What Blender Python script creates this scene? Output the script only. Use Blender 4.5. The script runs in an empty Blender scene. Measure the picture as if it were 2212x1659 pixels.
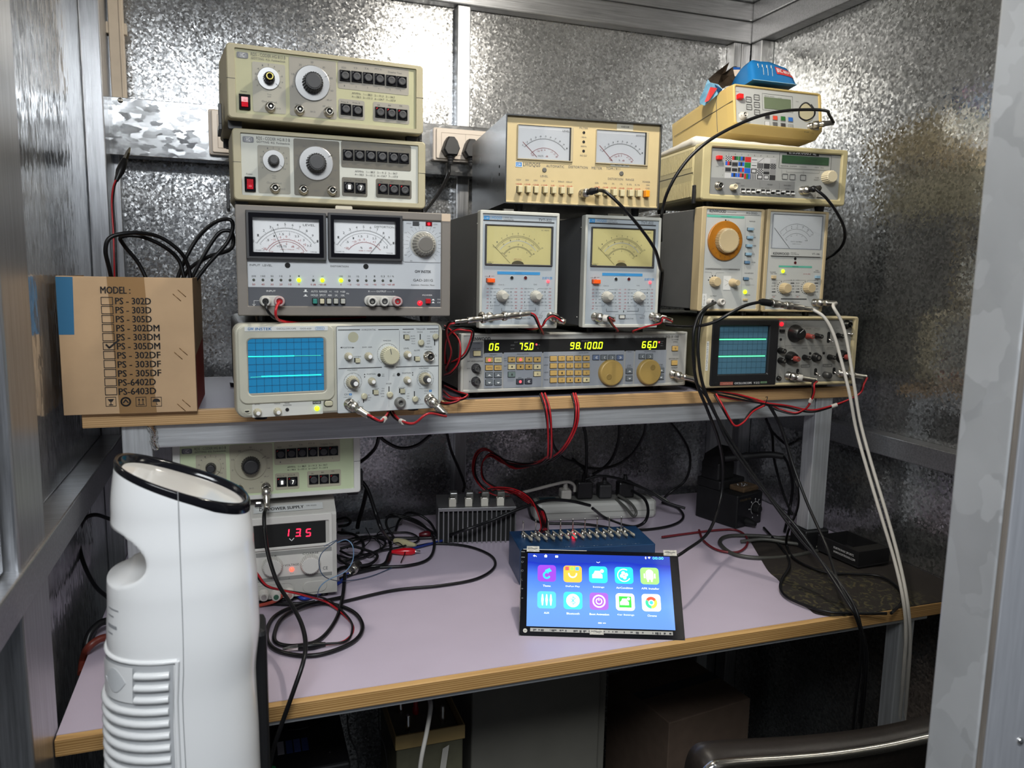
import bpy, math, random
import numpy as np
from mathutils import Matrix, Vector
random.seed(7)
R_ = math.radians
SC = bpy.context.scene
COL = SC.collection
CAMZ = 1.29

# ------------------------------------------------------------------ camera
YAW, PITCH, ROLL, FPX = R_(19.25), R_(-7.93), R_(1.09), 1680.0
CX, CY = 1106.0, 829.5
def cam_axes():
    F = Vector((math.sin(YAW)*math.cos(PITCH), math.cos(YAW)*math.cos(PITCH), math.sin(PITCH)))
    Rt = Vector((math.cos(YAW), -math.sin(YAW), 0)); U = Rt.cross(F)
    c, s = math.cos(ROLL), math.sin(ROLL)
    return c*Rt+s*U, -s*Rt+c*U, F
RT, UP, FW = cam_axes()
CAM = Vector((0, 0, CAMZ))
cd = bpy.data.cameras.new('camera'); co = bpy.data.objects.new('camera', cd); COL.objects.link(co)
co.matrix_world = Matrix(((RT.x, UP.x, -FW.x, CAM.x), (RT.y, UP.y, -FW.y, CAM.y), (RT.z, UP.z, -FW.z, CAM.z), (0, 0, 0, 1)))
cd.sensor_width = 36; cd.lens = 36*FPX/2212; cd.clip_start = .02
cd.dof.use_dof = True; cd.dof.focus_distance = 1.28; cd.dof.aperture_fstop = 8
SC.camera = co
SC.view_settings.view_transform = 'Standard'; SC.view_settings.look = 'None'
SC.view_settings.exposure = 0.0; SC.view_settings.gamma = 1

# ------------------------------------------------------------------ light
w = bpy.data.worlds.new('world'); SC.world = w; w.use_nodes = True
w.node_tree.nodes['Background'].inputs[0].default_value = (.62, .70, .85, 1)
w.node_tree.nodes['Background'].inputs[1].default_value = .14
def lamp(name, kind, loc, power, col, size=.05, rot=None, sy=None):
    l = bpy.data.lights.new(name, kind); l.energy = power; l.color = col
    if kind == 'AREA':
        l.size = size
        if sy: l.shape = 'RECTANGLE'; l.size_y = sy
    else: l.shadow_soft_size = size
    o = bpy.data.objects.new(name, l); COL.objects.link(o); o.location = loc
    if rot: o.rotation_euler = rot
    return o
lamp("bulb_light", "POINT", (.53, .98, CAMZ+.60), 14, (1, .93, .82), .022)
lamp('room_light', 'AREA', (-.15, -.45, CAMZ+.88), 30, (.93, .97, 1), .8, (R_(50), 0, R_(-14)), .4)

def ray(u, v): return RT*((u-CX)/FPX) - UP*((v-CY)/FPX) + FW
def atX(u, v, x): d = ray(u, v); return CAM + d*(x/d.x)
def atY(u, v, y): d = ray(u, v); return CAM + d*(y/d.y)
def atZ(u, v, z): d = ray(u, v); return CAM + d*((z-CAMZ)/d.z)

# ------------------------------------------------------------------ materials
MATS = {}
LIFT = dict.fromkeys(('beige_case', 'grey_panel', 'warm_lit_panel', 'green_panel', 'white_case', 'pale_grey_panel', 'scope_panel', 'scope_panel2', 'scope_case_grey', 'name_strip', 'cream_panel', 'blue_grey_panel', 'pale_frame_plastic',
  'silver_grey_frame', 'silver_panel', 'blue_grey_key_field', 'cream_frame', 'light_grey_panel', 'beige_scope_case', 'yellowed_cream_case', 'grey_pattern_panel', 'pale_grey_panel2', 'psu_grey', 'psu_panel', 'brown_cardboard',
  'meter_card_white', 'meter_card_cool', 'straw_meter_card', 'white_meter_card', 'gold_key', 'pale_gold_key', 'panel_field_grey', 'panel_field_pale', 'panel_field_pale2', 'dim_silver_panel', 'cream_button', 'yellow_aged_plastic'), 1.22)
LIFT.update({'straw_meter_card': 1.25, 'meter_card_cool': 1.9, 'white_meter_card': 1.9, 'meter_card_white': 1.45, 'brown_cardboard': 1.35, 'warm_lit_panel': 1.0, 'beige_case': 1.0, 'yellowed_cream_case': 1.0, 'psu_grey': 1.2, 'psu_panel': 1.2, 'cream_panel': 1.0, 'beige_scope_case': 1.35, 'dim_silver_panel': 1.3, 'yellow_aged_plastic': 1.0, 'cream_frame': 1.05, 'white_case': 1.0, 'green_panel': 1.0})
def srgb(c):
    if isinstance(c, str):
        c = [int(c[i:i+2], 16)/255 for i in (0, 2, 4)]
        c = [x/12.92 if x < .04 else ((x+.055)/1.055)**2.4 for x in c]
    return (*c, 1)
def mat(name, col, rough=.5, metal=0, emit=0, vary=.0, vscale=40, bump=0, spec=.5, alpha=None, coat=0):
    if name in MATS: return MATS[name]
    m = bpy.data.materials.new(name); m.use_nodes = True; MATS[name] = m
    nt = m.node_tree; b = nt.nodes['Principled BSDF']; c = srgb(col); c = tuple(min(.86, x*LIFT.get(name, 1)) for x in c[:3])+(1,)
    b.inputs['Base Color'].default_value = c; b.inputs['Roughness'].default_value = rough
    b.inputs['Metallic'].default_value = metal; b.inputs['Specular IOR Level'].default_value = spec
    b.inputs['Coat Weight'].default_value = coat
    if emit:
        b.inputs['Emission Color'].default_value = c; b.inputs['Emission Strength'].default_value = emit
    if vary or bump:
        tc = nt.nodes.new('ShaderNodeTexCoord'); n = nt.nodes.new('ShaderNodeTexNoise')
        n.inputs['Scale'].default_value = vscale; n.inputs['Detail'].default_value = 5
        nt.links.new(tc.outputs['Object'], n.inputs['Vector'])
        if vary:
            r = nt.nodes.new('ShaderNodeValToRGB'); r.color_ramp.elements[0].position = .3; r.color_ramp.elements[1].position = .7
            r.color_ramp.elements[0].color = tuple(x*(1-vary) for x in c[:3])+(1,)
            r.color_ramp.elements[1].color = tuple(min(1, x*(1+vary)) for x in c[:3])+(1,)
            nt.links.new(n.outputs['Fac'], r.inputs[0]); nt.links.new(r.outputs[0], b.inputs['Base Color'])
        if bump:
            bp = nt.nodes.new('ShaderNodeBump'); bp.inputs['Strength'].default_value = bump; bp.inputs['Distance'].default_value = .001
            nt.links.new(n.outputs['Fac'], bp.inputs['Height']); nt.links.new(bp.outputs[0], b.inputs['Normal'])
    return m
def galv(name, base=(.55, .56, .57), lo=.35, hi=.8, rough=.3, scale=150, stretch=(1, 1, 1), tilt=.25, metal=.92):
    """zinc spangle: distorted voronoi flakes, every flake with its own tint, gloss and tilt"""
    m = bpy.data.materials.new(name); m.use_nodes = True; MATS[name] = m
    nt = m.node_tree; N = nt.nodes; L = nt.links; b = N['Principled BSDF']; b.inputs['Metallic'].default_value = metal
    tc = N.new('ShaderNodeTexCoord'); mp = N.new('ShaderNodeMapping'); mp.inputs['Scale'].default_value = stretch
    L.new(tc.outputs['Object'], mp.inputs['Vector'])
    nz = N.new('ShaderNodeTexNoise'); nz.inputs['Scale'].default_value = scale*.9; nz.inputs['Detail'].default_value = 2
    L.new(mp.outputs[0], nz.inputs['Vector'])
    sub = N.new('ShaderNodeVectorMath'); sub.operation = 'SUBTRACT'; sub.inputs[1].default_value = (.5, .5, .5)
    L.new(nz.outputs['Color'], sub.inputs[0])
    sc = N.new('ShaderNodeVectorMath'); sc.operation = 'SCALE'; sc.inputs['Scale'].default_value = 1.9/scale
    L.new(sub.outputs[0], sc.inputs[0])
    ad = N.new('ShaderNodeVectorMath'); L.new(mp.outputs[0], ad.inputs[0]); L.new(sc.outputs[0], ad.inputs[1])
    vo = N.new('ShaderNodeTexVoronoi'); vo.inputs['Scale'].default_value = scale; L.new(ad.outputs[0], vo.inputs['Vector'])
    sep = N.new('ShaderNodeSeparateColor'); L.new(vo.outputs['Color'], sep.inputs[0])
    big = N.new('ShaderNodeTexNoise'); big.inputs['Scale'].default_value = 5; big.inputs['Detail'].default_value = 4; L.new(mp.outputs[0], big.inputs['Vector'])
    mr = N.new('ShaderNodeMapRange'); mr.inputs['To Min'].default_value = lo; mr.inputs['To Max'].default_value = hi
    L.new(sep.outputs[0], mr.inputs['Value'])
    mb = N.new('ShaderNodeMapRange'); mb.inputs['From Min'].default_value = .3; mb.inputs['From Max'].default_value = .7
    mb.inputs['To Min'].default_value = .78; mb.inputs['To Max'].default_value = 1.15; L.new(big.outputs[0], mb.inputs['Value'])
    mu = N.new('ShaderNodeMath'); mu.operation = 'MULTIPLY'; L.new(mr.outputs[0], mu.inputs[0]); L.new(mb.outputs[0], mu.inputs[1])
    vs = N.new('ShaderNodeVectorMath'); vs.operation = 'SCALE'; vs.inputs[0].default_value = tuple(x/.57 for x in base)
    L.new(mu.outputs[0], vs.inputs['Scale']); L.new(vs.outputs[0], b.inputs['Base Color'])
    rr = N.new('ShaderNodeMapRange'); rr.inputs['To Min'].default_value = rough*.75; rr.inputs['To Max'].default_value = rough*1.45
    L.new(sep.outputs[1], rr.inputs['Value']); L.new(rr.outputs[0], b.inputs['Roughness'])
    ge = N.new('ShaderNodeNewGeometry')
    s2 = N.new('ShaderNodeVectorMath'); s2.operation = 'SUBTRACT'; s2.inputs[1].default_value = (.5, .5, .5); L.new(vo.outputs['Color'], s2.inputs[0])
    s3 = N.new('ShaderNodeVectorMath'); s3.operation = 'SCALE'; s3.inputs['Scale'].default_value = tilt; L.new(s2.outputs[0], s3.inputs[0])
    s4 = N.new('ShaderNodeVectorMath'); L.new(ge.outputs['Normal'], s4.inputs[0]); L.new(s3.outputs[0], s4.inputs[1])
    s5 = N.new('ShaderNodeVectorMath'); s5.operation = 'NORMALIZE'; L.new(s4.outputs[0], s5.inputs[0]); L.new(s5.outputs[0], b.inputs['Normal'])
    return m
def brushed(name, base, rough=.35, axis=(1, 60, 60), contrast=.25, metal=.9):
    """rolled or painted steel with fine streaks along one axis"""
    m = bpy.data.materials.new(name); m.use_nodes = True; MATS[name] = m
    nt = m.node_tree; N = nt.nodes; L = nt.links; b = N['Principled BSDF']; b.inputs['Metallic'].default_value = metal
    tc = N.new('ShaderNodeTexCoord'); mp = N.new('ShaderNodeMapping'); mp.inputs['Scale'].default_value = axis
    L.new(tc.outputs['Object'], mp.inputs['Vector'])
    nz = N.new('ShaderNodeTexNoise'); nz.inputs['Scale'].default_value = 5; nz.inputs['Detail'].default_value = 8; nz.inputs['Roughness'].default_value = .65
    L.new(mp.outputs[0], nz.inputs['Vector'])
    r = N.new('ShaderNodeValToRGB'); r.color_ramp.elements[0].position = .3; r.color_ramp.elements[1].position = .72
    r.color_ramp.elements[0].color = tuple(x*(1-contrast) for x in base)+(1,); r.color_ramp.elements[1].color = tuple(min(1, x*(1+contrast)) for x in base)+(1,)
    L.new(nz.outputs[0], r.inputs[0]); L.new(r.outputs[0], b.inputs['Base Color'])
    mr = N.new('ShaderNodeMapRange'); mr.inputs['To Min'].default_value = rough*.7; mr.inputs['To Max'].default_value = rough*1.3
    L.new(nz.outputs[0], mr.inputs['Value']); L.new(mr.outputs[0], b.inputs['Roughness'])
    bp = N.new('ShaderNodeBump'); bp.inputs['Strength'].default_value = .25; bp.inputs['Distance'].default_value = .0006
    L.new(nz.outputs[0], bp.inputs['Height']); L.new(bp.outputs[0], b.inputs['Normal'])
    return m
def woodmat(name, c0, c1):
    m = bpy.data.materials.new(name); m.use_nodes = True; MATS[name] = m
    nt = m.node_tree; N = nt.nodes; L = nt.links; b = N['Principled BSDF']; b.inputs['Roughness'].default_value = .5
    tc = N.new('ShaderNodeTexCoord'); mp = N.new('ShaderNodeMapping'); mp.inputs['Scale'].default_value = (2.2, 60, 95)
    L.new(tc.outputs['Object'], mp.inputs['Vector'])
    nz = N.new('ShaderNodeTexNoise'); nz.inputs['Scale'].default_value = 2.2; nz.inputs['Detail'].default_value = 7; nz.inputs['Distortion'].default_value = .6
    L.new(mp.outputs[0], nz.inputs['Vector'])
    wv = N.new('ShaderNodeTexWave'); wv.bands_direction = 'Z'; wv.inputs['Scale'].default_value = 1.1; wv.inputs['Distortion'].default_value = 5; wv.inputs['Detail'].default_value = 3
    L.new(mp.outputs[0], wv.inputs['Vector'])
    mx = N.new('ShaderNodeMath'); mx.operation = 'MULTIPLY'; L.new(nz.outputs[0], mx.inputs[0]); L.new(wv.outputs['Fac'], mx.inputs[1])
    r = N.new('ShaderNodeValToRGB'); r.color_ramp.elements[0].position = .05; r.color_ramp.elements[1].position = .5
    r.color_ramp.elements[0].color = srgb(c0); r.color_ramp.elements[1].color = srgb(c1)
    L.new(mx.outputs[0], r.inputs[0]); L.new(r.outputs[0], b.inputs['Base Color'])
    return m
def glassmat(name, tint=(1, 1, 1), refl=.08):
    m = bpy.data.materials.new(name); m.use_nodes = True; MATS[name] = m
    nt = m.node_tree; N = nt.nodes; L = nt.links; N.remove(N['Principled BSDF'])
    t = N.new('ShaderNodeBsdfTransparent'); t.inputs[0].default_value = (*tint, 1)
    g = N.new('ShaderNodeBsdfGlossy'); g.inputs['Roughness'].default_value = .03
    f = N.new('ShaderNodeFresnel'); f.inputs[0].default_value = 1.35
    a = N.new('ShaderNodeMath'); a.inputs[1].default_value = refl; L.new(f.outputs[0], a.inputs[0])
    mx = N.new('ShaderNodeMixShader'); L.new(a.outputs[0], mx.inputs[0]); L.new(t.outputs[0], mx.inputs[1]); L.new(g.outputs[0], mx.inputs[2])
    L.new(mx.outputs[0], N['Material Output'].inputs[0])
    return m

M = {
 'wall': galv('spangled_zinc_sheet', lo=.38, hi=.64, rough=.205, scale=290, tilt=.11, metal=.80),
 'wallv': galv('streaked_zinc_sheet', lo=.58, hi=.84, rough=.13, scale=240, stretch=(1, .9, .22), tilt=.08, metal=.85),
 'wallr': galv('dull_zinc_sheet', base=(.45, .46, .46), lo=.42, hi=.88, rough=.16, scale=230, tilt=.10, metal=.9),
 'plate': galv('bright_zinc_plate', lo=.40, hi=.50, rough=.16, scale=110, stretch=(.5, 1, 1), tilt=.035),
 'tube': brushed('zinc_tube_steel', (.48, .49, .51), .32, (2, 60, 60)),
 'tubev': brushed('zinc_tube_steel_upright', (.50, .51, .53), .32, (60, 60, 2)),
 'silver': brushed('silver_painted_steel', (.60, .62, .64), .42, (1.5, 40, 45), .22, .55),
 'silverv': brushed('silver_painted_upright', (.58, .60, .62), .42, (45, 40, 1.5), .22, .55),
 'wood': woodmat('yellow_pine', '9c7440', 'c8a068'),
 'shelfwood': woodmat('pale_pine', 'b08a5c', 'd0ac7c'),
 'lam': mat('lilac_laminate', 'c2b6c6', .34, vary=.05, vscale=6),
 'lam2': mat('grey_laminate', '8e8a96', .5, vary=.05, vscale=6),
 'black': mat('black_plastic', (.012, .012, .013), .38),
 'rubber': mat('black_rubber', (.006, .006, .007), .36, spec=.35, vary=.3, vscale=30),
 'blackgloss': mat('gloss_black', (.006, .006, .008), .10, spec=.3),
 'dark': mat('dark_grey_plastic', (.035, .035, .037), .5),
 'dgrey': mat('grey_print', (.10, .10, .10), .6),
 'white': mat('white_print', (.75, .75, .74), .6),
 'chrome': mat('bright_nickel', (.78, .76, .72), .14, 1),
 'nickel': mat('dull_nickel', (.55, .53, .48), .3, 1),
 'steelblk': mat('recess_black', (.004, .004, .004), .8),
 'redwire': mat('red_wire', 'a81820', .35, vary=.15, vscale=20),
 'red': mat('red_plastic', 'b01820', .3),
 'redp': mat('red_print', 'a03030', .6),
 'blue': mat('blue_print', '2878b8', .5),
 'whitec': mat('white_cable_skin', 'c8c4bc', .4),
 'ledr': mat('red_led', 'ff1420', .3, emit=3), 'ledrr': mat('red_led_core', 'ff4048', .3, emit=3),
 'ledg': mat('green_led', 'b4ff10', .3, emit=3.2),
 'digit': mat('lit_yellow_green_digit', 'c8ff20', .3, emit=2.2), 'rdigit': mat('lit_red_digit', 'ff1c38', .3, emit=4),
 'glass': glassmat('meter_glass', refl=.02),
}

# ------------------------------------------------------------------ mesh building
def rrect(x0, x1, z0, z1, r, n=4):
    r = min(r, (x1-x0)/2-1e-6, (z1-z0)/2-1e-6)
    if r <= 1e-6: return [(x0, z0), (x1, z0), (x1, z1), (x0, z1)]
    P = []
    for cx, cz, a in ((x1-r, z0+r, -90), (x1-r, z1-r, 0), (x0+r, z1-r, 90), (x0+r, z0+r, 180)):
        for i in range(n+1):
            t = R_(a+90*i/n); P.append((cx+r*math.cos(t), cz+r*math.sin(t)))
    return P
def circ(cx, cz, r, n=24, a0=0): return [(cx+r*math.cos(a0+2*math.pi*i/n), cz+r*math.sin(a0+2*math.pi*i/n)) for i in range(n)]
_tc = {}
def textmesh(s, bold=0):
    k = (s, bold)
    if k not in _tc:
        c = bpy.data.curves.new('t', 'FONT'); c.body = s; c.size = 1; c.resolution_u = 2; c.offset = bold
        c.fill_mode = 'FRONT'
        o = bpy.data.objects.new('t', c); COL.objects.link(o)
        dg = bpy.context.evaluated_depsgraph_get(); me = bpy.data.meshes.new_from_object(o.evaluated_get(dg))
        v = [(p.co.x, p.co.y) for p in me.vertices]; f = [tuple(p.vertices) for p in me.polygons]
        bpy.data.objects.remove(o); bpy.data.curves.remove(c); bpy.data.meshes.remove(me)
        _tc[k] = (v, f)
    return _tc[k]
SEG = {'0': 'abcdef', '1': 'bc', '2': 'abged', '3': 'abgcd', '4': 'fgbc', '5': 'afgcd', '6': 'afgedc', '7': 'abc', '8': 'abcdefg', '9': 'abcdfg'}
class MB:
    def __init__(s): s.v = []; s.f = []; s.mi = []; s.sm = []; s.mats = []; s.T = Matrix()
    def m(s, mt):
        if isinstance(mt, str): mt = M[mt]
        if mt not in s.mats: s.mats.append(mt)
        return s.mats.index(mt)
    def add(s, vs, fs, mt, smooth=False):
        o = len(s.v); T = s.T; s.v += [tuple(T @ Vector(p)) for p in vs]; k = s.m(mt)
        for f in fs: s.f.append(tuple(i+o for i in f)); s.mi.append(k); s.sm.append(smooth)
    def loft(s, loops, mt, caps=True, smooth=False, close=True):
        n = len(loops[0]); vs = [p for l in loops for p in l]; fs = []
        for i in range(len(loops)-1):
            for j in range(n if close else n-1):
                k = (j+1) % n; fs.append((i*n+j, i*n+k, (i+1)*n+k, (i+1)*n+j))
        s.add(vs, fs, mt, smooth)
        if caps:
            s.add(loops[0], [tuple(range(n))[::-1]], mt); s.add(loops[-1], [tuple(range(n))], mt)
        return s
    def box(s, x0, x1, y0, y1, z0, z1, mt, b=0, r=None):
        if b <= 0:
            V = [(x, y, z) for z in (z0, z1) for y in (y0, y1) for x in (x0, x1)]
            s.add(V, [(0, 2, 3, 1), (4, 5, 7, 6), (0, 1, 5, 4), (1, 3, 7, 5), (3, 2, 6, 7), (2, 0, 4, 6)], mt); return s
        r = r or b; L = []
        for z, i in ((z0, b), (z0+b*.3, b*.3), (z0+b, 0), (z1-b, 0), (z1-b*.3, b*.3), (z1, b)):
            L.append([(x, y, z) for x, y in rrect(x0+i, x1-i, y0+i, y1-i, max(r-i, b*.3), 3)])
        return s.loft(L, mt)
    def plate(s, x0, x1, z0, z1, y0, y1, mt, r=0, b=0, n=4):
        """rounded plate facing -y, back at y0, face at y1 (y1 < y0)"""
        L = [(0, y0)] + ([(0, y1+b), (b*.3, y1+b*.3), (b, y1)] if b else [(0, y1)])
        return s.loft([[(x, y, z) for x, z in rrect(x0+i, x1-i, z0+i, z1-i, max(r-i, r*.15) if r else 0, n)] for i, y in L], mt)
    def frame(s, x0, x1, z0, z1, t, y0, y1, mt, r=.002, b=.0006, n=4):
        """hollow rounded frame; t = rim width (or l, r, bottom, top)"""
        if not isinstance(t, tuple): t = (t,)*4
        a = lambda i, y: [(x, y, z) for x, z in rrect(x0+i, x1-i, z0+i, z1-i, max(r-i, .0002), n)]
        c = lambda i, y: [(x, y, z) for x, z in rrect(x0+t[0]-i, x1-t[1]+i, z0+t[2]-i, z1-t[3]+i, max(r*.6, .0002), n)]
        return s.loft([a(0, y0), a(0, y1+b), a(b, y1), c(b, y1), c(0, y1+b), c(0, y0)], mt, caps=False)
    def lathe(s, c, prof, mt, axis='-y', n=20, smooth=True, ribs=0, ribd=0):
        """prof [(radius, distance along axis)]"""
        if isinstance(axis, str):
            ax = {'-y': Vector((0, -1, 0)), 'z': Vector((0, 0, 1)), 'x': Vector((1, 0, 0)), '-x': Vector((-1, 0, 0)), 'y': Vector((0, 1, 0))}[axis]
        else: ax = Vector(axis).normalized()
        u = ax.orthogonal().normalized(); w_ = ax.cross(u); c = Vector(c); L = []
        for r, h in prof:
            lp = []
            for i in range(n):
                t = 2*math.pi*i/n; rr = r*(1-(ribd if ribs and i % 2 else 0))
                lp.append(tuple(c+ax*h+u*rr*math.cos(t)+w_*rr*math.sin(t)))
            L.append(lp)
        return s.loft(L, mt, caps=True, smooth=smooth)
    def tube(s, pts, r, mt, n=8, caps=True):
        P = [Vector(p) for p in pts]; L = []; t0 = (P[1]-P[0]).normalized(); nrm = t0.orthogonal().normalized()
        for i, p in enumerate(P):
            t = ((P[min(i+1, len(P)-1)]-P[max(i-1, 0)])).normalized()
            if t.length < .5: t = t0
            nrm = (nrm-t*nrm.dot(t)).normalized(); bn = t.cross(nrm); t0 = t
            rr = r(i/(len(P)-1)) if callable(r) else r
            L.append([tuple(p+nrm*rr*math.cos(2*math.pi*k/n)+bn*rr*math.sin(2*math.pi*k/n)) for k in range(n)])
        return s.loft(L, mt, caps=caps, smooth=True)
    def line(s, pts, w_, mt, y, close=False):
        """flat printed stroke through 2D points at depth y"""
        P = [Vector(p) for p in pts]; n = len(P)
        for i in range(n if close else n-1):
            a, b = P[i], P[(i+1) % n]; d = b-a
            if d.length < 1e-7: continue
            d.normalize(); q = Vector((-d.y, d.x))*w_/2; e = d*(w_*.25 if n > 2 else 0)
            s.add([(p.x, y, p.y) for p in (a-q-e, b-q+e, b+q+e, a+q-e)], [(0, 1, 2, 3)], mt)
        return s
    def poly(s, pts, y, mt): s.add([(x, y, z) for x, z in pts], [tuple(range(len(pts)))], mt); return s
    def rect(s, x0, x1, z0, z1, y, mt): return s.poly([(x0, z0), (x1, z0), (x1, z1), (x0, z1)], y, mt)
    def ring(s, cx, cz, r, w_, y, mt, n=32, a0=0, a1=360):
        return s.line([(cx+r*math.cos(R_(a0+(a1-a0)*i/n)), cz+r*math.sin(R_(a0+(a1-a0)*i/n))) for i in range(n+1)], w_, mt, y)
    def text(s, t, x0, x1, z, h, mt, y, bold=0, rot=0):
        """text fitted between x0 and x1, capital height h, centred on z"""
        v, f = textmesh(t)
        if not v: return s
        ax = min(p[0] for p in v); bx = max(p[0] for p in v); az = min(p[1] for p in v); bz = max(p[1] for p in v)
        sx = (x1-x0)/max(bx-ax, 1e-6); sz = h/max(bz-az, 1e-6); cr, sr = math.cos(rot), math.sin(rot); mx = (x0+x1)/2; Q = []
        for p in v:
            a = (p[0]-(ax+bx)/2)*sx; b = (p[1]-(az+bz)/2)*sz
            Q.append((mx+a*cr-b*sr, y, z+a*sr+b*cr))
        s.add(Q, f, mt)
        if bold: s.add([(q[0]+h*.07, q[1], q[2]) for q in Q], f, mt)
        return s
    def seg7(s, t, x0, z0, w_, h, gap, mt, y, th=.14, slant=.12):
        x = x0
        for ch in t:
            if ch == '.':
                s.rect(x-gap*.62, x-gap*.62+h*th, z0, z0+h*th, y, mt); continue
            if ch != ' ':
                k = h*th; g = k*.14
                S = {'a': (g+k*.4, h-k, w_-g-k*.4, h), 'd': (g+k*.4, 0, w_-g-k*.4, k), 'g': (k*.8, h/2-k/2, w_-k*.8, h/2+k/2),
                     'f': (0, h/2+g, k, h-k*.5), 'b': (w_-k, h/2+g, w_, h-k*.5), 'e': (0, k*.5, k, h/2-g), 'c': (w_-k, k*.5, w_, h/2-g)}
                for q in SEG[ch]:
                    a, b, c, d = S[q]
                    s.poly([(x+px+slant*pz, z0+pz) for px, pz in ((a, b), (c, b), (c, d), (a, d))], y, mt)
            x += w_+gap
        return s
    def build(s, name, parent=None, kind=None, loc=None):
        me = bpy.data.meshes.new(name); me.from_pydata(s.v, [], s.f)
        for mt in s.mats: me.materials.append(mt)
        me.polygons.foreach_set('material_index', s.mi); me.polygons.foreach_set('use_smooth', s.sm); me.update(); me.validate()
        o = bpy.data.objects.new(name, me); COL.objects.link(o)
        if parent: o.parent = parent
        if kind: o['kind'] = kind
        if loc: o.location = loc
        return o
def tag(o, label, cat, group=None):
    o['label'] = label; o['category'] = cat
    if group: o['group'] = group
    return o
def empty(name, label, cat, loc, yaw=0, pitch=0, group=None):
    o = bpy.data.objects.new(name, None); COL.objects.link(o); o.empty_display_size = .05
    o.location = loc; o.rotation_euler = (R_(pitch), 0, R_(yaw)); return tag(o, label, cat, group)
def part(name, parent, fn=None, **k):
    m = MB(); fn(m); o = m.build(name, parent)
    if k.get('label'): o['label'] = k['label']
    return o

class Dev:
    """an instrument: its Empty sits at the lower left front corner; local x right, y to the back, z up"""
    def __init__(s, name, label, cat, x, y, z, yaw, W, H, D, crop, pitch=0, group=None):
        s.o = empty(name, label, cat, (x, y, CAMZ+z), yaw, pitch, group); s.W, s.H, s.D = W, H, D; s.crop = crop
        s.R = (Matrix.Rotation(R_(yaw), 3, 'Z') @ Matrix.Rotation(R_(pitch), 3, 'X')); s.org = Vector((x, y, CAMZ+z))
    def P(s, cx, cy, off=0):
        """point of the photograph's crop -> local (x, z) on the face plane, off in front of it"""
        x0, y0, k = s.crop; d = s.R.transposed() @ ray(x0+cx/k, y0+cy/k); c = s.R.transposed() @ (CAM-s.org)
        t = (-off-c.y)/d.y; p = c+d*t; return p.x, p.z
    def B(s, a, b, c, d, off=0):
        """crop rectangle left, top, right, bottom -> local x0, x1, z0, z1"""
        x0 = s.P(a, (b+d)/2, off)[0]; x1 = s.P(c, (b+d)/2, off)[0]; z1 = s.P((a+c)/2, b, off)[1]; z0 = s.P((a+c)/2, d, off)[1]
        return x0, x1, z0, z1
    def part(s, name, fn, label=None):
        m = MB(); fn(m); o = m.build(name, s.o)
        if label: o['label'] = label
        return o
    # printing helper: collects text in crop coordinates
    def T(s, m, t, a, b, c, d, mt, y=-.0006, bold=.0, off=0):
        x0, x1, z0, z1 = s.B(a, b, c, d, off); p = s.P(a, (b+d)/2, off); q = s.P(c, (b+d)/2, off)
        m.text(t, x0, x1, (z0+z1)/2, z1-z0, mt, y, bold)
def W_(u, v, Y=None, Z=None, X=None):
    return atY(u, v, Y) if Y is not None else (atZ(u, v, Z) if Z is not None else atX(u, v, X))
def spline(P, k=6):
    P = [Vector(p) for p in P]; Q = [P[0]*2-P[1]]+P+[P[-1]*2-P[-2]]; out = []
    for i in range(1, len(Q)-2):
        a, b, c, d = Q[i-1:i+3]
        for j in range(k):
            t = j/k; out.append(.5*((2*b)+(c-a)*t+(2*a-5*b+4*c-d)*t*t+(3*b-3*c+d-a)*t**3))
    out.append(P[-1]); return out
# ================================================================== the booth
RX, RB, LX, LB, BY, BB = 1.21, 1.175, -.25, -.218, 1.70, 1.67
CZ = CAMZ+.655
def st(name, fn): m = MB(); fn(m); return m.build(name, kind='structure')
st('floor', lambda m: m.box(-1.5, 2.2, -2.2, BY+.04, -.04, 0, mat('worn_grey_floor', (.06, .06, .062), .5, vary=.3, vscale=8)))
st('ceiling', lambda m: m.box(LX-.03, RX+.03, .30, BY+.03, CZ, CZ+.03, 'wallr'))
st('wall_back', lambda m: m.box(LX-.03, RX+.03, BY, BY+.03, 0, CZ, 'wall'))
st('wall_left', lambda m: m.box(LX-.03, LX, .30, BY, 0, CZ, 'wallv'))
st('wall_right', lambda m: m.box(RX, RX+.03, .30, BY, 0, CZ, 'wallr'))
TR = [0]
def trim(*a):
    TR[0] += 1; st('trim_%d' % TR[0], lambda m: m.box(*a))
z0_, z1_ = CAMZ+.562, CAMZ+.612; zt = z0_-.001
trim(LX, RX, BB, BY, z0_, z1_, 'tube', .003); trim(LX, RX, BB, BY, z1_+.001, CZ, 'tube', .003)
trim(RB, RX, .30, BB, z0_, z1_, 'tube', .003); trim(RB, RX, .30, BB, z1_+.001, CZ, 'tube', .003)
trim(LX, LB, .30, BB, z0_, CZ, 'tube', .003)
for x0, x1 in ((LX, LX+.042), (.447, .476), (1.128, 1.15), (1.151, 1.175)): trim(x0, x1, BB, BY, 0, zt, 'tubev', .002)
trim(LX, LB, 1.575, BB-.001, 0, zt, 'tubev', .002); trim(LX, LB, .872, .983, 0, zt, 'tubev', .004); trim(LX, LB-.012, .30, .86, CAMZ-.30, zt, 'wallv')
trim(LX, LB+.004, .30, 1.575, CAMZ-.347, CAMZ-.305, 'tube', .002)
trim(RB, RX, .30, 1.628, CAMZ-.334, CAMZ-.294, 'tube', .002)
trim(RB, RX, 1.628, 1.65, 0, zt, 'tubev', .002); trim(RB+.001, RX, 1.65, BB, 0, zt, 'tubev', .002)
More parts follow.
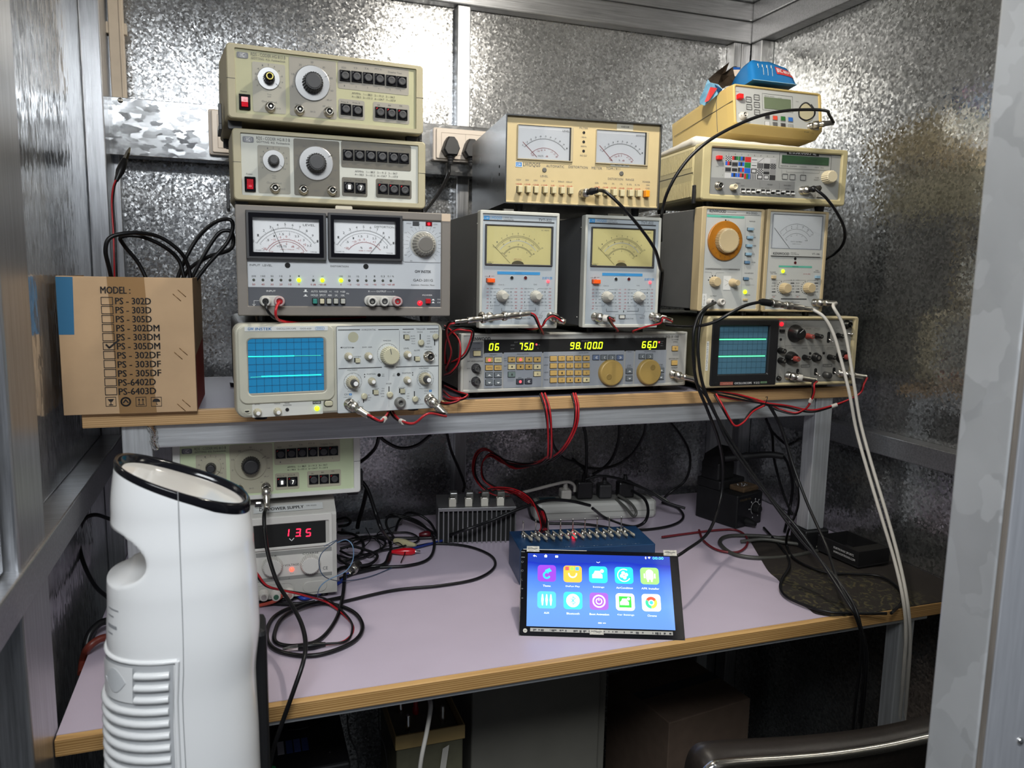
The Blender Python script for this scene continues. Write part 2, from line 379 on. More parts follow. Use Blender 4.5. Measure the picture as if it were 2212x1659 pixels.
# doorway post at the right, close to the camera
# its side towards the opening is the broad face seen, its front faces the doorway
trim(.583, .640, .449, .4975, 0, CZ, galv('smeared_zinc_post', base=(.56, .57, .58), lo=.50, hi=.64, rough=.36, scale=30, stretch=(2.5, 1, .8), tilt=.05, metal=.35), .002)
trim(.5842, .5895, .4470, .4488, 0, CZ, brushed('dark_gap_strip', (.22, .19, .16), .6, (30, 30, 2), .3, .1), .0004)  # raised strip coloured as the dark gap between post and door
st('door_1', lambda m: m.box(.5905, .66, .4465, .4488, 0, CZ, brushed('door_edge_steel', (.50, .51, .54), .4, (30, 30, 2), .12, .4), .0008))
st('wall_front', lambda m: m.box(.661, 1.30, .45, .48, 0, CZ, 'wallr', .001))
def rivet(m): c = atY(2203, 1600, .4465); m.lathe(c, [(.0035, 0), (.0035, .001), (.002, .0025), (.0004, .003)], 'chrome')
st('trim_30', rivet)
# plank ledge along the back at desk height
# ---- wall trunking plate, sockets, conduit
SY = 1.625
def trunk():
    t = empty('trunking_box', 'long bright galvanised steel box mounted across the back wall behind the instruments', 'trunking', (.1, SY, CAMZ+.2))
    def f(m):
        m.T = Matrix.Translation((-.1, -SY, -CAMZ-.2))
        m.box(-.22, .60, SY, BB, CAMZ+.2055, CAMZ+.3075, 'plate', .001)
    part('cover', t, f)
    def g(m):
        m.T = Matrix.Translation((-.1, -SY, -CAMZ-.2))
        m.lathe(atY(260, 217, SY), [(.0045, 0), (.0045, .001), (.003, .0022), (.0005, .0026)], 'nickel')
    part('screw', t, g)
trunk()
def socket(x0, x1, z0, z1, label, col='d8ccc0'):
    t = empty('socket_outlet', label, 'socket', ((x0+x1)/2, SY, z0), group=None)
    k = mat('socket_white', col, .35)
    def f(m):
        m.T = Matrix.Translation((-(x0+x1)/2, -SY, -z0)); m.plate(x0, x1, z0, z1, SY-.0002, SY-.014, k, .004, .002)
    part('back_box', t, f)
    def g(m):
        m.T = Matrix.Translation((-(x0+x1)/2, -SY, -z0)); m.plate(x0+.006, x1-.002, z0+.004, z1-.002, SY-.014, SY-.019, mat('socket_face', 'e6dacc', .3), .003, .0015)
        m.frame(x0+.016, x1-.012, z0+.012, z1-.010, .0008, SY-.019, SY-.0196, mat('socket_line', 'b8aa9c', .5), .001, .0002)
        m.rect((x0+x1)/2-.0004, (x0+x1)/2+.0004, z0+.012, z1-.01, SY-.0192, mat('socket_line', 'b8aa9c', .5))
    part('face_plate', t, g)
p = atY(932, 350, SY); q = atY(1056, 283, SY)
socket(p.x, p.x+.135, p.z+.002, p.z+.068, 'pale double socket outlet on the steel trunking right of the decoder stack')
p = atY(453, 345, SY); socket(p.x, p.x+.13, p.z+.008, CAMZ+.298, 'pale socket outlet on the trunking half hidden behind the left decoder stack', 'c4b8ac')
def conduit():
    t = empty('cable_conduit', 'beige plastic cable conduit running up the back wall corner above the trunking', 'conduit', (-.20, BB, CAMZ+.31))
    k = mat('beige_conduit', 'd8cab8', .5, vary=.05)
    part('channel', t, lambda m: (m.T.identity(), m.box(-.0145, .0105, -.016, 0, 0, .25, k, .002), m.box(.004, .0065, -.0175, -.016, 0, .25, k, .0005)))
    for sx in (-1, 1):
        part('clip', t, lambda m: m.box(-.002+sx*.0145-.003, -.002+sx*.0145+.003, -.014, -.002, .115, .135, k, .001))
conduit()
# ---- desk and shelf
DZ = .75; DY = .953; DX0 = -.217
def desk():
    t = empty('workbench', 'long lilac laminate desk top with raw pine edge on a silver steel frame', 'desk', (.5, 1.3, 0))
    T = Matrix.Translation((-.5, -1.3, 0))
    def top(m): m.T = T; m.box(DX0, RX-.004, DY+.012, BB-.004, DZ-.018, DZ, 'lam')
    part('tabletop', t, top)
    def edge(m): m.T = T; m.box(DX0, RX-.004, DY, DY+.0119, DZ-.021, DZ-.0001, 'wood', .0012)
    part('edge_strip', t, edge, label='raw yellow pine edge strip')
    def fr(m): m.T = T; m.box(-.15, 1.10, DY+.008, DY+.045, DZ-.0305, DZ-.0215, 'silver', .002)
    part('frame_rail', t, fr); part('frame_rail', t, lambda m: (setattr(m, 'T', T), m.box(-.15, 1.10, 1.60, 1.63, DZ-.052, DZ-.0185, 'silver', .002)))
    for x, y in ((-.13, DY+.015), (1.048, DY+.015), (-.13, 1.60), (1.07, 1.60)):
        part('leg', t, lambda m: (setattr(m, 'T', T), m.box(x, x+.032, y, y+.030, 0, DZ-.031 if y < 1 else DZ-.0525, 'silverv', .002)))
    c = 'edge_strip'
desk()
SZ = CAMZ-.205; SYF = 1.22
def shelf():
    t = empty('raised_shelf', 'raised pine edged shelf on silver painted steel tube legs standing on the desk', 'shelf', (.5, 1.4, DZ))
    T = Matrix.Translation((-.5, -1.4, -DZ))
    part('shelf_board', t, lambda m: (setattr(m, 'T', T), m.box(DX0, 1.148, SYF+.012, 1.60, SZ-.018, SZ, 'lam2')))
    part('edge_strip', t, lambda m: (setattr(m, 'T', T), m.box(DX0, 1.148, SYF, SYF+.0119, SZ-.021, SZ-.0001, 'shelfwood', .0012)), label='raw pine edge strip')
    b0, b1 = CAMZ-.262, SZ-.0215
    part('front_rail', t, lambda m: (setattr(m, 'T', T), m.box(-.1285, 1.064, SYF+.012, SYF+.045, b0, b1, 'silver', .002)))
    part('rear_rail', t, lambda m: (setattr(m, 'T', T), m.box(-.1285, 1.064, 1.555, 1.585, b0, b1, 'silver', .002)))
    for x in (-.169, 1.066):
        for y in (SYF+.011, 1.555):
            z0 = DZ+(.043 if x > 0 and y < 1.4 else 0)
            part('leg', t, lambda m: (setattr(m, 'T', T), m.box(x, x+.040, y, y+.034, z0, b1, 'silverv', .002)))
    part('side_rail', t, lambda m: (setattr(m, 'T', T), m.box(-.168, -.130, SYF+.046, 1.554, b0, b1, 'silver', .002)))
    # weld bead where the left leg meets the rail
    def weld(m):
        m.T = T; p = [atY(u, v, SYF+.006) for u, v in ((324, 922), (330, 930), (333, 940), (331, 950), (334, 962), (337, 967))]
        for i, q in enumerate(spline(p, 3)): m.lathe(q, [(.0006, -.004), (.0045+.0015*math.sin(i*2.1), -.001), (.004, .003), (.0008, .006)], 'chrome', n=8)
    part('weld', t, weld)
    part('foot_block', t, lambda m: (setattr(m, 'T', T), m.box(1.058, 1.115, SYF+.004, SYF+.052, DZ, DZ+.0425, 'black', .003)), label='black block under the right leg')
shelf()
# ================================================================== instrument pieces
cB = (480, 430, 4.337); cA = (450, 80, 4.366); cC = (480, 680, 4.424); cD = (960, 230, 4.514); cE = (960, 440, 4.514)
cF = (960, 700, 3.95); cG = (1400, 120, 4.809); cH = (1400, 430, 4.608); cI = (1480, 660, 5.267); cJ = (1080, 1080, 4.88)
cK = (80, 900, 3.0167); cL = (500, 1040, 5.53); cX = (80, 180, 2.241)
def knob(m, x, z, r, h, mt, cap=None, skirt=None, ribs=0, n=24, taper=.88, y0=0, ptr=None):
    if skirt: m.lathe((x, y0, z), [(skirt[0], 0), (skirt[0], .0012), (skirt[0]*.96, .0018)], skirt[1], n=32, smooth=False); y0 = y0-.0018
    m.lathe((x, y0, z), [(r, 0), (r, h*.25), (r*taper, h*.93), (r*taper*.9, h)], mt, n=n*(2 if ribs else 1), ribs=ribs, ribd=.07, smooth=not ribs)
    if cap: m.lathe((x, y0-h, z), [(r*taper*.78, 0), (r*taper*.78, .0004), (r*taper*.7, .0007)], cap, n=24, smooth=False)
    if ptr is not None:
        a = R_(ptr[0]); c, s_ = math.cos(a), math.sin(a); m.line([(x+c*r*taper*.2, z+s_*r*taper*.2), (x+c*r*taper*.85, z+s_*r*taper*.85)], .0011, ptr[1], y0-h-.0003)
def bnc(m, x, z, y0=0, mt='nickel', s=1.0, pin='steelblk', L=.011):
    m.lathe((x, y0, z), [(.0072*s, 0), (.0072*s, .002), (.0060*s, .0024), (.0060*s, .0035), (.0050*s, .0036), (.0050*s, L), (.0042*s, L+.0004), (.0040*s, L-.004)], mt, n=20)
    m.lathe((x, y0-L+.0038, z), [(.0038*s, 0), (.0038*s, .0004)], pin, n=16); m.lathe((x, y0-L+.003, z), [(.0016*s, 0), (.0016*s, .003)], mt, n=10)
    m.lathe((x, y0-.006, z), [(.0009, -.0062*s), (.0009, .0062*s)], mt, axis='x', n=8)
def led(m, x, z, r, mt, y0=0, shade_core=None):
    m.lathe((x, y0, z), [(r, 0), (r, .0012), (r*.75, .0024), (r*.2, .003)], mt, n=14)
def feet(d, W, D, r=.008, h=.009, ins=.03):
    for x in (ins, W-ins):
        for y in (ins, D-ins): d.part('foot', lambda m: m.lathe((x, y, 0), [(r, 0), (r*.85, -h)], 'rubber', axis='z', n=14, smooth=False))
def arcpts(cx, cz, rx, rz, a0, a1, n=24): return [(cx+rx*math.cos(R_(a0+(a1-a0)*i/n)), cz+rz*math.sin(R_(a0+(a1-a0)*i/n))) for i in range(n+1)]
def scale(m, cx, cz, r, a0, a1, y, mt, n=50, maj=5, l=.002, w_=.0003, nums=None, nh=.002, out=True, arc=True, ky=1.0, numr=None):
    w_ *= 1.35; nh *= 1.2
    if arc: m.line(arcpts(cx, cz, r, r*ky, a0, a1, 30), w_, mt, y)
    for i in range(n+1):
        a = R_(a0+(a1-a0)*i/n); k = l if i % maj == 0 else l*.5; r2 = r+(k if out else -k)
        m.line([(cx+r*math.cos(a), cz+r*ky*math.sin(a)), (cx+r2*math.cos(a), cz+r2*ky*math.sin(a))], w_*.9, mt, y)
    if nums:
        for i, s in enumerate(nums):
            if not s: continue
            a = R_(a0+(a1-a0)*i/(len(nums)-1)); rr = numr or (r+l*1.2+nh*.7 if out else r-l*1.2-nh*.7)
            x, z = cx+rr*math.cos(a), cz+rr*ky*math.sin(a); m.text(s, x-nh*.36*len(s), x+nh*.36*len(s), z, nh, mt, y)
INK = 'dgrey'
def wire_plug(m, p, d, mt='nickel', L=.03, r=.0072, tail=.012):
    """bayonet plug body from p along d"""
    m.lathe(p, [(r*.75, -.002), (r, 0), (r, L*.36), (r*.8, L*.40), (r*.8, L*.5), (r*.88, L*.52), (r*.88, L*.6), (r*.62, L*.66), (r*.58, L), (r*.4, L+.001)], mt, axis=d, n=18)

# ------------------------------------------------------------------ left stack: two RDS coders, one more under the shelf
HGW, HGH = .275, .098
hg2 = Dev('signal_coder', 'beige RDS coder with light grey panel, second from the top of the left stack', 'test instrument', -.005, 1.19, .099, 0, HGW, HGH, .25, cA)
hg1 = Dev('signal_coder', 'beige RDS coder with warm lit olive panel on the very top of the left stack', 'test instrument', -.0095, 1.17, .207, 3, HGW, HGH, .25, cA)
hg3 = Dev('signal_coder', 'white cased RDS coder with pale green panel under the shelf on the power supply', 'test instrument', -.106, 1.27, -.362, 0, .286, .1, .25, cA)
def hgbody(d, case, panel, p1, p2, digits, scale_dial, lit):
    W, H, D = d.W, d.H, d.D; P, B, T = hg2.P, hg2.B, hg2.T
    def case_(m):
        L = []
        for y, e, b in ((.000, 0, .0012), (.0012, 0, 0), (.020, .0012, 0), (.0205, .0006, 0), (.021, .0012, 0), (.10, .006, 0), (D, .006, .004)):
            L.append([(x, y, z) for x, z in rrect(-e+b, W+e-b, b, H-b, .005, 4)])
        L = [[(x, .0045, z) for x, z in rrect(.0115, W-.0115, .0075, H-.006, .0015, 4)], [(x, 0, z) for x, z in rrect(.0105, W-.0105, .0068, H-.0055, .0015, 4)]]+L
        m.loft(L, case)
        # join line between the half shells and slanted side grooves
        for x, sg in ((-.0063, -1), (W+.0063, 1)):
            m.box(min(x, x+.0004*-sg), max(x, x+.0004*-sg), .05, D, H*.55, H*.556, 'dark')
            for k in range(3):
                y0 = .045+.05*k; m.add([(x, y0, .02), (x, y0+.002, .02), (x, y0+.05, .05), (x, y0+.048, .05)], [(0, 1, 2, 3)], 'dark')
    d.part('case', case_)
    d.part('shell_joint', lambda m: m.box(-.0003, .0105, -.0004, .019, H*.53, H*.534, 'dark'))
    d.part('shell_joint', lambda m: m.box(W-.0105, W+.0003, -.0004, .019, H*.53, H*.534, 'dark'))
    def face(m):
        m.plate(.0105, W-.0105, .007, H-.0056, .0046, .0028, panel)
        y = .0024
        for q, mt in (((468, 1025, 772, 1475), p1), ((808, 968, 1240, 1500), p2), ((1255, 1000, 1915, 1245), p2), ((1262, 1325, 1503, 1503), p2), ((1583, 1342, 1920, 1520), p2)):
            x0, x1, z0, z1 = B(*q); m.plate(x0, x1, z0, z1, .0028, y, mt, .0025)
    d.part('front_panel', face)
    def pr(m):
        y = .0022
        x0, x1, z0, z1 = B(322, 935, 428, 990); m.plate(x0, x1, z0, z1, .0028, y, mat('badge_grey', '686a70', .5), .002)
        m.text('HG', x0+.005, x1-.005, (z0+z1)/2, .0052, 'white', y-.0002); m.frame(x0+.003, x1-.003, z0+.0012, z1-.0012, .0003, y, y-.0002, 'white', .0015, .0001)
        T(m, 'RDS - CODER HG 813 B', 453, 945, 770, 974, INK, y); T(m, 'GÖTTING  KG  Funktechnik', 455, 981, 770, 1004, INK, y)
        T(m, 'Power', 358, 1282, 418, 1296, INK, y)
        for s, a in zip(('RDS', 'TP', 'TA', 'PTY 31'), (1310, 1418, 1522, 1630)): T(m, s, a-20-(12 if len(s) > 3 else 0), 1028, a+20+(12 if len(s) > 3 else 0), 1044, INK, y)
        T(m, 'Display Test', 1722, 1052, 1850, 1072, INK, y)
        for i, a in enumerate((1315, 1423, 1530, 1634, 1740, 1838)): T(m, str((1, 2, 3, 4, 5, 6)[i]), a-4, 1192+i*4, a+5, 1208+i*4, INK, y)
        T(m, 'AF/MHz   1— 88.5   2— 91.3   3— 94.7', 1385, 1266, 1785, 1284, 'dark', y); T(m, '4— 98.0   5—101.3   6—104.7   7—107.9', 1385, 1297, 1790, 1315, 'dark', y)
        T(m, 'Freq. A', 1285, 1342, 1352, 1357, 'dark', y); T(m, 'Freq. B', 1392, 1346, 1460, 1362, 'dark', y)
        for s, a in zip(('SK', 'BK', 'DK'), (1635, 1738, 1842)): T(m, s, a-14, 1356, a+14, 1370, 'dark', y)
        T(m, 'True', 602, 1302, 640, 1313, INK, y); T(m, 'unit', 604, 1322, 638, 1333, INK, y); T(m, 'Out 0 Mod.', 552, 1366, 695, 1384, INK, y); T(m, 'HF - Out', 1115, 1388, 1195, 1404, INK, y)
        T(m, 'HF - In', 860, 1380, 920, 1394, INK, y); T(m, '50 Ω', 1000, 1440, 1045, 1456, INK, y); T(m, '50 Ω', 685, 1425, 725, 1440, INK, y); T(m, 'dB µV', 1150, 1330, 1200, 1344, INK, y)
        cx, cz = P(616, 1165); scale(m, cx, cz, P(720, 1165)[0]-cx+.0006, 215, -35, y, INK, 10, 1, .001, .0003, ['0', '.1', '.2', '.4', '1', '2', '4', '6', '8', '9', '10'], .0018, arc=False)
        cx, cz = P(1018, 1190); scale(m, cx, cz, P(1180, 1190)[0]-cx+.0006, 195, -15, y, INK, 30, 5, .0012, .0003, ['0', '10', '20', '30', '40', '50', '60'], .0022, arc=False)
    d.part('panel_lettering', pr)
    x, z = P(616, 1165); r = P(720, 1165)[0]-x
    d.part('level_knob', lambda m: knob(m, x, z, r*.53, .011, 'black' if lit != 'ring' else 'blackgloss', skirt=(r, scale_dial), cap='dark' if lit != 'ring' else None, n=20, ribs=1, y0=.0024))
    if lit == 'ring': d.part('knob_ring', lambda m: m.tube([(x+r*.27*math.cos(a), -.0138, z+r*.27*math.sin(a)) for a in [2*math.pi*i/24 for i in range(25)]], .0008, mat('bare_brass_ring', 'f0e080', .3, .3), 8), label='bare brass ring where the knob cap is missing')
    x2, z2 = P(1018, 1190); r2 = P(1180, 1190)[0]-x2
    d.part('tuning_knob', lambda m: knob(m, x2, z2, r2*.6, .014, 'black', skirt=(r2, scale_dial), cap='dark', n=24, ribs=1, y0=.0024))
    d.part('dial_mark', lambda m: m.line([(x2+r2*.7, z2+r2*.4), (x2+r2*.95, z2+r2*.55)], .0005, 'steelblk', .0003))
    d.part('dial_mark', lambda m: m.line([(x+r*.6, z-r*.4), (x+r*.85, z-r*.6)], .0005, 'steelblk', .0003))
    for a, b in ((630, 1425), (897, 1440), (1168, 1448)): d.part('coaxial_socket', lambda m: bnc(m, *P(a, b), .0024, 'nickel'))
    def btn(i, a, b, s=''):
        xx, zz = P(a, b); h = .0076
        def f(m):
            m.plate(xx-h, xx+h, zz-h, zz+h, .0028, .0012, 'blackgloss', .0006); m.frame(xx-h+.0005, xx+h-.0005, zz-h+.0005, zz+h-.0005, .0006, .0012, .0002, 'black', .0004, .0002)
            m.lathe((xx, .0012, zz), [(h*.72, 0), (h*.72, .0028), (h*.62, .0033), (h*.3, .0026)], 'dark', n=22)
            m.poly([(xx-h*.8, zz+h*.8), (xx-h*.8, zz+h*.45), (xx-h*.45, zz+h*.8)], .0001, 'red' if lit == 'green' or (i > 7) else 'dark')
            if s: m.text(s, xx-.0016, xx+.0016, zz, .0062, mat('lit_button_digit', 'f2f2ea', .4, emit=.5), -.0022, .02)
        d.part('push_button', f)
    for i, (a, b) in enumerate(((1320, 1110), (1428, 1115), (1535, 1121), (1642, 1128), (1750, 1136), (1848, 1143))): btn(i, a, b)
    btn(6, 1328, 1415, digits[0]); btn(7, 1437, 1424, digits[1])
    for i, (a, b) in enumerate(((1648, 1430), (1752, 1437), (1855, 1444))): btn(8+i, a, b)
    if lit != 'green':
        x0, x1, z0, z1 = B(342, 1317, 447, 1457)
        o = d.part('power_switch', lambda m: (m.frame(x0, x1, z0, z1, .0028, .0028, -.0006, 'blackgloss', .001), m.plate(x0+.0022, x1-.0022, z0+.003, z1-.003, .0028, .002, 'steelblk')))
        def rk(m):
            up = (lit == 'ring'); zm = (z0+z1)/2; a, b = x0+.0032, x1-.0032; ya, yb = ((.000, -.0026) if up else (-.0026, .000))
            m.loft([[(q, y, z) for y, z in ((.0024, z0+.0036), (.0024, z1-.0036), (ya, z1-.0036), (-.0004, zm), (yb, z0+.0036))] for q in (a, b)], mat('red_rocker', 'b01828', .18, emit=.12), caps=True)
            m.text('ON' if up else 'O', (a+b)/2-.0018, (a+b)/2+.0018, zm+.003*(1 if up else -1), .0022, mat('pale_pink_print', 'f0a0a0', .5), -.0028)
        k = MB(); rk(k); ro = k.build('rocker', o)
    def foot(x, y):
        def f(m): m.plate(x-.009, x+.009, -.0105, .004, y, y-.012, 'black', .002); m.plate(x-.005, x+.005, -.0105, .018, y+.002, y+.008, 'black', .002)
        return f
    for x in (.010, W-.010):
        for y in (.035, D-.03): d.part('foot', foot(x, y))
    for x in (-.0085, W+.0085): d.part('stacking_bracket', lambda m: (m.box(x-.0022, x+.0022, .045, .058, -.002, .026, 'black', .0008), m.box(x-.0022, x+.0022, .044, .11, -.010, -.001, 'black', .0008)))
beige = mat('beige_case', 'a49c80', .5, vary=.05, vscale=30, bump=.1)
hgbody(hg2, beige, mat('grey_panel', 'a9aaa2', .55, vary=.03), mat('panel_field_grey', '7c7a70', .5), mat('panel_field_dark', '5e5a50', .5), '17', mat('dial_aluminium', (.34, .34, .34), .34, .7), 'std')
hgbody(hg1, beige, mat('warm_lit_panel', 'a8a684', .5, vary=.03), mat('panel_field_pale', '8f8c80', .5), mat('panel_field_pale2', '837f76', .5), '  ', mat('dial_aluminium', (.34, .34, .34), .34, .7), 'ring')  # olive tint of the panel paints in the warm light on the top coder
hgbody(hg3, mat('white_case', 'cfcfc9', .5, bump=.1), mat('green_panel', 'bcc8a4', .5, vary=.02), mat('panel_field_tan', 'a8a490', .5), mat('panel_field_tan', 'a8a490', .5), '17', mat('dial_tan', 'a8a490', .4), 'green')

# ------------------------------------------------------------------ automatic distortion meter under them
gad = Dev('distortion_meter', 'taupe cased distortion meter with two dials and green lights on the left oscilloscope', 'test instrument', -.004, 1.107, -.060, -1.04, .291, .146, .33, cB)
def gadf():
    d = gad; W, H, D = d.W, d.H, d.D; P, B, T = d.P, d.B, d.T; cs = mat('taupe_case', '77716a', .5, bump=.05); pl = mat('pale_grey_panel', 'b0b3b6', .5, vary=.02)
    def case(m):
        m.box(.003, W-.003, .012, D, .003, H-.003, cs, .002)
        m.frame(0, W, 0, H, (.0135, .0135, .013, .011), .016, -.001, cs, .002, .0012)
    d.part('case', case)
    d.part('corner_cap', lambda m: m.plate(W-.0135, W-.0005, H-.011, H-.0005, 0, -.0016, mat('cream_corner', 'c8b49c', .5), .001))
    x0, x1, z0, z1 = B(185, 100, 2080, 1060)
    def pan(m):
        m.rect(.0135, W-.0135, .013, H-.011, .0035, pl)
        a, b, c, e = B(210, 835, 2078, 1008); m.rect(.0137, W-.0137, c, e, .0033, mat('slate_band', '4c4e54', .5)); m.plate(B(1697, 168, 2058, 595)[0], B(1697, 168, 2058, 595)[1], *B(1697, 168, 2058, 595)[2:], .0035, .0032, pl, .003)
        q = B(1697, 168, 2058, 595); m.frame(q[0], q[1], q[2], q[3], .0005, .0034, .003, 'dark', .003, .0001)
    d.part('front_panel', pan)
    def let(m):
        y = .003
        T(m, 'INPUT  LEVEL', 255, 610, 468, 628, INK, y); T(m, 'DISTORTION', 1016, 622, 1185, 638, INK, y)
        T(m, 'GW INSTEK', 1808, 667, 1960, 692, 'dark', y, .02); T(m, 'GAD-201G', 1792, 750, 1978, 772, 'dark', y); T(m, 'Automatic  Distortion  Meter', 1773, 798, 1995, 812, INK, y)
        T(m, 'TUNING  FREQ.', 1815, 184, 1950, 200, INK, y); T(m, 'HIGH', 1730, 220, 1775, 234, INK, y); T(m, 'LOW', 1983, 230, 2022, 243, INK, y)
        for a, s, t in zip((295, 382, 467, 551, 636, 720), ('200', '100', '30', '10', '3', '1'), ('50', '40', '30', '20', '10', '0')):
            T(m, s, a-7*len(s), 714, a+7*len(s), 730, INK, y); T(m, t, a-7*len(t), 792, a+7*len(t), 808, 'redp', y)
        for a, s, t in zip((855, 940, 1115, 1193, 1272, 1352, 1430, 1508, 1583), ('V', 'mV', '100', '30', '10', '3', '1', '0.3', '0.1 %'), ('0 dB', '−60 dB', '0', '−10', '−20', '−30', '−40', '−50', '−60 dB')):
            T(m, s, a-6*len(s), 716, a+6*len(s), 732, INK, y); T(m, t, a-6*len(t), 794, a+6*len(t), 809, 'redp', y)
        w_ = 'white'
        T(m, 'INPUT', 415, 854, 502, 870, w_, y-.0004); T(m, 'AUTO  RANGE   ×1    ×10   ×100', 833, 858, 1153, 876, w_, y-.0004); T(m, 'HOLD  SPOT   400    1K    10K', 833, 893, 1150, 911, w_, y-.0004)
        T(m, 'Hz', 1166, 878, 1190, 892, w_, y-.0004)
        T(m, 'X —— OUTPUT —— Y', 1368, 858, 1615, 874, w_, y-.0004); T(m, 'POWER', 1880, 894, 1972, 908, w_, y-.0004); T(m, 'ON', 2018, 935, 2048, 948, w_, y-.0004); T(m, 'OFF', 2018, 963, 2062, 977, w_, y-.0004)
        for a, b in ((782, 862), (782, 903)): q = B(a-20, b+4, a+20, b+9); m.rect(*q, y-.0004, w_); q = B(a-9, b-(14 if b < 880 else 8), a+9, b+4); m.rect(*q, y-.0004, w_)
        for a, b in ((1980, 945), (1980, 970)): q = B(a-15, b+2, a+15, b+6); m.rect(*q, y-.0004, w_); q = B(a-8, b-8, a+8, b+2); m.rect(*q, y-.0004, w_)
        m.line([P(298, 998), P(298, 952), P(345, 952)], .0004, w_, y-.0004); m.line([P(284, 985), P(298, 1000), P(312, 985)], .0004, w_, y-.0004)
        T(m, 'ZIMMER', 985, 1022, 1045, 1040, INK, y)
        cx, cz = P(1888, 425)
        for i in range(22):
            a = R_(225-270*i/21-5); r0 = .0215; r1 = .026+.0025*(i % 3 == 0); m.line([(cx+r0*math.cos(a), cz+r0*math.sin(a)), (cx+r1*math.cos(a), cz+r1*math.sin(a))], .0003, INK, y)
        m.ring(cx, cz, .0195, .0003, y, INK, 36, -60, 240)
        for i, s in enumerate(('200', '180', '160', '140', '120', '100', '90', '80', '60', '50', '40', '30', '20')):
            a = R_(235-265*i/12); m.text(s, cx+.0305*math.cos(a)-.0017, cx+.0305*math.cos(a)+.0017, cz+.0285*math.sin(a), .0016, INK, y)
    d.part('panel_lettering', let)
    def meter(q, inner, name, needle, dist):
        a = B(*q); b = B(*inner)
        fo = d.part('meter', lambda m: m.frame(a[0], a[1], a[2], a[3], (b[0]-a[0], a[1]-b[1], b[2]-a[2], a[3]-b[3]), .0035, -.005, 'dark', .001, .0009))
        k = MB(); k.frame(a[0]+.0035, a[1]-.0035, a[2]+.0035, a[3]-.003, (b[0]-a[0]-.0035, a[1]-b[1]-.0035, b[2]-a[2]-.0035, a[3]-b[3]-.003), -.0044, -.0054, 'blackgloss', .0006, .0003); k.build('bezel', fo)
        def dial(m):
            m.rect(b[0], b[1], b[2], b[3], .0028, mat('meter_card_white', 'd2dada', .5))
            y = .0024; cx = (b[0]+b[1])/2; cz = b[2]-.012; w_ = b[1]-b[0]
            scale(m, cx, cz, w_*.52, 148, 35, y, INK, 50, 5, .0026, .00028, ['0', '1', '2', '3', '4', '5', '6', '7', '8', '9', '1'], .0026)
            m.line(arcpts(cx, cz, w_*.48, w_*.48, 146, 37), .0002, INK, y); scale(m, cx, cz, w_*.48, 146, 37, y, INK, 35, 5, .0018, .00022, ['', '.5', '1', '1.5', '2', '2.5', '3', '3.5'], .0022, out=False, arc=False)
            scale(m, cx, cz, w_*(.345 if not dist else .33), 150 if not dist else 142, 30 if not dist else 40, y, 'redp', 36, 4, .0018, .0003, ['−20', '', '−10', '−5', '0', '', '+1', '+2', ''], .0022, arc=True)
            if not dist: scale(m, cx, cz, w_*.315, 148, 32, y, 'redp', 30, 5, .0014, .0003, ['−20', '', '−5', '0', '', '+2', '+3'], .002, out=False)
            m.text(name, *( (b[1]-.021, b[1]-.005) if not dist else (b[1]-.0285, b[1]-.001)), b[3]-.0075, .0028, INK, y)
            m.text('VOLTS' if not dist else '%', *((cx-.013, cx) if not dist else (cx-.006, cx-.003)), b[2]+.0085, .0026, 'dark', y); m.text('dB', cx+.006, cx+.010, b[2]+.0085, .0026, 'redp', y)
            m.text('0dB = 775mV' if not dist else '0dB = 100%', cx-.008, cx+.010, b[2]+.0045, .0012, 'redp', y); m.text('CLASS 1.5', b[0]+.003, b[0]+.014, b[2]+.0025, .0014, INK, y); m.text('TYPE 85E', b[1]-.012, b[1]-.003, b[2]+.002, .0012, INK, y)
        k = MB(); dial(k); k.build('dial_card', fo)
        k = MB(); n0 = P(*needle[0]); n1 = P(*needle[1]); k.line([n0, n1], .0005, 'steelblk', .0008); k.build('needle', fo)
        k = MB(); k.box(b[0], b[1], -.0032, -.0026, b[2], b[3], 'glass'); k.build('glass_pane', fo)
    meter((222, 118, 972, 568), (287, 182, 908, 503), 'LEVEL', ((470, 262), (577, 497)), 0)
    meter((990, 142, 1685, 577), (1045, 203, 1620, 514), 'DISTORTION', ((1525, 345), (1385, 512)), 1)
    for a, b in ((613, 620), (1349, 631)): x, z = P(a, b); d.part('zero_screw', lambda m: m.lathe((x, .0035, z), [(.0036, 0), (.0036, .0008), (.003, .001)], 'steelblk', n=18))
    for a, on in [(a, a == 720) for a in (295, 382, 467, 551, 636, 720)]+[(855, 0), (940, 1), (1115, 1)]+[(a, 0) for a in (1193, 1272, 1352, 1430, 1508, 1583)]:
        x, z = P(a, 757+(a-295)*.006)
        if on: d.part('indicator_light', lambda m: led(m, x, z, .0028, 'ledg', .0034), label='lit green')
        else: d.part('indicator_light', lambda m: m.lathe((x, .0034, z), [(.0018, 0), (.0018, .0006), (.0011, .0008)], mat('unlit_lens', '4a4e44', .3), n=12))
    for a, b, on in ((1818, 230, 0), (1940, 233, 1)):
        q = B(a-30, b-20, a+30, b+20)
        d.part('range_light', lambda m: (m.plate(*q, .0035, .0026, mat('dark_red_lens', '701018', .2) if on else 'dark'), m.lathe(((q[0]+q[1])/2, .0026, (q[2]+q[3])/2), [(.002, 0), (.0015, .0008)], 'ledr', n=10) if on else None))
    x, z = P(1888, 425)
    d.part('tuning_knob', lambda m: knob(m, x, z, .0165, .016, mat('taupe_knob', '8c887e', .45), cap=mat('knob_cap_grey', '6e6a64', .4), skirt=(.0185, mat('clear_skirt', 'a8a69e', .3)), ribs=1, n=22, y0=.0035, taper=.82))
    sh = mat('socket_plate_grey', 'b4b2ac', .45)
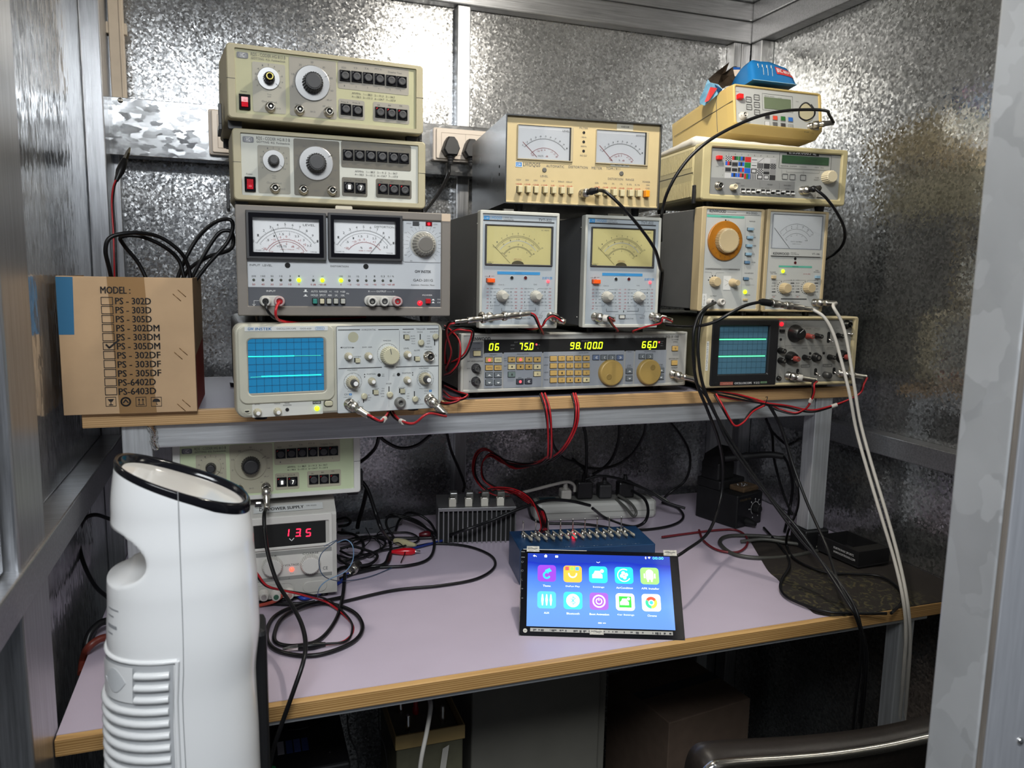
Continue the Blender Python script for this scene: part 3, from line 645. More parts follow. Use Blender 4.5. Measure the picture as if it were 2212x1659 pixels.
    for q, cs_ in (((348, 905, 578, 1003), ((405, 957, 'black'), (535, 957, 'red'))), ((1330, 905, 1665, 1000), ((1397, 958, 'black'), (1512, 958, 'dark'), (1632, 958, 'red')))):
        a = B(*q); o = d.part('terminal_block', lambda m: m.plate(*a, .0035, -.0015, sh, (a[3]-a[2])/2*.98, .001, 6))
        for u, v, c in cs_:
            xx, zz = P(u, v); k = MB(); k.lathe((xx, -.0015, zz), [(.0072, 0), (.0068, .010), (.0058, .0112), (.0042, .0112), (.0040, .006)], sh if c != 'red' else mat('faded_red_grey', 'a89090', .45), n=20); k.lathe((xx, -.006, zz), [(.0044, 0), (.0044, .0045), (.003, .005)], c, n=16); k.lathe((xx, -.0112, zz), [(.0022, 0), (.0014, .001)], 'nickel', n=10); k.build('terminal', o)
    for i, (a, c) in enumerate(zip((869, 935, 1000, 1065, 1131), ('2a7a70', 'c4bca0', 'a8a8a0', 'a8a8a0', 'a8a8a0'))):
        q = B(a-22, 932, a+22, 982); cm = mat('button_'+c, c, .4)
        d.part('push_button', lambda m: (m.frame(q[0]-.0006, q[1]+.0006, q[2]-.0006, q[3]+.0006, .001, .0035, .0028, 'steelblk', .0004, .0001), m.plate(q[0]+.0004, q[1]-.0004, q[2]+.0004, q[3]-.0004, .0035, -.003, cm, .0006, .0006)))
    q = B(1908, 935, 1950, 978); d.part('power_button', lambda m: m.plate(*q, .0035, -.003, 'red', .0006, .0006))
    x, z = P(1856, 976); d.part('power_light', lambda m: led(m, x, z, .0036, 'ledr', .0035), label='lit red')
    def hd(m): q = B(1065, 65, 1222, 100); m.plate(q[0], q[1], H-.001, H+.0045, .012, .004, mat('handle_clip', 'c4bca8', .4), .0015)
    d.part('handle_clip', hd)
    feet(d, W, D, .009, .009)
gadf()

# ------------------------------------------------------------------ left oscilloscope
gos = Dev('oscilloscope', 'light grey oscilloscope with bright blue screen at the bottom of the left stack', 'test instrument', -.009, 1.0895, -.197, 6.1, .292, .127, .40, cC)
def gosf():
    d = gos; W, H, D = d.W, d.H, d.D; P, B, T = d.P, d.B, d.T; cs = mat('scope_case_grey', 'a4a294', .5, vary=.03, bump=.05); pl = mat('scope_panel', 'aeb2b2', .5)
    def case(m):
        L = [[(x, y, z) for x, z in rrect(i, W-i, i, H-i, .012, 6)] for i, y in ((.004, -.001), (.0012, .001), (0, .005), (0, .03), (.0025, .032))]
        m.loft(L, cs); g_ = mat('scope_cover_dark', '3c3c3a', .45, vary=.1)
        m.loft([[(x+y*.07, y, z) for x, z in rrect(.004, W-.006, .004, H-.003, .010, 6)] for y in (.032, .33)], g_)
    d.part('case', case)
    q = B(150, 90, 1070, 835)
    crt = B(248, 195, 968, 735)
    def bez(m):
        m.frame(q[0], q[1], q[2], q[3]-.001, (.012, .012, .012, .018), .001, -.0035, cs, .011, .0015, 6)
        m.frame(crt[0]-.006, crt[1]+.0055, crt[2]-.0045, crt[3]+.0035, (.006, .0055, .0045, .0035), .001, -.0025, mat('bezel_shade_grey', '8a877c', .5), .003, .0015)
        a = B(210, 108, 1003, 152); m.plate(*a, -.003, -.0042, mat('name_strip', 'b8bab8', .4), .001)
    d.part('screen_bezel', bez)
    def scr(m):
        m.rect(*crt, -.0013, mat('blue_phosphor_glass', '20709c', .12, emit=.34))
        y = -.0016; g = mat('graticule_line', '0c3a5c', .5); w_ = crt[1]-crt[0]; h = crt[3]-crt[2]
        for i in range(1, 10): x = crt[0]+w_*i/10; m.rect(x-.00022, x+.00022, crt[2], crt[3], y, g)
        for i in range(1, 8): z = crt[2]+h*i/8; m.rect(crt[0], crt[1], z-.00022, z+.00022, y, g)
        for i in range(50): x = crt[0]+w_*i/50; m.rect(x-.00012, x+.00012, crt[2]+h/2-.0007, crt[2]+h/2+.0007, y, g)
    so = d.part('screen', scr)
    y = -.0019; t = mat('bright_trace', '28ffb8', .3, emit=2.2); t2 = mat('faint_trace', '48d8c0', .3, emit=.5)
    k = MB(); k.line([P(250, 399), P(470, 396), P(684, 391)], .0011, t, y); k.line([P(684, 391), P(940, 387)], .0007, t2, y); k.build('trace', so)
    k = MB(); k.line([P(268, 595), P(380, 590)], .0007, t2, y); k.line([P(375, 588), P(650, 580), P(942, 571)], .0012, t, y); k.build('trace', so)
    q2 = B(1090, 100, 2065, 915)
    def pan(m):
        m.plate(*q2, .001, -.0022, pl, .003, .0006); a = B(285, 838, 960, 962); m.plate(*a, .001, -.0018, mat('scope_panel2', 'b6b6b0', .5), .001)
        m.frame(*q2, .0007, -.002, -.0026, 'dgrey', .003, .0001)
    d.part('control_panel', pan)
    def let(m):
        y = -.0024; k = 'dark'
        T(m, 'GW', 240, 120, 295, 146, mat('logo_blue', '3878b0', .5), -.0044, .04); T(m, 'INSTEK', 312, 120, 468, 146, mat('logo_blue', '3878b0', .5), -.0044, .02)
        T(m, 'OSCILLOSCOPE', 515, 122, 700, 138, INK, -.0044); T(m, 'GOS-620', 738, 121, 845, 137, INK, -.0044); a = B(882, 112, 972, 142); m.frame(*a, .0004, -.0042, -.0045, 'blue', .002, .0001); T(m, '20MHz', 895, 120, 960, 134, 'blue', -.0044)
        for a in ((1103, 139, 1313, 147), (1486, 136, 1684, 143), (1720, 133, 1826, 140), (1950, 131, 2058, 138), (1108, 503, 1522, 511), (1655, 488, 2060, 495)): m.rect(*B(*a), y, k)
        for s, a in (('HORIZONTAL', (1328, 134, 1465, 149)), ('TRIGGER', (1848, 128, 1938, 143)), ('VERTICAL', (1540, 485, 1640, 500)), ('MODE', (1860, 158, 1910, 170)), ('SOURCE', (1982, 156, 2055, 168)), ('TRIG ALT', (1720, 160, 1793, 173)),
                     ('TIME/DIV', (1532, 240, 1610, 252)), ('POSITION', (1147, 305, 1236, 319)), ('SWP. VAR.', (1335, 302, 1430, 315)), ('LEVEL', (1730, 313, 1783, 327)), ('SLOPE', (1830, 332, 1884, 345)), ('TRIG IN', (1935, 300, 1998, 312)), ('1MΩ//25pF', (1928, 326, 2005, 337)),
                     ('×10 MAG', (1252, 392, 1323, 403)), ('CAL', (1422, 421, 1448, 431)), ('VOLTS/DIV', (1190, 520, 1290, 533)), ('VOLTS/DIV', (1876, 502, 1968, 515)), ('POSITION', (1378, 558, 1462, 572)), ('POSITION', (1716, 548, 1798, 562)), ('DC', (1525, 562, 1546, 573)), ('BAL.', (1522, 578, 1550, 588)), ('DC', (1630, 560, 1648, 570)), ('BAL.', (1625, 575, 1652, 585)),
                     ('MODE', (1563, 650, 1613, 663)), ('CH1', (1520, 697, 1545, 708)), ('CH2', (1515, 720, 1545, 731)), ('DUAL', (1508, 745, 1546, 756)), ('ADD', (1515, 772, 1545, 783)), ('CH2 INV', (1682, 688, 1745, 700)), ('ALT', (1452, 682, 1477, 692)), ('CHOP', (1452, 698, 1493, 708)),
                     ('AC', (1388, 760, 1408, 770)), ('GND', (1390, 785, 1420, 795)), ('DC', (1390, 808, 1410, 818)), ('AC', (1765, 745, 1785, 755)), ('GND', (1757, 769, 1785, 779)), ('DC', (1763, 792, 1783, 802)), ('AUTO', (1797, 197, 1838, 208)), ('NORM', (1797, 222, 1840, 232)), ('TV-V', (1803, 246, 1838, 256)), ('TV-H', (1803, 270, 1838, 280)),
                     ('CH1', (1953, 197, 1982, 207)), ('CH2', (1953, 221, 1982, 231)), ('LINE', (1950, 244, 1982, 254)), ('EXT', (1953, 268, 1982, 278)), ('CH1', (1163, 750, 1207, 767)), ('CH2', (1928, 718, 1970, 735)), ('1MΩ//25pF', (1157, 782, 1240, 793)), ('1MΩ//25pF', (1925, 746, 2000, 757)), ('PULL×5MAG', (1198, 722, 1290, 733)), ('PULL×5MAG', (1882, 695, 1966, 705)),
                     ('300Vpk MAX', (1285, 872, 1345, 882)), ('300Vpk MAX', (1828, 848, 1920, 858)), ('INTEN', (308, 847, 356, 858)), ('FOCUS', (496, 841, 551, 852)), ('TRACE', (592, 837, 640, 848)), ('ROTATION', (580, 855, 658, 866))):
            T(m, s, *a, k, y)
        for a, b in ((1223, 758), (1985, 725)): m.rect(*B(a-12, b-10, a+12, b+10), y, 'blue'); T(m, 'X' if a < 1500 else 'Y', a-5, b-6, a+5, b+6, 'white', y-.0002)
        m.rect(*B(862, 822, 942, 850), -.002, k); T(m, 'POWER', 870, 828, 935, 843, 'white', -.0022)
        for a in ((1688, 150, 1690, 478), (2062, 150, 2064, 390)): m.line([P(a[0], a[1]), P(a[2], a[3])], .0003, k, y)
        m.line([P(1589, 520), P(1589, 625)], .0002, k, y); m.line([P(1590, 812), P(1590, 880)], .0002, k, y)
        for cx, cy, r, n in ((1578, 375, .0155, 20), (1245, 640, .0128, 12), (1937, 615, .0128, 12)):
            x, z = P(cx, cy); m.ring(x, z, r, .0003, y, k, 36, -45, 235); scale(m, x, z, r-.0004, 232, -42, y, k, n, 2, -.0012, .0003, arc=False)
        for a, b in ((1132, 312), (1250, 312)): x, z = P(a, b); s_ = -1 if a < 1200 else 1; m.poly([(x-.0015*s_, z-.0012), (x+.0015*s_, z), (x-.0015*s_, z+.0012)], y, k)
        for a, b in ((1357, 568), (1357, 592), (1815, 552), (1815, 574)): x, z = P(a, b); s_ = 1 if b in (568, 552) else -1; m.poly([(x-.0012, z-.0008*s_), (x+.0012, z-.0008*s_), (x, z+.0014*s_)], y, k)
        x, z = P(1248, 213); m.poly(circ(x, z, .0075, 20), y+.00005, mat('worn_sticker_patch', 'aaa890', .7))
        for a, b in ((1295, 830), (1877, 803), (2033, 383)): x, z = P(a, b); m.line([(x-.002, z-.0015), (x+.002, z-.0015), (x, z+.0018)], .0003, k, y, True)
    d.part('panel_lettering', let)
    ck = mat('cream_knob', 'a8a28c', .4); ck2 = mat('cream_knob_cap', 'b8b49a', .4)
    for a, b, r, h in ((1200, 395, .0058, .012), (1391, 392, .0058, .012), (1763, 378, .0058, .012), (1423, 630, .0055, .012), (1760, 620, .0055, .012), (333, 928, .0055, .011), (525, 920, .0055, .011)):
        x, z = P(a, b); d.part('small_knob', lambda m: knob(m, x, z, r, h, ck, cap='white', ribs=1, n=14, y0=-.002, taper=.62))
    x, z = P(1590, 385); d.part('timebase_knob', lambda m: knob(m, x, z, .0135, .014, ck2, ribs=1, n=28, y0=-.002, taper=.93, ptr=(100, 'dgrey')))
    for a, b in ((1240, 640), (1928, 605)):
        x, z = P(a, b); d.part('attenuator_knob', lambda m: (knob(m, x, z, .0095, .009, ck, ribs=1, n=20, y0=-.002, taper=.85), knob(m, x, z, .0052, .012, 'dark', cap='white', y0=-.011, taper=.8, n=14)))
    for a, b in ((1758, 212), (1288, 434), (1858, 418), (1463, 737), (1716, 725)):
        q_ = B(a-22, b-20, a+22, b+20); d.part('push_button', lambda m: (m.rect(q_[0]-.0014, q_[1]-.0006, q_[2]+.0002, q_[3]+.0006, -.0023, 'steelblk'), m.plate(*q_, -.002, -.006, ck2, .0006, .0006)))
    for a, b0, b1, bs in ((1887, 182, 295, 262), (2025, 182, 292, 205), (1590, 682, 790, 757), (1347, 750, 838, 772), (1832, 728, 812, 800)):
        x, z0 = P(a, b1); z1 = P(a, b0)[1]; zs = P(a, bs)[1]; d.part('slide_switch', lambda m: (m.rect(x-.0007, x+.0007, z0, z1, -.0023, 'steelblk'), m.lathe((x, -.0022, zs), [(.0036, 0), (.0032, .004), (.0045, .0045), (.0045, .0055), (.003, .006)], ck2, n=16)))
    for a, b in ((1495, 574), (1680, 569), (619, 904)): x, z = P(a, b); d.part('trim_hole', lambda m: m.lathe((x, -.002, z), [(.0025, 0), (.0025, .0005)], 'steelblk', n=14))
    for a, b in ((1967, 395), (1212, 850), (1975, 805)): x, z = P(a, b); d.part('coaxial_socket', lambda m: bnc(m, x, z, -.002, 'nickel', 1.15))
    x, z = P(1690, 835); d.part('ground_terminal', lambda m: m.lathe((x, -.002, z), [(.0082, 0), (.0078, .007), (.0062, .009), (.0035, .009), (.003, .004)], mat('terminal_grey', '6a6a66', .4), n=20))
    x, z = P(903, 893); d.part('power_light', lambda m: led(m, x, z, .0034, 'ledg', -.0018), label='lit green')
    a = B(975, 820, 1050, 868); d.part('power_button', lambda m: (m.frame(a[0]-.0008, a[1]+.0008, a[2]-.0008, a[3]+.0008, .001, .001, -.0022, 'dark', .003, .0003), m.plate(*a, .001, -.005, ck2, .0028, .001)))
    a = B(205, 908, 268, 942); d.part('calibration_terminal', lambda m: (m.frame(*a, .0012, 0, -.0022, cs, .002, .0003), m.rect(a[0]+.002, a[1]-.002, a[2]+.0018, a[3]-.0015, -.0016, 'steelblk')))
    feet(d, W, D, .010, .008, .035)
gosf()
# ================================================================== centre and right instruments
def cream(n, c): return mat(n, c, .45)
# ---- wide cream distortion meter on the two voltmeters
tdm = Dev('distortion_meter', 'cream distortion meter with steel case and orange power button on two voltmeters', 'test instrument', .401, 1.20, .1145, -6.09, .263, .137, .30, cD)
def tdmf():
    d = tdm; W, H, D = d.W, d.H, d.D; P, B, T = d.P, d.B, d.T; pl = mat('cream_panel', 'baa87e', .5, vary=.03); cs = brushed('grey_steel_cover', (.13, .135, .14), .25, (30, 3, 3), .12, .8)
    def cover(m):
        t = .002; m.box(0, W, 0, D, H-t, H, cs); m.box(0, t, 0, D, 0, H-t, cs); m.box(W-t, W, 0, D, 0, H-t, cs); m.box(t, W-t, D-t, D, 0, H-t, cs); m.box(t, W-t, .002, D-t, 0, .002, cs)
    d.part('steel_cover', cover)
    for y, z in ((.045, H*.45), (.045, H*.36), (.24, H*.40)): d.part('screw_hole', lambda m: m.lathe((.0001, y, z), [(.0025, 0), (.0025, .0005)], 'steelblk', axis='-x', n=12))
    def fp(m):
        m.plate(.002, W-.002, .002, H-.002, .012, .006, pl); m.box(.002, W-.002, .002, .006, .0005, .004, pl, .0006); 
    d.part('front_panel', fp)
    y = .0056
    def let(m):
        k = 'dgrey'; F = lambda s, *a, mt=k: T(m, s, *a, mt, y, off=-.006)
        q = B(693, 540, 758, 590, -.006); m.rect(*q, y+.0002, 'blue'); m.frame(*q, .0007, y, y-.0002, 'white', .0005, .0001); F('LW', 708, 552, 745, 578, mt='white')
        F('LWDQGS', 768, 548, 935, 592); F('AUTOMATIC    DISTORTION    METER    TDM-1911', 992, 572, 1712, 622) if 0 else None
        for s, a, b, c in (('AUTOMATIC', 992, 1168, 584), ('DISTORTION', 1210, 1397, 592), ('METER', 1435, 1537, 601), ('TDM-1911', 1577, 1712, 606)): F(s, a, c-12, b, c+12)
        F('LEVEL', 935, 670, 1010, 690); F('DISTORTION', 1594, 697, 1742, 718); F('RANGE', 1768, 704, 1848, 724); F('FILTER', 1318, 202, 1400, 220); F('14KHz', 1334, 292, 1384, 306); F('400Hz', 1328, 380, 1387, 396); F('NO GO', 1322, 470, 1390, 487)
        for a, s, t in zip((724, 807, 890, 972, 1055, 1137, 1217), ('100V', '30V', '10V', '3V', '1V', '300mV', '100mV'), ('+40dB', '+30dB', '+20dB', '+10dB', '0dB', '-10dB', '-20dB')):
            b = 714+(a-724)*.046; F(s, a-6*len(s), b-8, a+6*len(s), b+8); F(t, a-6*len(t), b+34, a+6*len(t), b+50, mt='redp')
        for a, s, t in zip((1485, 1566, 1644, 1724, 1802, 1880), ('30%', '10%', '3%', '1%', '0.3%', '0.1%'), ('-10dB', '-20dB', '-30dB', '-40dB', '-50dB', '-60dB')):
            b = 746+(a-1485)*.05; F(s, a-6*len(s), b-8, a+6*len(s), b+8); F(t, a-6*len(t), b+32, a+6*len(t), b+48, mt='redp')
        F('POWER', 1932, 728, 2005, 746); F('ON', 1966, 760, 1998, 776); F('OFF', 1960, 792, 2000, 808)
    d.part('panel_lettering', let)
    for q in ((1680, 165, 1840, 235), (1620, 555, 1802, 588)):
        def lb(m): a = B(*q, -.006); m.rect(*a, y-.0003, mat('paper_label', 'b8b4a4', .7)); s = '龙威仪器' if q[1] < 200 else '4C 6 %'; m.text(s, a[0]+.007, a[1]-(.007 if q[1] < 200 else .003), (a[2]+a[3])/2, .003, 'dark', y-.0005)
        d.part('sticker', lb)
    def meter(q, nm, needle, dist):
        a = B(*q, -.006)
        fo = d.part('meter', lambda m: m.frame(a[0], a[1], a[2], a[3], (.0012, .004, .0018, .0012), .0062, .0035, mat('meter_rim_cream', 'a89c80', .35), .001, .0005))
        def dial(m):
            y2 = .0052; m.rect(a[0], a[1], a[2], a[3], .0058, mat('meter_card_cool', 'b8bcc4', .45)); cx = (a[0]+a[1])/2-.001; cz = a[2]-.006; w_ = a[1]-a[0]
            scale(m, cx, cz, w_*.46, 140, 38, y2, INK, 50, 5, .0024, .0003, ['0', '.1', '.2', '.3', '.4', '.5', '.6', '.7', '.8', '.9', '1'], .002, ky=.93)
            scale(m, cx, cz, w_*(.31 if not dist else .29), 142, 36, y2, 'redp', 32, 4, .0018, .0003, ['-20', '', '-10', '-5', '0', '', '+1', '+2', 'dB'], .0019, ky=.9, out=False)
            m.text(nm, a[1]-(.022 if dist else .018), a[1]-.0065, a[3]-.0065, .0028, INK, y2)
            if not dist: m.text('VOLTS', cx-.011, cx-.002, cz+.013, .0024, 'dark', y2)
            else: m.text('%', cx-.004, cx-.0015, cz+.013, .0024, 'dark', y2)
            m.text('dB', cx+.002, cx+.006, cz+.013, .0024, 'redp', y2); m.rect(a[1]-.0062, a[1]-.004, a[2]+.0018, a[3]-.0012, .0050, 'dark')
        k = MB(); dial(k); k.build('dial_card', fo)
        k = MB(); n0 = P(*needle[0], -.006); n1 = P(*needle[1], -.006); k.line([n0, n1], .0005, 'redwire', .0046); k.line([(n0[0]+.0006, n0[1]), (n1[0]+.0006, n1[1])], .0002, 'steelblk', .0044); k.build('needle', fo)
        k = MB(); k.box(a[0]+.0012, a[1]-.004, .0036, .0040, a[2]+.0018, a[3]-.0012, 'glass'); k.build('glass_pane', fo)
    meter((708, 188, 1253, 530), 'LEVEL', ((762, 345), (898, 493)), 0); meter((1472, 236, 1985, 570), 'DISTORTION', ((1510, 380), (1635, 532)), 1)
    for a, b in ((1360, 255), (1358, 345), (1357, 435)): x, z = P(a, b, -.006); d.part('filter_hole', lambda m: m.lathe((x, .006, z), [(.0023, 0), (.0023, .0004)], 'steelblk', n=14))
    for a, b in ((975, 619), (1725, 653)): x, z = P(a, b, -.006); d.part('zero_screw', lambda m: m.lathe((x, .006, z), [(.0037, 0), (.0037, .0007), (.003, .001)], mat('screw_grey', '5c5a54', .4), n=18))
    bt = mat('cream_button', 'b4aa88', .4)
    for i, (a, b) in enumerate([(727, 810), (808, 812), (889, 814), (974, 816), (1056, 820), (1139, 823), (1220, 826), (1488, 838), (1567, 840), (1644, 843), (1725, 847), (1803, 849), (1880, 852), (1958, 855)]):
        q = B(a-20, b-32, a+20, b+32, -.006); mt = mat('orange_button', 'e8900c', .35) if i == 13 else bt
        d.part('power_button' if i == 13 else 'range_button', lambda m: (m.rect(q[0]-.0009, q[1]-.0003, q[2]-.0003, q[3]+.0002, .0058, 'steelblk'), m.plate(q[0]+.0002, q[1], q[2], q[3], .006, -.001-(.004 if i not in (2, 10) else 0), mt, .0006, .0006)), label='orange power button' if i == 13 else None)
    x, z = P(1345, 850, -.006); d.part('coaxial_socket', lambda m: bnc(m, x, z, .006, 'nickel'))
    feet(d, W, D, .007, .0105)
tdmf()

# ---- the two small ac voltmeters
def tvtf(d, cr, sel):
    W, H, D = d.W, d.H, d.D; P, B, T = d.P, d.B, d.T; fr = mat('pale_frame_plastic', 'b0b0a8', .45); pl = mat('blue_grey_panel', '969da2', .5, vary=.02); cv = brushed('grey_cover_sheet', (.16, .16, .16), .4, (20, 2, 2), .1, .4)
    d.part('cover', lambda m: m.box(.002, W-.002, .017, D, .002, H-.002, cv, .001))
    d.part('front_frame', lambda m: (m.frame(0, W, 0, H, (.0045, .0045, .0055, .0055), .0172, 0, fr, .002, .001)))
    d.part('front_panel', lambda m: m.rect(.0045, W-.0045, .0055, H-.0055, .003, pl))
    y = .0027; X = cr[0]; Yy = cr[1]; kx = cr[2]; ky = cr[3]
    def Q(a, b): return P(X+(a-345)*kx, Yy+(b-65)*ky, -.003)
    def BB_(a, b, c, e): p = Q(a, (b+e)/2); q = Q(c, (b+e)/2); r = Q((a+c)/2, b); s = Q((a+c)/2, e); return p[0], q[0], s[1], r[1]
    def let(m):
        F = lambda s, a, b, c, e, mt='dgrey': m.text(s, *(lambda q: (q[0], q[1], (q[2]+q[3])/2, q[3]-q[2]))(BB_(a, b, c, e)), mt, y)
        lb = mat('sky_blue_print', '3888c0', .5)
        m.rect(*BB_(385, 118, 440, 158), y, lb); F('LW', 395, 128, 430, 148, 'white'); F('LWDQGS', 448, 122, 560, 156, lb); F('2CH  AC', 590, 132, 665, 142); F('VOLTMETER', 577, 152, 676, 164); F('TVT-322', 917, 146, 1045, 172, 'dark')
        m.rect(*BB_(380, 168, 1072, 180), y, 'dark'); m.rect(*BB_(515, 664, 932, 692), y, lb); F('RANGE', 693, 672, 755, 684)
        F('ON', 395, 704, 430, 716); F('OFF', 455, 702, 486, 714); m.rect(*BB_(436, 700, 444, 716), y, 'dark')
        F('龙威仪器', 950, 712, 1052, 738, lb)
        F('CH1/2', 528, 784, 582, 796); F('CH2', 870, 782, 902, 794); F('SELECTOR', 755, 1112, 838, 1126); F('CH2', 922, 1086, 958, 1098); F('INPUT', 905, 1106, 952, 1120)
        for cx in (556, 888):
            for i, (l, r) in enumerate(zip(('100', '30', '10', '3', '1', '0.3'), ('0.3', '1', '3', '10', '30', '100'))):
                b = 828+i*33
                F(l, cx-110, b-7, cx-110+9*len(l), b+7); F(r, cx+88, b-7, cx+88+9*len(r), b+7); F(('-70', '-60', '-50', '-40', '-30', '-20')[i], cx-150, b-6, cx-125, b+6, 'redp'); F(('+10', '0', '10', '20', '30', '40')[i], cx+128, b-6, cx+152, b+6, 'redp')
                if i in (0, 5): m.line([Q(cx-78, b), Q(cx-22, b), Q(cx-14, b+(14 if i == 0 else -14))], .0003, 'dark', y); m.line([Q(cx+82, b), Q(cx+28, b), Q(cx+14, b+(14 if i == 0 else -14))], .0003, 'dark', y)
                else: m.line([Q(cx-78, b), Q(cx-55, b)], .0005, 'dark', y); m.line([Q(cx+55, b), Q(cx+78, b)], .0005, 'dark', y)
            F('mV', cx-108, 1014, cx-88, 1026); F('dB', cx-150, 1012, cx-130, 1024, 'redp'); F('V', cx+94, 1014, cx+104, 1026); F('dB', cx+130, 1012, cx+150, 1024, 'redp')
        m.line([Q(558, 1018), Q(558, 1048), Q(680, 1048)], .0006, 'dark', y); m.line([Q(888, 1015), Q(888, 1045), Q(770, 1045)], .0006, 'dark', y); m.rect(*BB_(732, 1038, 740, 1056), y, 'dark')
        m.line([Q(652, 1160), Q(652, 1078), Q(940, 1078), Q(955, 1048), Q(1050, 1048), Q(1050, 1150)], .0002, 'dark', y)
    d.part('panel_lettering', let)
    a = BB_(395, 210, 1055, 605)
    fo = d.part('meter', lambda m: m.frame(a[0], a[1], a[2], a[3], (.0024, .0034, .0022, .0020), .003, .0, 'dark', .001, .0006))
    def dial(m):
        y2 = .0022; m.rect(a[0], a[1], a[2], a[3], .0026, mat('straw_meter_card', 'd0c488', .5, vary=.03)); cx = a[0]+(a[1]-a[0])*.48; w_ = a[1]-a[0]; cz = a[2]+.0012; q = (a[3]-a[2])
        for r, n, l, nums, ot in ((.40, 50, .0022, ['0', '1', '2', '3', '4', '5', '6', '7', '8', '9', '10'], True), (.385, 30, .0018, ['', '.5', '1', '1.5', '2', '2.5', '3'], False), (.255, 40, .0016, ['-20', '', '-10', '', '-5', '0', '', '+1', 'dB'], True), (.245, 40, .0014, ['-20', '-5', '', '0', '', '2', '+3'], False)):
            scale(m, cx, cz, w_*r, 146, 34, y2, 'dgrey', n, 5, l, .00022, nums, .0017, out=ot)
        m.line(arcpts(cx, cz, w_*.335, w_*.335, 142, 38, 24), .0012, mat('painted_mirror_band', 'dcdcd4', .3), y2-.0001)  # mirror arc painted flat pale in place of its bright reflection
        m.text('AC  VOLTS', a[1]-.0205, a[1]-.0075, a[3]-.0068, .0018, 'dgrey', y2); m.text('0dB=1Vrms', cx-.006, cx+.006, cz+.0095, .0011, 'redp', y2); m.text('0dBm=1mW(600Ω)', cx-.007, cx+.007, cz+.0077, .0011, 'redp', y2); m.text('CLASS 1.5', a[0]+.005, a[0]+.014, a[2]+.0048, .0016, 'dgrey', y2); m.text('⏊⎔', a[1]-.010, a[1]-.007, a[2]+.0048, .0016, 'dgrey', y2) if 0 else None
        m.poly([(cx+.0105*math.cos(R_(t)), a[2]+.0018+.0062*math.sin(R_(t))) for t in range(0, 181, 15)], y2-.0005, mat('hub_cover_brown', '5c543c', .35))
        m.rect(a[0]+.0024, a[0]+.012, a[2]+.002, a[2]+.003, y2-.0002, 'steelblk')
    k = MB(); dial(k); k.build('dial_card', fo)
    k = MB(); n0 = Q(468, 398); n1 = Q(637, 578); k.line([n0, n1], .00035, 'steelblk', .0012); k.build('needle', fo)
    k = MB(); k.box(a[0]+.0024, a[1]-.0034, .0006, .0010, a[2]+.0022, a[3]-.002, 'glass'); k.build('glass_pane', fo)
    for u, c in ((657, 'steelblk'), (790, mat('dark_red_hole', '4a0c14', .4))): x, z = Q(u, 723); d.part('zero_screw', lambda m: m.lathe((x, .003, z), [(.0034, 0), (.0034, .0006), (.0028, .0006)], 'white' if 0 else pl, n=16) and m.lathe((x, .0026, z), [(.0027, 0), (.0027, .0004)], c, n=16))
    q = BB_(410, 728, 480, 768); d.part('power_button', lambda m: (m.rect(q[0]-.0008, q[1]-.004, q[2]-.0002, q[3]+.0004, .0026, 'steelblk'), m.plate(*q, .003, -.006, mat('orange_red_button', 'e85818', .35, emit=.12), .0008, .0008)), label='orange power button')
    x, z = Q(1010, 757); d.part('power_light', lambda m: led(m, x, z, .0026, 'ledrr', .003), label='lit red')
    kn = mat('pale_grey_knob', 'b2b0a6', .4)
    for u, v in ((558, 900), (886, 902)):
        x, z = Q(u, v); d.part('range_knob', lambda m: (knob(m, x, z, .0098, .006, kn, y0=.0028, taper=.95, ribs=1, n=20), knob(m, x, z, .0086, .013, kn, y0=-.003, taper=.62, n=20), m.box(x-.0015, x+.0105, -.006, -.003, z+.000, z+.0028, kn, .0006)))
    for u, v in ((438, 1100), (1035, 1098)): x, z = Q(u, v); d.part('coaxial_socket', lambda m: bnc(m, x, z, .003, 'nickel'))
    q = BB_(690, 1085, 750, 1118); d.part('selector_switch', lambda m: (m.frame(q[0]-.0006, q[1]+.0006, q[2]-.0006, q[3]+.0006, .0008, .003, .002, 'dark', .0004, .0001), m.plate(q[0]+.0004, q[1]-.002, q[2]+.0002, q[3]-.0002, .003, -.0005, mat('switch_cap', 'c4c4bc', .35), .0004, .0004)))
    for y_, z_ in ((.012, H-.02), (.02, .016)): d.part('cover_screw', lambda m: m.lathe((.002, y_+.012, z_), [(.0017, 0), (.0014, .0014)], 'nickel', axis='-x', n=10))
    def hd(m): q = BB_(595, 35, 755, 72) if sel else BB_(595, 35, 690, 72); m.plate(q[0], q[1], H-.001, H+.004, .016, .010, 'nickel', .001)
    d.part('handle_clip', hd)
    feet(d, W, D, .006, .009, .022)
tv1 = Dev('voltmeter', 'grey ac voltmeter with straw yellow dial, the left of the pair on the signal generator', 'test instrument', .361, 1.2, -.085, -1.44, .134, .187, .26, cE)
tv2 = Dev('voltmeter', 'grey ac voltmeter with straw yellow dial crossed by a black cable, right of the pair', 'test instrument', .543, 1.2, -.0845, -2.2, .1395, .1870, .26, cE)
tvtf(tv1, (345, 65, 1, 1), 0); tvtf(tv2, (1378, 95, .942, .973), 1)

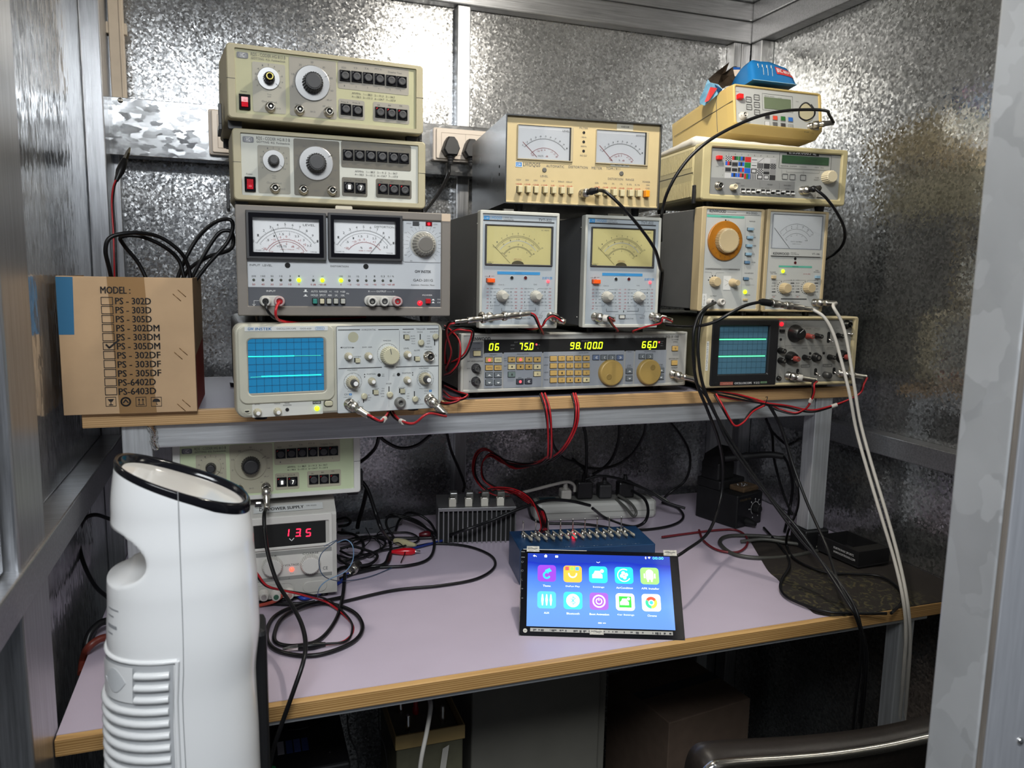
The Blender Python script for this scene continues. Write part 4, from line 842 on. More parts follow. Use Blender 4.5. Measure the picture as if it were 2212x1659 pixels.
# ---- wide signal generator on the shelf
sg = Dev('signal_generator', 'wide silver signal generator with yellow green digits and two gold dials on the shelf', 'test instrument', .337, 1.222, -.193, 1.4, .430, .098, .36, cF)
def sgf():
    d = sg; W, H, D = d.W, d.H, d.D; P, B, T = d.P, d.B, d.T; fr = mat('silver_grey_frame', 'a09f98', .4); pl = mat('silver_panel', '94938f', .45); gp = mat('blue_grey_key_field', '868a90', .5)
    d.part('case', lambda m: m.box(.004, W-.004, .012, D, .003, H-.002, mat('dark_grey_cover', '4a4a46', .45, vary=.1), .002))
    d.part('front_frame', lambda m: (m.frame(0, W, 0, H, (.005, .004, .005, .004), .014, -.001, fr, .002, .001), m.rect(.004, W-.003, .004, H-.003, .0006, pl)))
    a = B(338, 125, 1892, 240)
    wo = d.part('display_window', lambda m: m.plate(*a, .0006, .0001, 'steelblk'))
    def dg(m, q4):
        h = (a[3]-a[2])*.52; z = a[2]+(a[3]-a[2])*.22; y = -.0002; w_ = h*.5; gp_ = h*.26
        for s, u, v in q4:
            x0 = P(u, 185)[0]; x1 = P(v, 185)[0]; n = sum(c != '.' for c in s); ww = (x1-x0-h*.12)/(n+(n-1)*.42); m.seg7(s, x0, z, ww, h, ww*.42, 'digit', y, .15, .12)
    def dg2(m):
        y = -.0002
        for u in (1238, 1753): q = B(u-8, 210, u+8, 217); m.rect(*q, y, 'digit')
        for u, v in ((785, 174), (1832, 155)): x, z_ = P(u, v); m.poly(circ(x, z_, .0016, 12), y, 'ledrr')
        for s, q in (('MEMORY', (395, 150, 440, 158)), ('FREQUENCY', (1170, 140, 1240, 149)), ('HIGH', (566, 175, 598, 184)), ('LOW', (566, 206, 596, 215)), ('kHz', (792, 172, 815, 182)), ('%', (793, 202, 802, 212)), ('dBμ EMF', (1840, 145, 1868, 152)), ('dBμ', (1842, 162, 1862, 169)), ('dBm', (1842, 180, 1866, 187)), ('EXT  MOD  LEVEL', (598, 150, 738, 159))): T(m, s, *q, mat('dim_print', '8a8a88', .6), y)
    for q4 in (('06', 378, 470), ('75.0', 632, 762), ('98.100.0', 1070, 1352), ('66.0', 1683, 1815)): k = MB(); dg(k, (q4,)); k.build('digits', wo)
    k = MB(); dg2(k); k.build('window_lettering', wo)
    F5 = [(217, 152, 328, 288), (340, 246, 492, 545), (505, 240, 830, 540), (842, 232, 1530, 530), (1543, 228, 1612, 515), (1625, 222, 1890, 508)]
    for i, q in enumerate(F5): d.part('key_field', lambda m: m.plate(*B(*q), .0006, 0.0, gp if i else mat('power_field', '6c6e74', .5), .0006))
    def let(m):
        y = -.0003; k = 'dark'
        T(m, 'KENWOOD', 222, 112, 392, 140, k, y, .01); T(m, 'FM STEREO / FM-AM SIGNAL GENERATOR', 1537, 107, 1872, 118, k, y); T(m, 'SG-5150', 1888, 98, 1998, 116, k, y)
        for s, q in (('POWER', (245, 160, 302, 171)), ('ON  OFF', (240, 204, 310, 214)), ('EXT MODULATION', (197, 311, 328, 322)), ('MEMORY', (386, 257, 450, 267)), ('MODULATION', (620, 251, 718, 262)), ('DATA ENTRY', (1148, 240, 1232, 250)), ('FREQ', (1562, 233, 1596, 242)), ('OUTPUT LEVEL', (1705, 229, 1803, 239)),
                     ('AF/L', (190, 375, 224, 384)), ('10kΩ', (272, 418, 305, 427)), ('10Vrms', (268, 437, 306, 446)), ('R', (212, 485, 222, 495)), ('FREQ', (853, 280, 890, 290)), ('LEVEL', (848, 345, 888, 355)), ('ADRS', (850, 407, 888, 417)), ('MOD', (850, 470, 888, 480)), ('STEP', (1560, 348, 1592, 357)), ('SELECT', (1555, 364, 1598, 373)), ('STEP', (1832, 342, 1864, 351)), ('SELECT', (1828, 357, 1868, 366)),
                     ('LO NOISE', (1940, 128, 1996, 137)), ('OPEN', (1950, 147, 1988, 156)), ('ENT/RECALL', (1915, 290, 2002, 300)), ('OUTPUT', (1933, 368, 1988, 377)), ('50Ω', (1938, 474, 1968, 483)), ('EXT', (508, 290, 532, 298)), ('OFF', (508, 308, 532, 316)), ('INT', (508, 354, 532, 362)), ('FM', (630, 455, 655, 463)), ('AM', (703, 455, 728, 463))): T(m, s, *q, k, y)
    d.part('panel_lettering', let)
    go = mat('gold_key', 'b49458', .4); gl = mat('pale_gold_key', 'c4b890', .4); gy = mat('grey_key', '6a7074', .4); bl = mat('blue_key', '62708c', .4); dk = mat('dark_key', '40424a', .4)
    K = [(380, 305, go, 'ledr'), (455, 305, gl, 'STO'), (380, 372, go, 'RTN'), (455, 372, go, 'RCL'), (380, 435, gy, '^'), (455, 435, gy, '^'), (380, 498, gy, 'v'), (455, 498, gy, 'v')]
    for r_, b in enumerate((302, 364)):
        for i, u in enumerate((572, 645, 718, 790)): K.append((u, b, gl if (r_ and i in (0, 3)) else go, 'ledr' if (r_ == 0 and i == 1) else '▪'))
    K += [(572, 430, mat('green_grey_key', '6c7c78', .4), '1'), (790, 424, gl, '8'), (643, 490, dk, 'ledr'), (716, 488, dk, '')]
    for r_, (b, lab) in enumerate(zip((294, 356, 418, 480), (' 789▪', ' 456M', ' 123k', ' 0·-▪'))):
        for i, u in enumerate((928, 998, 1068, 1138, 1208)): K.append((u, b-r_*.5-i*.8, gl if (r_ == 3 and i == 4) else go, lab[i]))
    for u, s in ((1292, '«'), (1360, '‹'), (1428, '›'), (1496, '»')): K.append((u, 284, bl if s in '«»' else gy, s))
    K += [(1575, 402, gy, '^'), (1575, 463, gy, 'v'), (1685, 276, gy, '‹'), (1750, 276, gy, '›'), (1846, 394, gy, '^'), (1843, 453, gy, 'v')]
    K += [(1965, 208, go, '8'), (1960, 330, go, ' '), (277, 250, gl, ' ')]
    for u, v, mt, s in K:
        x, z = P(u, v); w_ = .0062; h = .0041
        if u in (1965, 1960): w_, h = .0058, .0042
        def kf(m):
            m.rect(x-w_-.0006, x+w_+.0006, z-h-.0008, z+h+.0006, -.0001, 'steelblk'); m.plate(x-w_, x+w_, z-h, z+h, 0, -.0028, mt, .0007, .0006)
            ym = -.0029
            if s == 'ledr': m.poly(circ(x, z, .0023, 14), ym, 'ledrr')
            elif s == '^': m.poly([(x-.003, z-.001), (x+.003, z-.001), (x, z+.0016)], ym, 'white')
            elif s == 'v': m.poly([(x-.003, z+.001), (x, z-.0016), (x+.003, z+.001)], ym, 'white')
            elif s in '«‹›»': 
                for k_ in ((-.001, .001) if s in '«»' else (0,)): sg_ = -1 if s in '«‹' else 1; m.line([(x+k_-sg_*.0009, z+.002), (x+k_+sg_*.0009, z), (x+k_-sg_*.0009, z-.002)], .0008, 'white', ym)
            elif s == '▪': m.rect(x-.0012, x+.0012, z-.0012, z+.0016, ym, 'dark')
            elif s.strip(): m.text(s, x-.0012*len(s), x+.0012*len(s), z, .0036 if len(s) == 1 else .0028, 'dark', ym)
        d.part('key', kf)
    gd = mat('gold_dial', 'a88c50', .38)
    for u, v, du, dv in ((1410, 412, -28, 32), (1733, 406, 20, -42)):
        x, z = P(u, v); xx, zz = P(u+du, v+dv)
        d.part('jog_dial', lambda m: (m.lathe((x, .0, z), [(.0228, 0), (.0228, .008), (.0218, .0098), (.0205, .0102)], gd, n=40), m.lathe((xx, -.0102, zz), [(.0052, 0), (.005, .0004), (.0042, .0004), (.002, .0001)], mat('gold_dimple', '8c7440', .4), n=20)))
    for u, v in ((268, 376), (266, 488)): x, z = P(u, v); d.part('coaxial_socket', lambda m: bnc(m, x, z, 0, 'dark', 1.1, 'nickel'))
    x, z = P(1948, 428); d.part('coaxial_socket', lambda m: bnc(m, x, z, 0, 'nickel', 1.1))
    feet(d, W, D, .011, .0125, .04)
sgf()

# ---- right pair: oscillator and voltmeter
ag = Dev('oscillator', 'cream framed oscillator with a round orange dial standing on the right oscilloscope', 'test instrument', .764, 1.2, -.056, -1, .128, .182, .235, cH)
vt = Dev('voltmeter', 'cream framed voltmeter with a white dial standing beside the orange dial oscillator', 'test instrument', .8995, 1.2, -.0565, -2, .132, .184, .235, cH)
cf = mat('cream_frame', 'b4a27e', .45); gpl = mat('light_grey_panel', 'a8a9a5', .5, vary=.02)
def shell(d, l=.009, side=True):
    W, H, D = d.W, d.H, d.D
    d.part('cover', lambda m: m.box(.003, W-.003, .022, D, .003, H-.003, brushed('grey_side_sheet', (.17, .17, .165), .38, (20, 2, 2), .1, .4) if 'grey_side_sheet' not in MATS else MATS['grey_side_sheet'], .001))
    d.part('front_frame', lambda m: m.frame(0, W, 0, H, (l, .006, .004, .004), .024, -.001, cf, .003, .001))
    d.part('front_panel', lambda m: m.rect(l, W-.006, .004, H-.004, .0012, gpl))
def agf():
    d = ag; W, H, D = d.W, d.H, d.D; P, B, T = d.P, d.B, d.T; shell(d)
    y = .0009
    def let(m):
        k = 'dark'; tq = mat('turquoise_print', '5cb09a', .5)
        T(m, 'KENWOOD', 615, 105, 778, 135, k, y, .01); T(m, 'OSCILLATOR', 790, 127, 882, 137, k, y); T(m, 'AG-203D', 978, 128, 1090, 150, k, y)
        m.line([P(588, 148), P(1115, 163)], .0005, k, y); x0, z0 = P(595, 160); x1, z1 = P(962, 190); m.poly([(x0, z0), (x0, z0-.0033), (x1, z1-.0012), (x1, z1+.0021)], y, tq) if 0 else m.rect(*B(590, 163, 962, 186), y, tq)
        T(m, 'FREQUENCY', 728, 172, 832, 181, k, y-.0002); T(m, 'RANGE', 1013, 216, 1070, 228, k, y); T(m, 'Hz', 795, 205, 812, 216, k, y); m.rect(*B(768, 203, 782, 229), y, 'steelblk')
        m.rect(*B(572, 690, 918, 706), y, mat('print_band', '8c8c88', .5)); T(m, 'ATTENUATOR/dB', 592, 692, 728, 702, k, y-.0002); T(m, 'AMPLITUDE', 805, 696, 890, 705, k, y-.0002); T(m, 'WAVEFORM', 962, 733, 1050, 744, k, y); T(m, 'POWER', 965, 950, 1020, 960, k, y); T(m, 'OUTPUT', 620, 960, 685, 972, k, y); T(m, 'MAX', 858, 884, 885, 893, k, y)
        for i, s in enumerate(('×1', '×10', '×100', '×1k', '×10k')): b = 300+i*82.5; T(m, s, 1045-i*3, b-6, 1045-i*3+10*len(s), b+6, k, y)
        for a in ((972, 170, 962, 700), (937, 690, 925, 1110)): m.line([P(a[0], a[1]), P(a[2], a[3])], .00025, 'dgrey', y)
        m.line([P(1060, 855), P(930, 853)], .0002, 'dgrey', y); m.line([P(565, 725), P(632, 730), P(640, 762)], .0003, k, y); m.line([P(760, 733), P(682, 735), P(670, 762)], .0003, k, y)
        for u, v in ((643, 765), (618, 780), (604, 806), (670, 765)): x, z = P(u, v); m.poly(circ(x, z, .0012, 8), y, 'steelblk')
        m.ring(P(1010, 793)[0], P(1010, 793)[1], .0012, .0003, y, k, 12); m.line([P(1020, 797), P(1028, 785), P(1036, 803), P(1046, 790)], .0003, k, y)
    d.part('panel_lettering', let)
    cx, cz = P(772, 415, .003); r = P(940, 415, .003)[0]-cx
    def dial(m):
        m.lathe((cx, .0012, cz), [(r*.3, 0), (r*1.0, .0005), (r*1.0, .004), (r*.98, .0045)], mat('orange_dial', 'a4681a', .3, vary=.06, vscale=60), n=60, smooth=False)
        for i in range(46):
            a = R_(90+190+i*4.0-70); k_ = .004 if i % 5 == 0 else .002; m.line([(cx+(r-.0006)*math.cos(a), cz+(r-.0006)*math.sin(a)), (cx+(r-k_)*math.cos(a), cz+(r-k_)*math.sin(a))], .0003, 'dark', -.0036)
            if i % 5 == 0: m.text(('10', '20', '30', '40', '50', '60', '70', '80', '90', '100')[i//5], cx+(r-.0062)*math.cos(a)-.0011, cx+(r-.0062)*math.cos(a)+.0011, cz+(r-.0062)*math.sin(a), .0018, 'dark', -.0036)
        m.line([(cx, cz+r), (cx, cz+r-.005)], .0003, 'dark', -.0036)
    d.part('frequency_dial', dial)
    ck = mat('cream_round_knob', 'c0ac86', .4)
    d.part('frequency_knob', lambda m: knob(m, cx, cz, r*.64, .011, ck, y0=-.0034, ribs=1, n=48, taper=.96))
    x, z = P(655, 822); d.part('attenuator_knob', lambda m: (knob(m, x, z, .0092, .013, ck, ribs=1, n=16, y0=.001, taper=.9)))
    x, z = P(838, 832); q = B(750, 765, 825, 905); d.part('paper_sticker', lambda m: (m.rect(*q, .0006, mat('white_sticker', 'd8d8d4', .5)), m.line([P(762, 800), P(800, 822)], .0003, 'dark', .0004), m.line([P(765, 862), P(800, 840)], .0003, 'dark', .0004)))
    d.part('amplitude_knob', lambda m: (knob(m, x, z, .0075, .009, ck, y0=.001, taper=.8, n=20), knob(m, x, z, .0054, .010, ck, y0=-.008, taper=.95, n=20)))
    bb = mat('pale_blue_button', '88a8bc', .4); bd = mat('blue_button_in', '5c7c98', .4)
    for i, (u, v) in enumerate(((1015, 300), (1009, 384), (1000, 466), (994, 549), (986, 630), (975, 793))):
        q = B(u-24, v-14, u+20, v+14); d.part('range_button', lambda m: (m.rect(q[0]-.0008, q[1], q[2]-.0003, q[3]+.0003, .0008, 'steelblk'), m.plate(q[0]+.0003, q[1]+.0003, q[2], q[3], .0012, -.006 if i < 4 else -.003, bb if i < 4 else bd, .0008, .0008)))
    q = B(946, 990, 985, 1012); d.part('power_button', lambda m: m.plate(*q, .0012, -.003, ck, .0006, .0006))
    x, z = P(967, 925); d.part('power_light', lambda m: led(m, x, z, .0036, 'ledg', .001), label='lit green')
    for u in (600, 700): x, z = P(u+10, 1022); d.part('output_terminal', lambda m: m.lathe((x, .0012, z), [(.0058, 0), (.0056, .012), (.0056, .0125), (.003, .0126), (.003, .006)], 'whitec', n=18))
    def lab(m): m.rect(*B(538, 942, 582, 1068), .0006, mat('white_sticker', 'd8d8d4', .5)); x, z = P(560, 1005); m.text('7-1 Hz~CV', x-.008, x+.008, z, .003, 'dark', .0003, rot=math.pi/2)
    d.part('handwritten_label', lab)
    feet(d, W, D, .007, .0085, .02)
agf()
def vtf():
    d = vt; W, H, D = d.W, d.H, d.D; P, B, T = d.P, d.B, d.T; shell(d, .007)
    y = .0009; a = B(1240, 160, 1728, 494)
    fo = d.part('meter', lambda m: (m.frame(a[0]-.0015, a[1]+.0015, a[2]-.001, a[3]+.0012, (.0016, .0018, .0012, .0014), .0012, -.0008, mat('clear_rim', '8e9298', .25), .001, .0003)))
    def dial(m):
        y2 = .0005; m.rect(*a, .0008, mat('white_meter_card', 'b2bac0', .45)); cx = (a[0]+a[1])/2-.001; cz = a[2]-.004; w_ = a[1]-a[0]
        scale(m, cx, cz, w_*.46, 138, 42, y2, INK, 60, 6, .0016, .0002, ['0', '.2', '.4', '.6', '.8', '1', '1.0'], .0016, out=False); scale(m, cx, cz, w_*.37, 138, 42, y2, INK, 40, 5, .0014, .0002, ['', '.5', '1', '1.5', '2', '2.5', '3'], .0014)
        scale(m, cx, cz, w_*.30, 138, 42, y2, INK, 36, 4, .0014, .0002, ['-20', '-10', '-5', '0', '+2 dB'], .0014, out=False)
        m.text('VOLTS  DECIBELS', cx-.012, cx+.013, cz+.0165, .0018, INK, y2); m.text('0dB=1Vrms', cx-.008, cx+.010, cz+.0125, .0012, INK, y2)
    k = MB(); dial(k); k.build('dial_card', fo)
    k = MB(); k.line([P(1258, 286), P(1408, 490)], .0006, 'steelblk', 0); k.build('needle', fo)
    k = MB(); k.box(a[0], a[1], -.0008, -.0004, a[2], a[3], 'glass'); k.build('glass_pane', fo)
    d.part('name_strip', lambda m: m.plate(*B(1222, 497, 1728, 572), .0012, -.0004, gpl, .001))
    def let(m):
        k = 'dark'; T(m, 'KENWOOD', 1242, 530, 1400, 556, k, -.0007, .01); T(m, '2CH AC', 1418, 530, 1472, 540, k, -.0007); T(m, 'VOLTMETER', 1418, 546, 1500, 556, k, -.0007); T(m, 'VT-186', 1628, 538, 1705, 556, k, -.0007)
        m.rect(*B(1222, 569, 1715, 575), -.0006, k); m.rect(*B(1303, 664, 1635, 682), y, mat('turquoise_print', '5cb09a', .5)); T(m, 'RANGE', 1440, 668, 1498, 678, k, y-.0002)
        for s, q in (('POWER', (1218, 722, 1275, 733)), ('ON  OFF', (1222, 738, 1285, 748)), ('GND', (1668, 706, 1700, 716)), ('MODE', (1652, 722, 1710, 732)), ('CH1', (1318, 745, 1378, 753)), ('CH2', (1548, 742, 1618, 751)), ('CH1', (1210, 985, 1250, 993)), ('RELATIVE', (1430, 1022, 1510, 1031))): T(m, s, *q, k if s != 'CH2' else 'redp', y)
        for cx in (1350, 1587):
            for i in range(5):
                b = 808+i*29; T(m, ('100', '30', '10', '3', '1')[i], cx-115, b-5, cx-78, b+5, k, y); T(m, ('0.3', '1', '3', '10', '30')[i], cx+72, b-5, cx+108, b+5, k, y)
            m.line([P(cx-75, 808), P(cx-18, 808), P(cx-12, 826)], .0003, k, y); m.line([P(cx+72, 808), P(cx+5, 808), P(cx, 826)], .0003, k, y)
            T(m, '0.3 mV', cx-115, 955, cx-70, 965, k, y); T(m, '100 V', cx+45, 950, cx+85, 960, k, y); T(m, 'dB', cx-112, 970, cx-85, 978, 'redp', y)
            for j in range(9): t = R_(110+j*20); x, z = P(cx-8, 882); m.poly(circ(x+.0115*math.cos(t), z+.0115*math.sin(t), .0009, 8), y, 'steelblk')
        m.rect(*B(1325, 990, 1582, 1000), y, k) 
    d.part('panel_lettering', let)
    ck = mat('cream_round_knob', 'c0ac86', .4)
    for u, c in ((594, 'steelblk'), (634, mat('dark_red_hole', '4a0c14', .4))): x, z = P(1468, u); d.part('zero_screw', lambda m: m.lathe((x, .0012, z), [(.0027, 0), (.0027, .0005)], c, n=16))
    for u, v in ((1350, 888), (1588, 884)): x, z = P(u, v); d.part('range_knob', lambda m: (knob(m, x, z, .0100, .014, ck, ribs=1, n=18, y0=.001, taper=.88)))
    x, z = P(1345, 718); d.part('power_light', lambda m: led(m, x, z, .0032, 'ledg', .001), label='lit green')
    q = B(1228, 760, 1265, 792); d.part('power_button', lambda m: m.plate(*q, .0012, -.004, ck, .0006, .0006))
    q = B(1662, 762, 1702, 790); d.part('mode_button', lambda m: m.plate(*q, .0012, -.004, mat('pale_blue_button', '88a8bc', .4), .0006, .0006))
    for u in (1225, 1658): x, z = P(u, 1030); d.part('coaxial_socket', lambda m: bnc(m, x, z, .001, 'nickel'))
    feet(d, W, D, .007, .0085, .02)
vtf()

# ---- right oscilloscope
vo = Dev('oscilloscope', 'beige oscilloscope with black screen surround at the right end of the shelf', 'test instrument', .786, 1.2, -.195, -1.8, .329, .130, .34, cI)
def vof():
    d = vo; W, H, D = d.W, d.H, d.D; P, B, T = d.P, d.B, d.T; cs = mat('beige_scope_case', 'a09474', .45, vary=.03); pl = mat('dim_silver_panel', '7c7b76', .42)
    def case(m):
        m.frame(0, W, 0, H, (.012, .011, .006, .006), .03, -.002, cs, .006, .0025, 6); m.box(.003, W-.003, .0301, D, .003, H-.003, mat('olive_grey_cover', '55523f', .45, vary=.1), .003)
        m.rect(.01, W-.01, .005, H-.005, .004, pl)
    d.part('case', case)
    a = B(290, 160, 1045, 915); c = B(380, 235, 938, 778)
    bo = d.part('screen_bezel', lambda m: (m.frame(a[0], a[1], a[2], a[3], (c[0]-a[0], a[1]-c[1], c[2]-a[2], a[3]-c[3]), .004, -.003, 'black', .003, .002)))
    def scr(m):
        m.rect(c[0]-.002, c[1]+.002, c[2]-.002, c[3]+.002, .003, mat('slate_phosphor_glass', '45697c', .15, emit=.12)); g = mat('graticule_dark', '1c343f', .5); w_ = c[1]-c[0]; h = c[3]-c[2]
        for i in range(11): x = c[0]+w_*i/10; m.rect(x-.0002, x+.0002, c[2], c[3], .0027, g)
        for i in range(9): z = c[2]+h*i/8; m.rect(c[0], c[1], z-.0002, z+.0002, .0027, g)
    so = d.part('screen', scr)
    for p, q in (((378, 386), (918, 383)), ((372, 580), (906, 573))): k = MB(); k.line([P(*p, -.003), P(*q, -.003)], .0026, mat('trace_halo', '20c060', .3, emit=.8), .0024); k.line([P(*p, -.003), P(*q, -.003)], .0013, mat('trace_core', '60ffa0', .3, emit=2.4), .0021); k.build('trace', so)
    def let(m):
        y = -.0033; m.rect(*B(385, 866, 532, 903), y, mat('salmon_badge', '98584c', .4)); T(m, 'HITACHI', 420, 878, 525, 894, mat('badge_text', 'c8907c', .4), y-.0002); T(m, 'OSCILLOSCOPE', 550, 868, 745, 892, 'white', y, .02); T(m, 'V-212', 768, 864, 832, 888, 'white', y, .02); m.rect(*B(845, 860, 918, 882), y, mat('green_badge', '6c8c68', .4)); T(m, '20MHz', 855, 866, 908, 877, 'dark', y-.0002)
        y = .0037; k = 'dark'
        for s, q in (('TIME/DIV', (1232, 186, 1292, 195)), ('SWP VAR', (1385, 262, 1448, 271)), ('POSITION', (1488, 256, 1550, 265)), ('PULL×10MAG', (1478, 275, 1552, 283)), ('MODE', (1640, 256, 1672, 265)), ('LEVEL', (1735, 253, 1770, 262)), ('POWER', (1085, 245, 1138, 253)), ('TRACE ROT', (1078, 345, 1140, 353)), ('INTENSITY', (1068, 462, 1140, 470)), ('FOCUS', (1075, 575, 1125, 583)),
                     ('VOLTS/DIV', (1190, 480, 1272, 489)), ('POSITION', (1342, 482, 1408, 491)), ('MODE', (1498, 480, 1538, 489)), ('POSITION', (1632, 478, 1698, 487)), ('PULL INV', (1625, 495, 1692, 503)), ('INPUT', (1182, 717, 1222, 726)), ('1MΩ 25pF', (1165, 735, 1238, 744)), ('INT TRIG', (1480, 675, 1538, 683)), ('CH1', (1340, 683, 1398, 697)), ('CH2', (1588, 677, 1648, 690)), ('CAL .5V', (1065, 782, 1105, 790))): T(m, s, *q, k, y)
        for q in ((1332, 675, 1435, 705), (1582, 668, 1685, 698)): m.frame(*B(*q), .0006, .0039, .0034, k, .0004, .0001)
        for q in ((1150, 455, 1885, 457), (1138, 858, 1875, 860), (1060, 322, 1150, 324)): m.rect(*B(*q), y, k)
        for a_, b_ in (((1158, 455), (1140, 858)), ((1458, 460), (1442, 830)), ((1580, 460), (1567, 830)), ((1162, 180), (1148, 455))): m.line([P(*a_), P(*b_)], .0003, k, y)
        for cx, cy, r in ((1278, 300, .0185), (1235, 590, .0145), (1810, 580, .0145)):
            x, z = P(cx-8, cy); scale(m, x, z, r, 225, -45, y, 'white', 20, 2, .0012, .0003, arc=False)
    d.part('panel_lettering', let)
    bk = mat('knob_black', '141414', .35)
    x, z = P(1262, 318); d.part('timebase_knob', lambda m: (m.lathe((x, .003, z), [(.0165, 0), (.0160, .003), (.0115, .009), (.0105, .018), (.0095, .0185)], bk, n=28), m.line([(x-.004, z+.002), (x+.004, z+.008)], .0008, 'white', -.0158)))
    rd = mat('red_cap', '8c3c34', .4)
    for u, v, r, h, mt in ((1408, 350, .0058, .016, rd), (1508, 348, .0055, .016, bk), (1752, 345, .0055, .015, bk), (1095, 514, .0062, .014, bk), (1095, 627, .0062, .014, bk), (1370, 592, .0055, .016, bk), (1498, 592, .0092, .010, bk), (1655, 588, .0055, .016, bk), (1078, 832, .0052, .004, bk)):
        x, z = P(u, v); d.part('small_knob', lambda m: (m.lathe((x, .004, z), [(r, 0), (r*.95, h*.25), (r*.72, h*.5), (r*.72, h), (r*.6, h+.0004)], mt, n=18), m.lathe((x, .004-h-.0002, z), [(r*.35, 0), (r*.35, .0003)], 'nickel', n=12)))
    for u, v in ((1212, 598), (1790, 580)): x, z = P(u, v); d.part('attenuator_knob', lambda m: (m.lathe((x, .004, z), [(.0125, 0), (.0122, .004), (.0095, .012), (.0088, .014)], bk, n=24, ribs=0), m.line([(x-.008, z-.001), (x+.008, z+.002)], .0007, 'white', -.0102), m.lathe((x, -.010, z), [(.0052, 0), (.0046, .010), (.004, .0105)], rd, n=16), m.lathe((x, -.0206, z), [(.0018, 0), (.0018, .0003)], 'nickel', n=10)))
    x, z = P(1112, 213); d.part('power_light', lambda m: led(m, x, z, .0038, 'ledr', .004), label='lit red')
    q = B(1087, 272, 1136, 305); d.part('power_button', lambda m: m.plate(*q, .004, -.001, bk, .001, .0008))
    for u, v in ((1103, 388), (1437, 547), (1593, 544)): x, z = P(u, v); d.part('trim_hole', lambda m: m.lathe((x, .004, z), [(.0026, 0), (.0026, .0005)], 'steelblk', n=14))
    for u, v0, v1, dx in ((1652, 300, 428, .002), (1297, 722, 782, .003), (1502, 715, 797, .003), (1712, 708, 785, .002)):
        x, z1 = P(u, v0); z0 = P(u, v1)[1]
        d.part('lever_switch', lambda m: (m.plate(x-.0032, x+.0032, z0, z1, .004, .0036, 'steelblk', .003), m.lathe((x, .003, z0+(z1-z0)*.35), [(.0011, 0), (.0013, .010), (.0006, .011)], 'chrome', axis=(.35, -1, -.5), n=10)))
    for u, v in ((1185, 800), (1790, 775)): x, z = P(u, v); d.part('coaxial_socket', lambda m: bnc(m, x, z, .004, 'nickel', 1.15))
    x, z = P(1605, 790); d.part('ground_terminal', lambda m: m.lathe((x, .004, z), [(.0062, 0), (.0058, .014), (.003, .0145)], mat('terminal_dark', '3a3a38', .35), n=18))
    x, z = P(1850, 218); d.part('coaxial_socket', lambda m: bnc(m, x, z, .004, mat('dark_nickel', '3c3c38', .35, .8), 1.2))
    x, z = P(1850, 320); d.part('lever_switch', lambda m: m.lathe((x, .004, z), [(.0012, 0), (.0015, .012), (.0008, .013)], 'chrome', axis=(.6, -1, 0), n=10))
    def lb(m):
        x, z = P(250, 575, .002); m.rect(x-.0024, x+.0024, z-.0265, z+.0265, -.0023, mat('white_sticker', 'd8d8d4', .5)); m.text('CYQP/0215/0120', x-.024, x+.024, z, .003, 'dark', -.0025, rot=math.pi/2)
    d.part('handwritten_label', lb)
    for u, v in ((350, 890), (962, 868)): x, z = P(u, v, .003); d.part('bezel_screw', lambda m: m.lathe((x, -.003, z), [(.0028, 0), (.0026, .0006)], mat('screw_dark', '383838', .3, .6), n=14))
    feet(d, W, D, .010, .0085, .04)
vof()
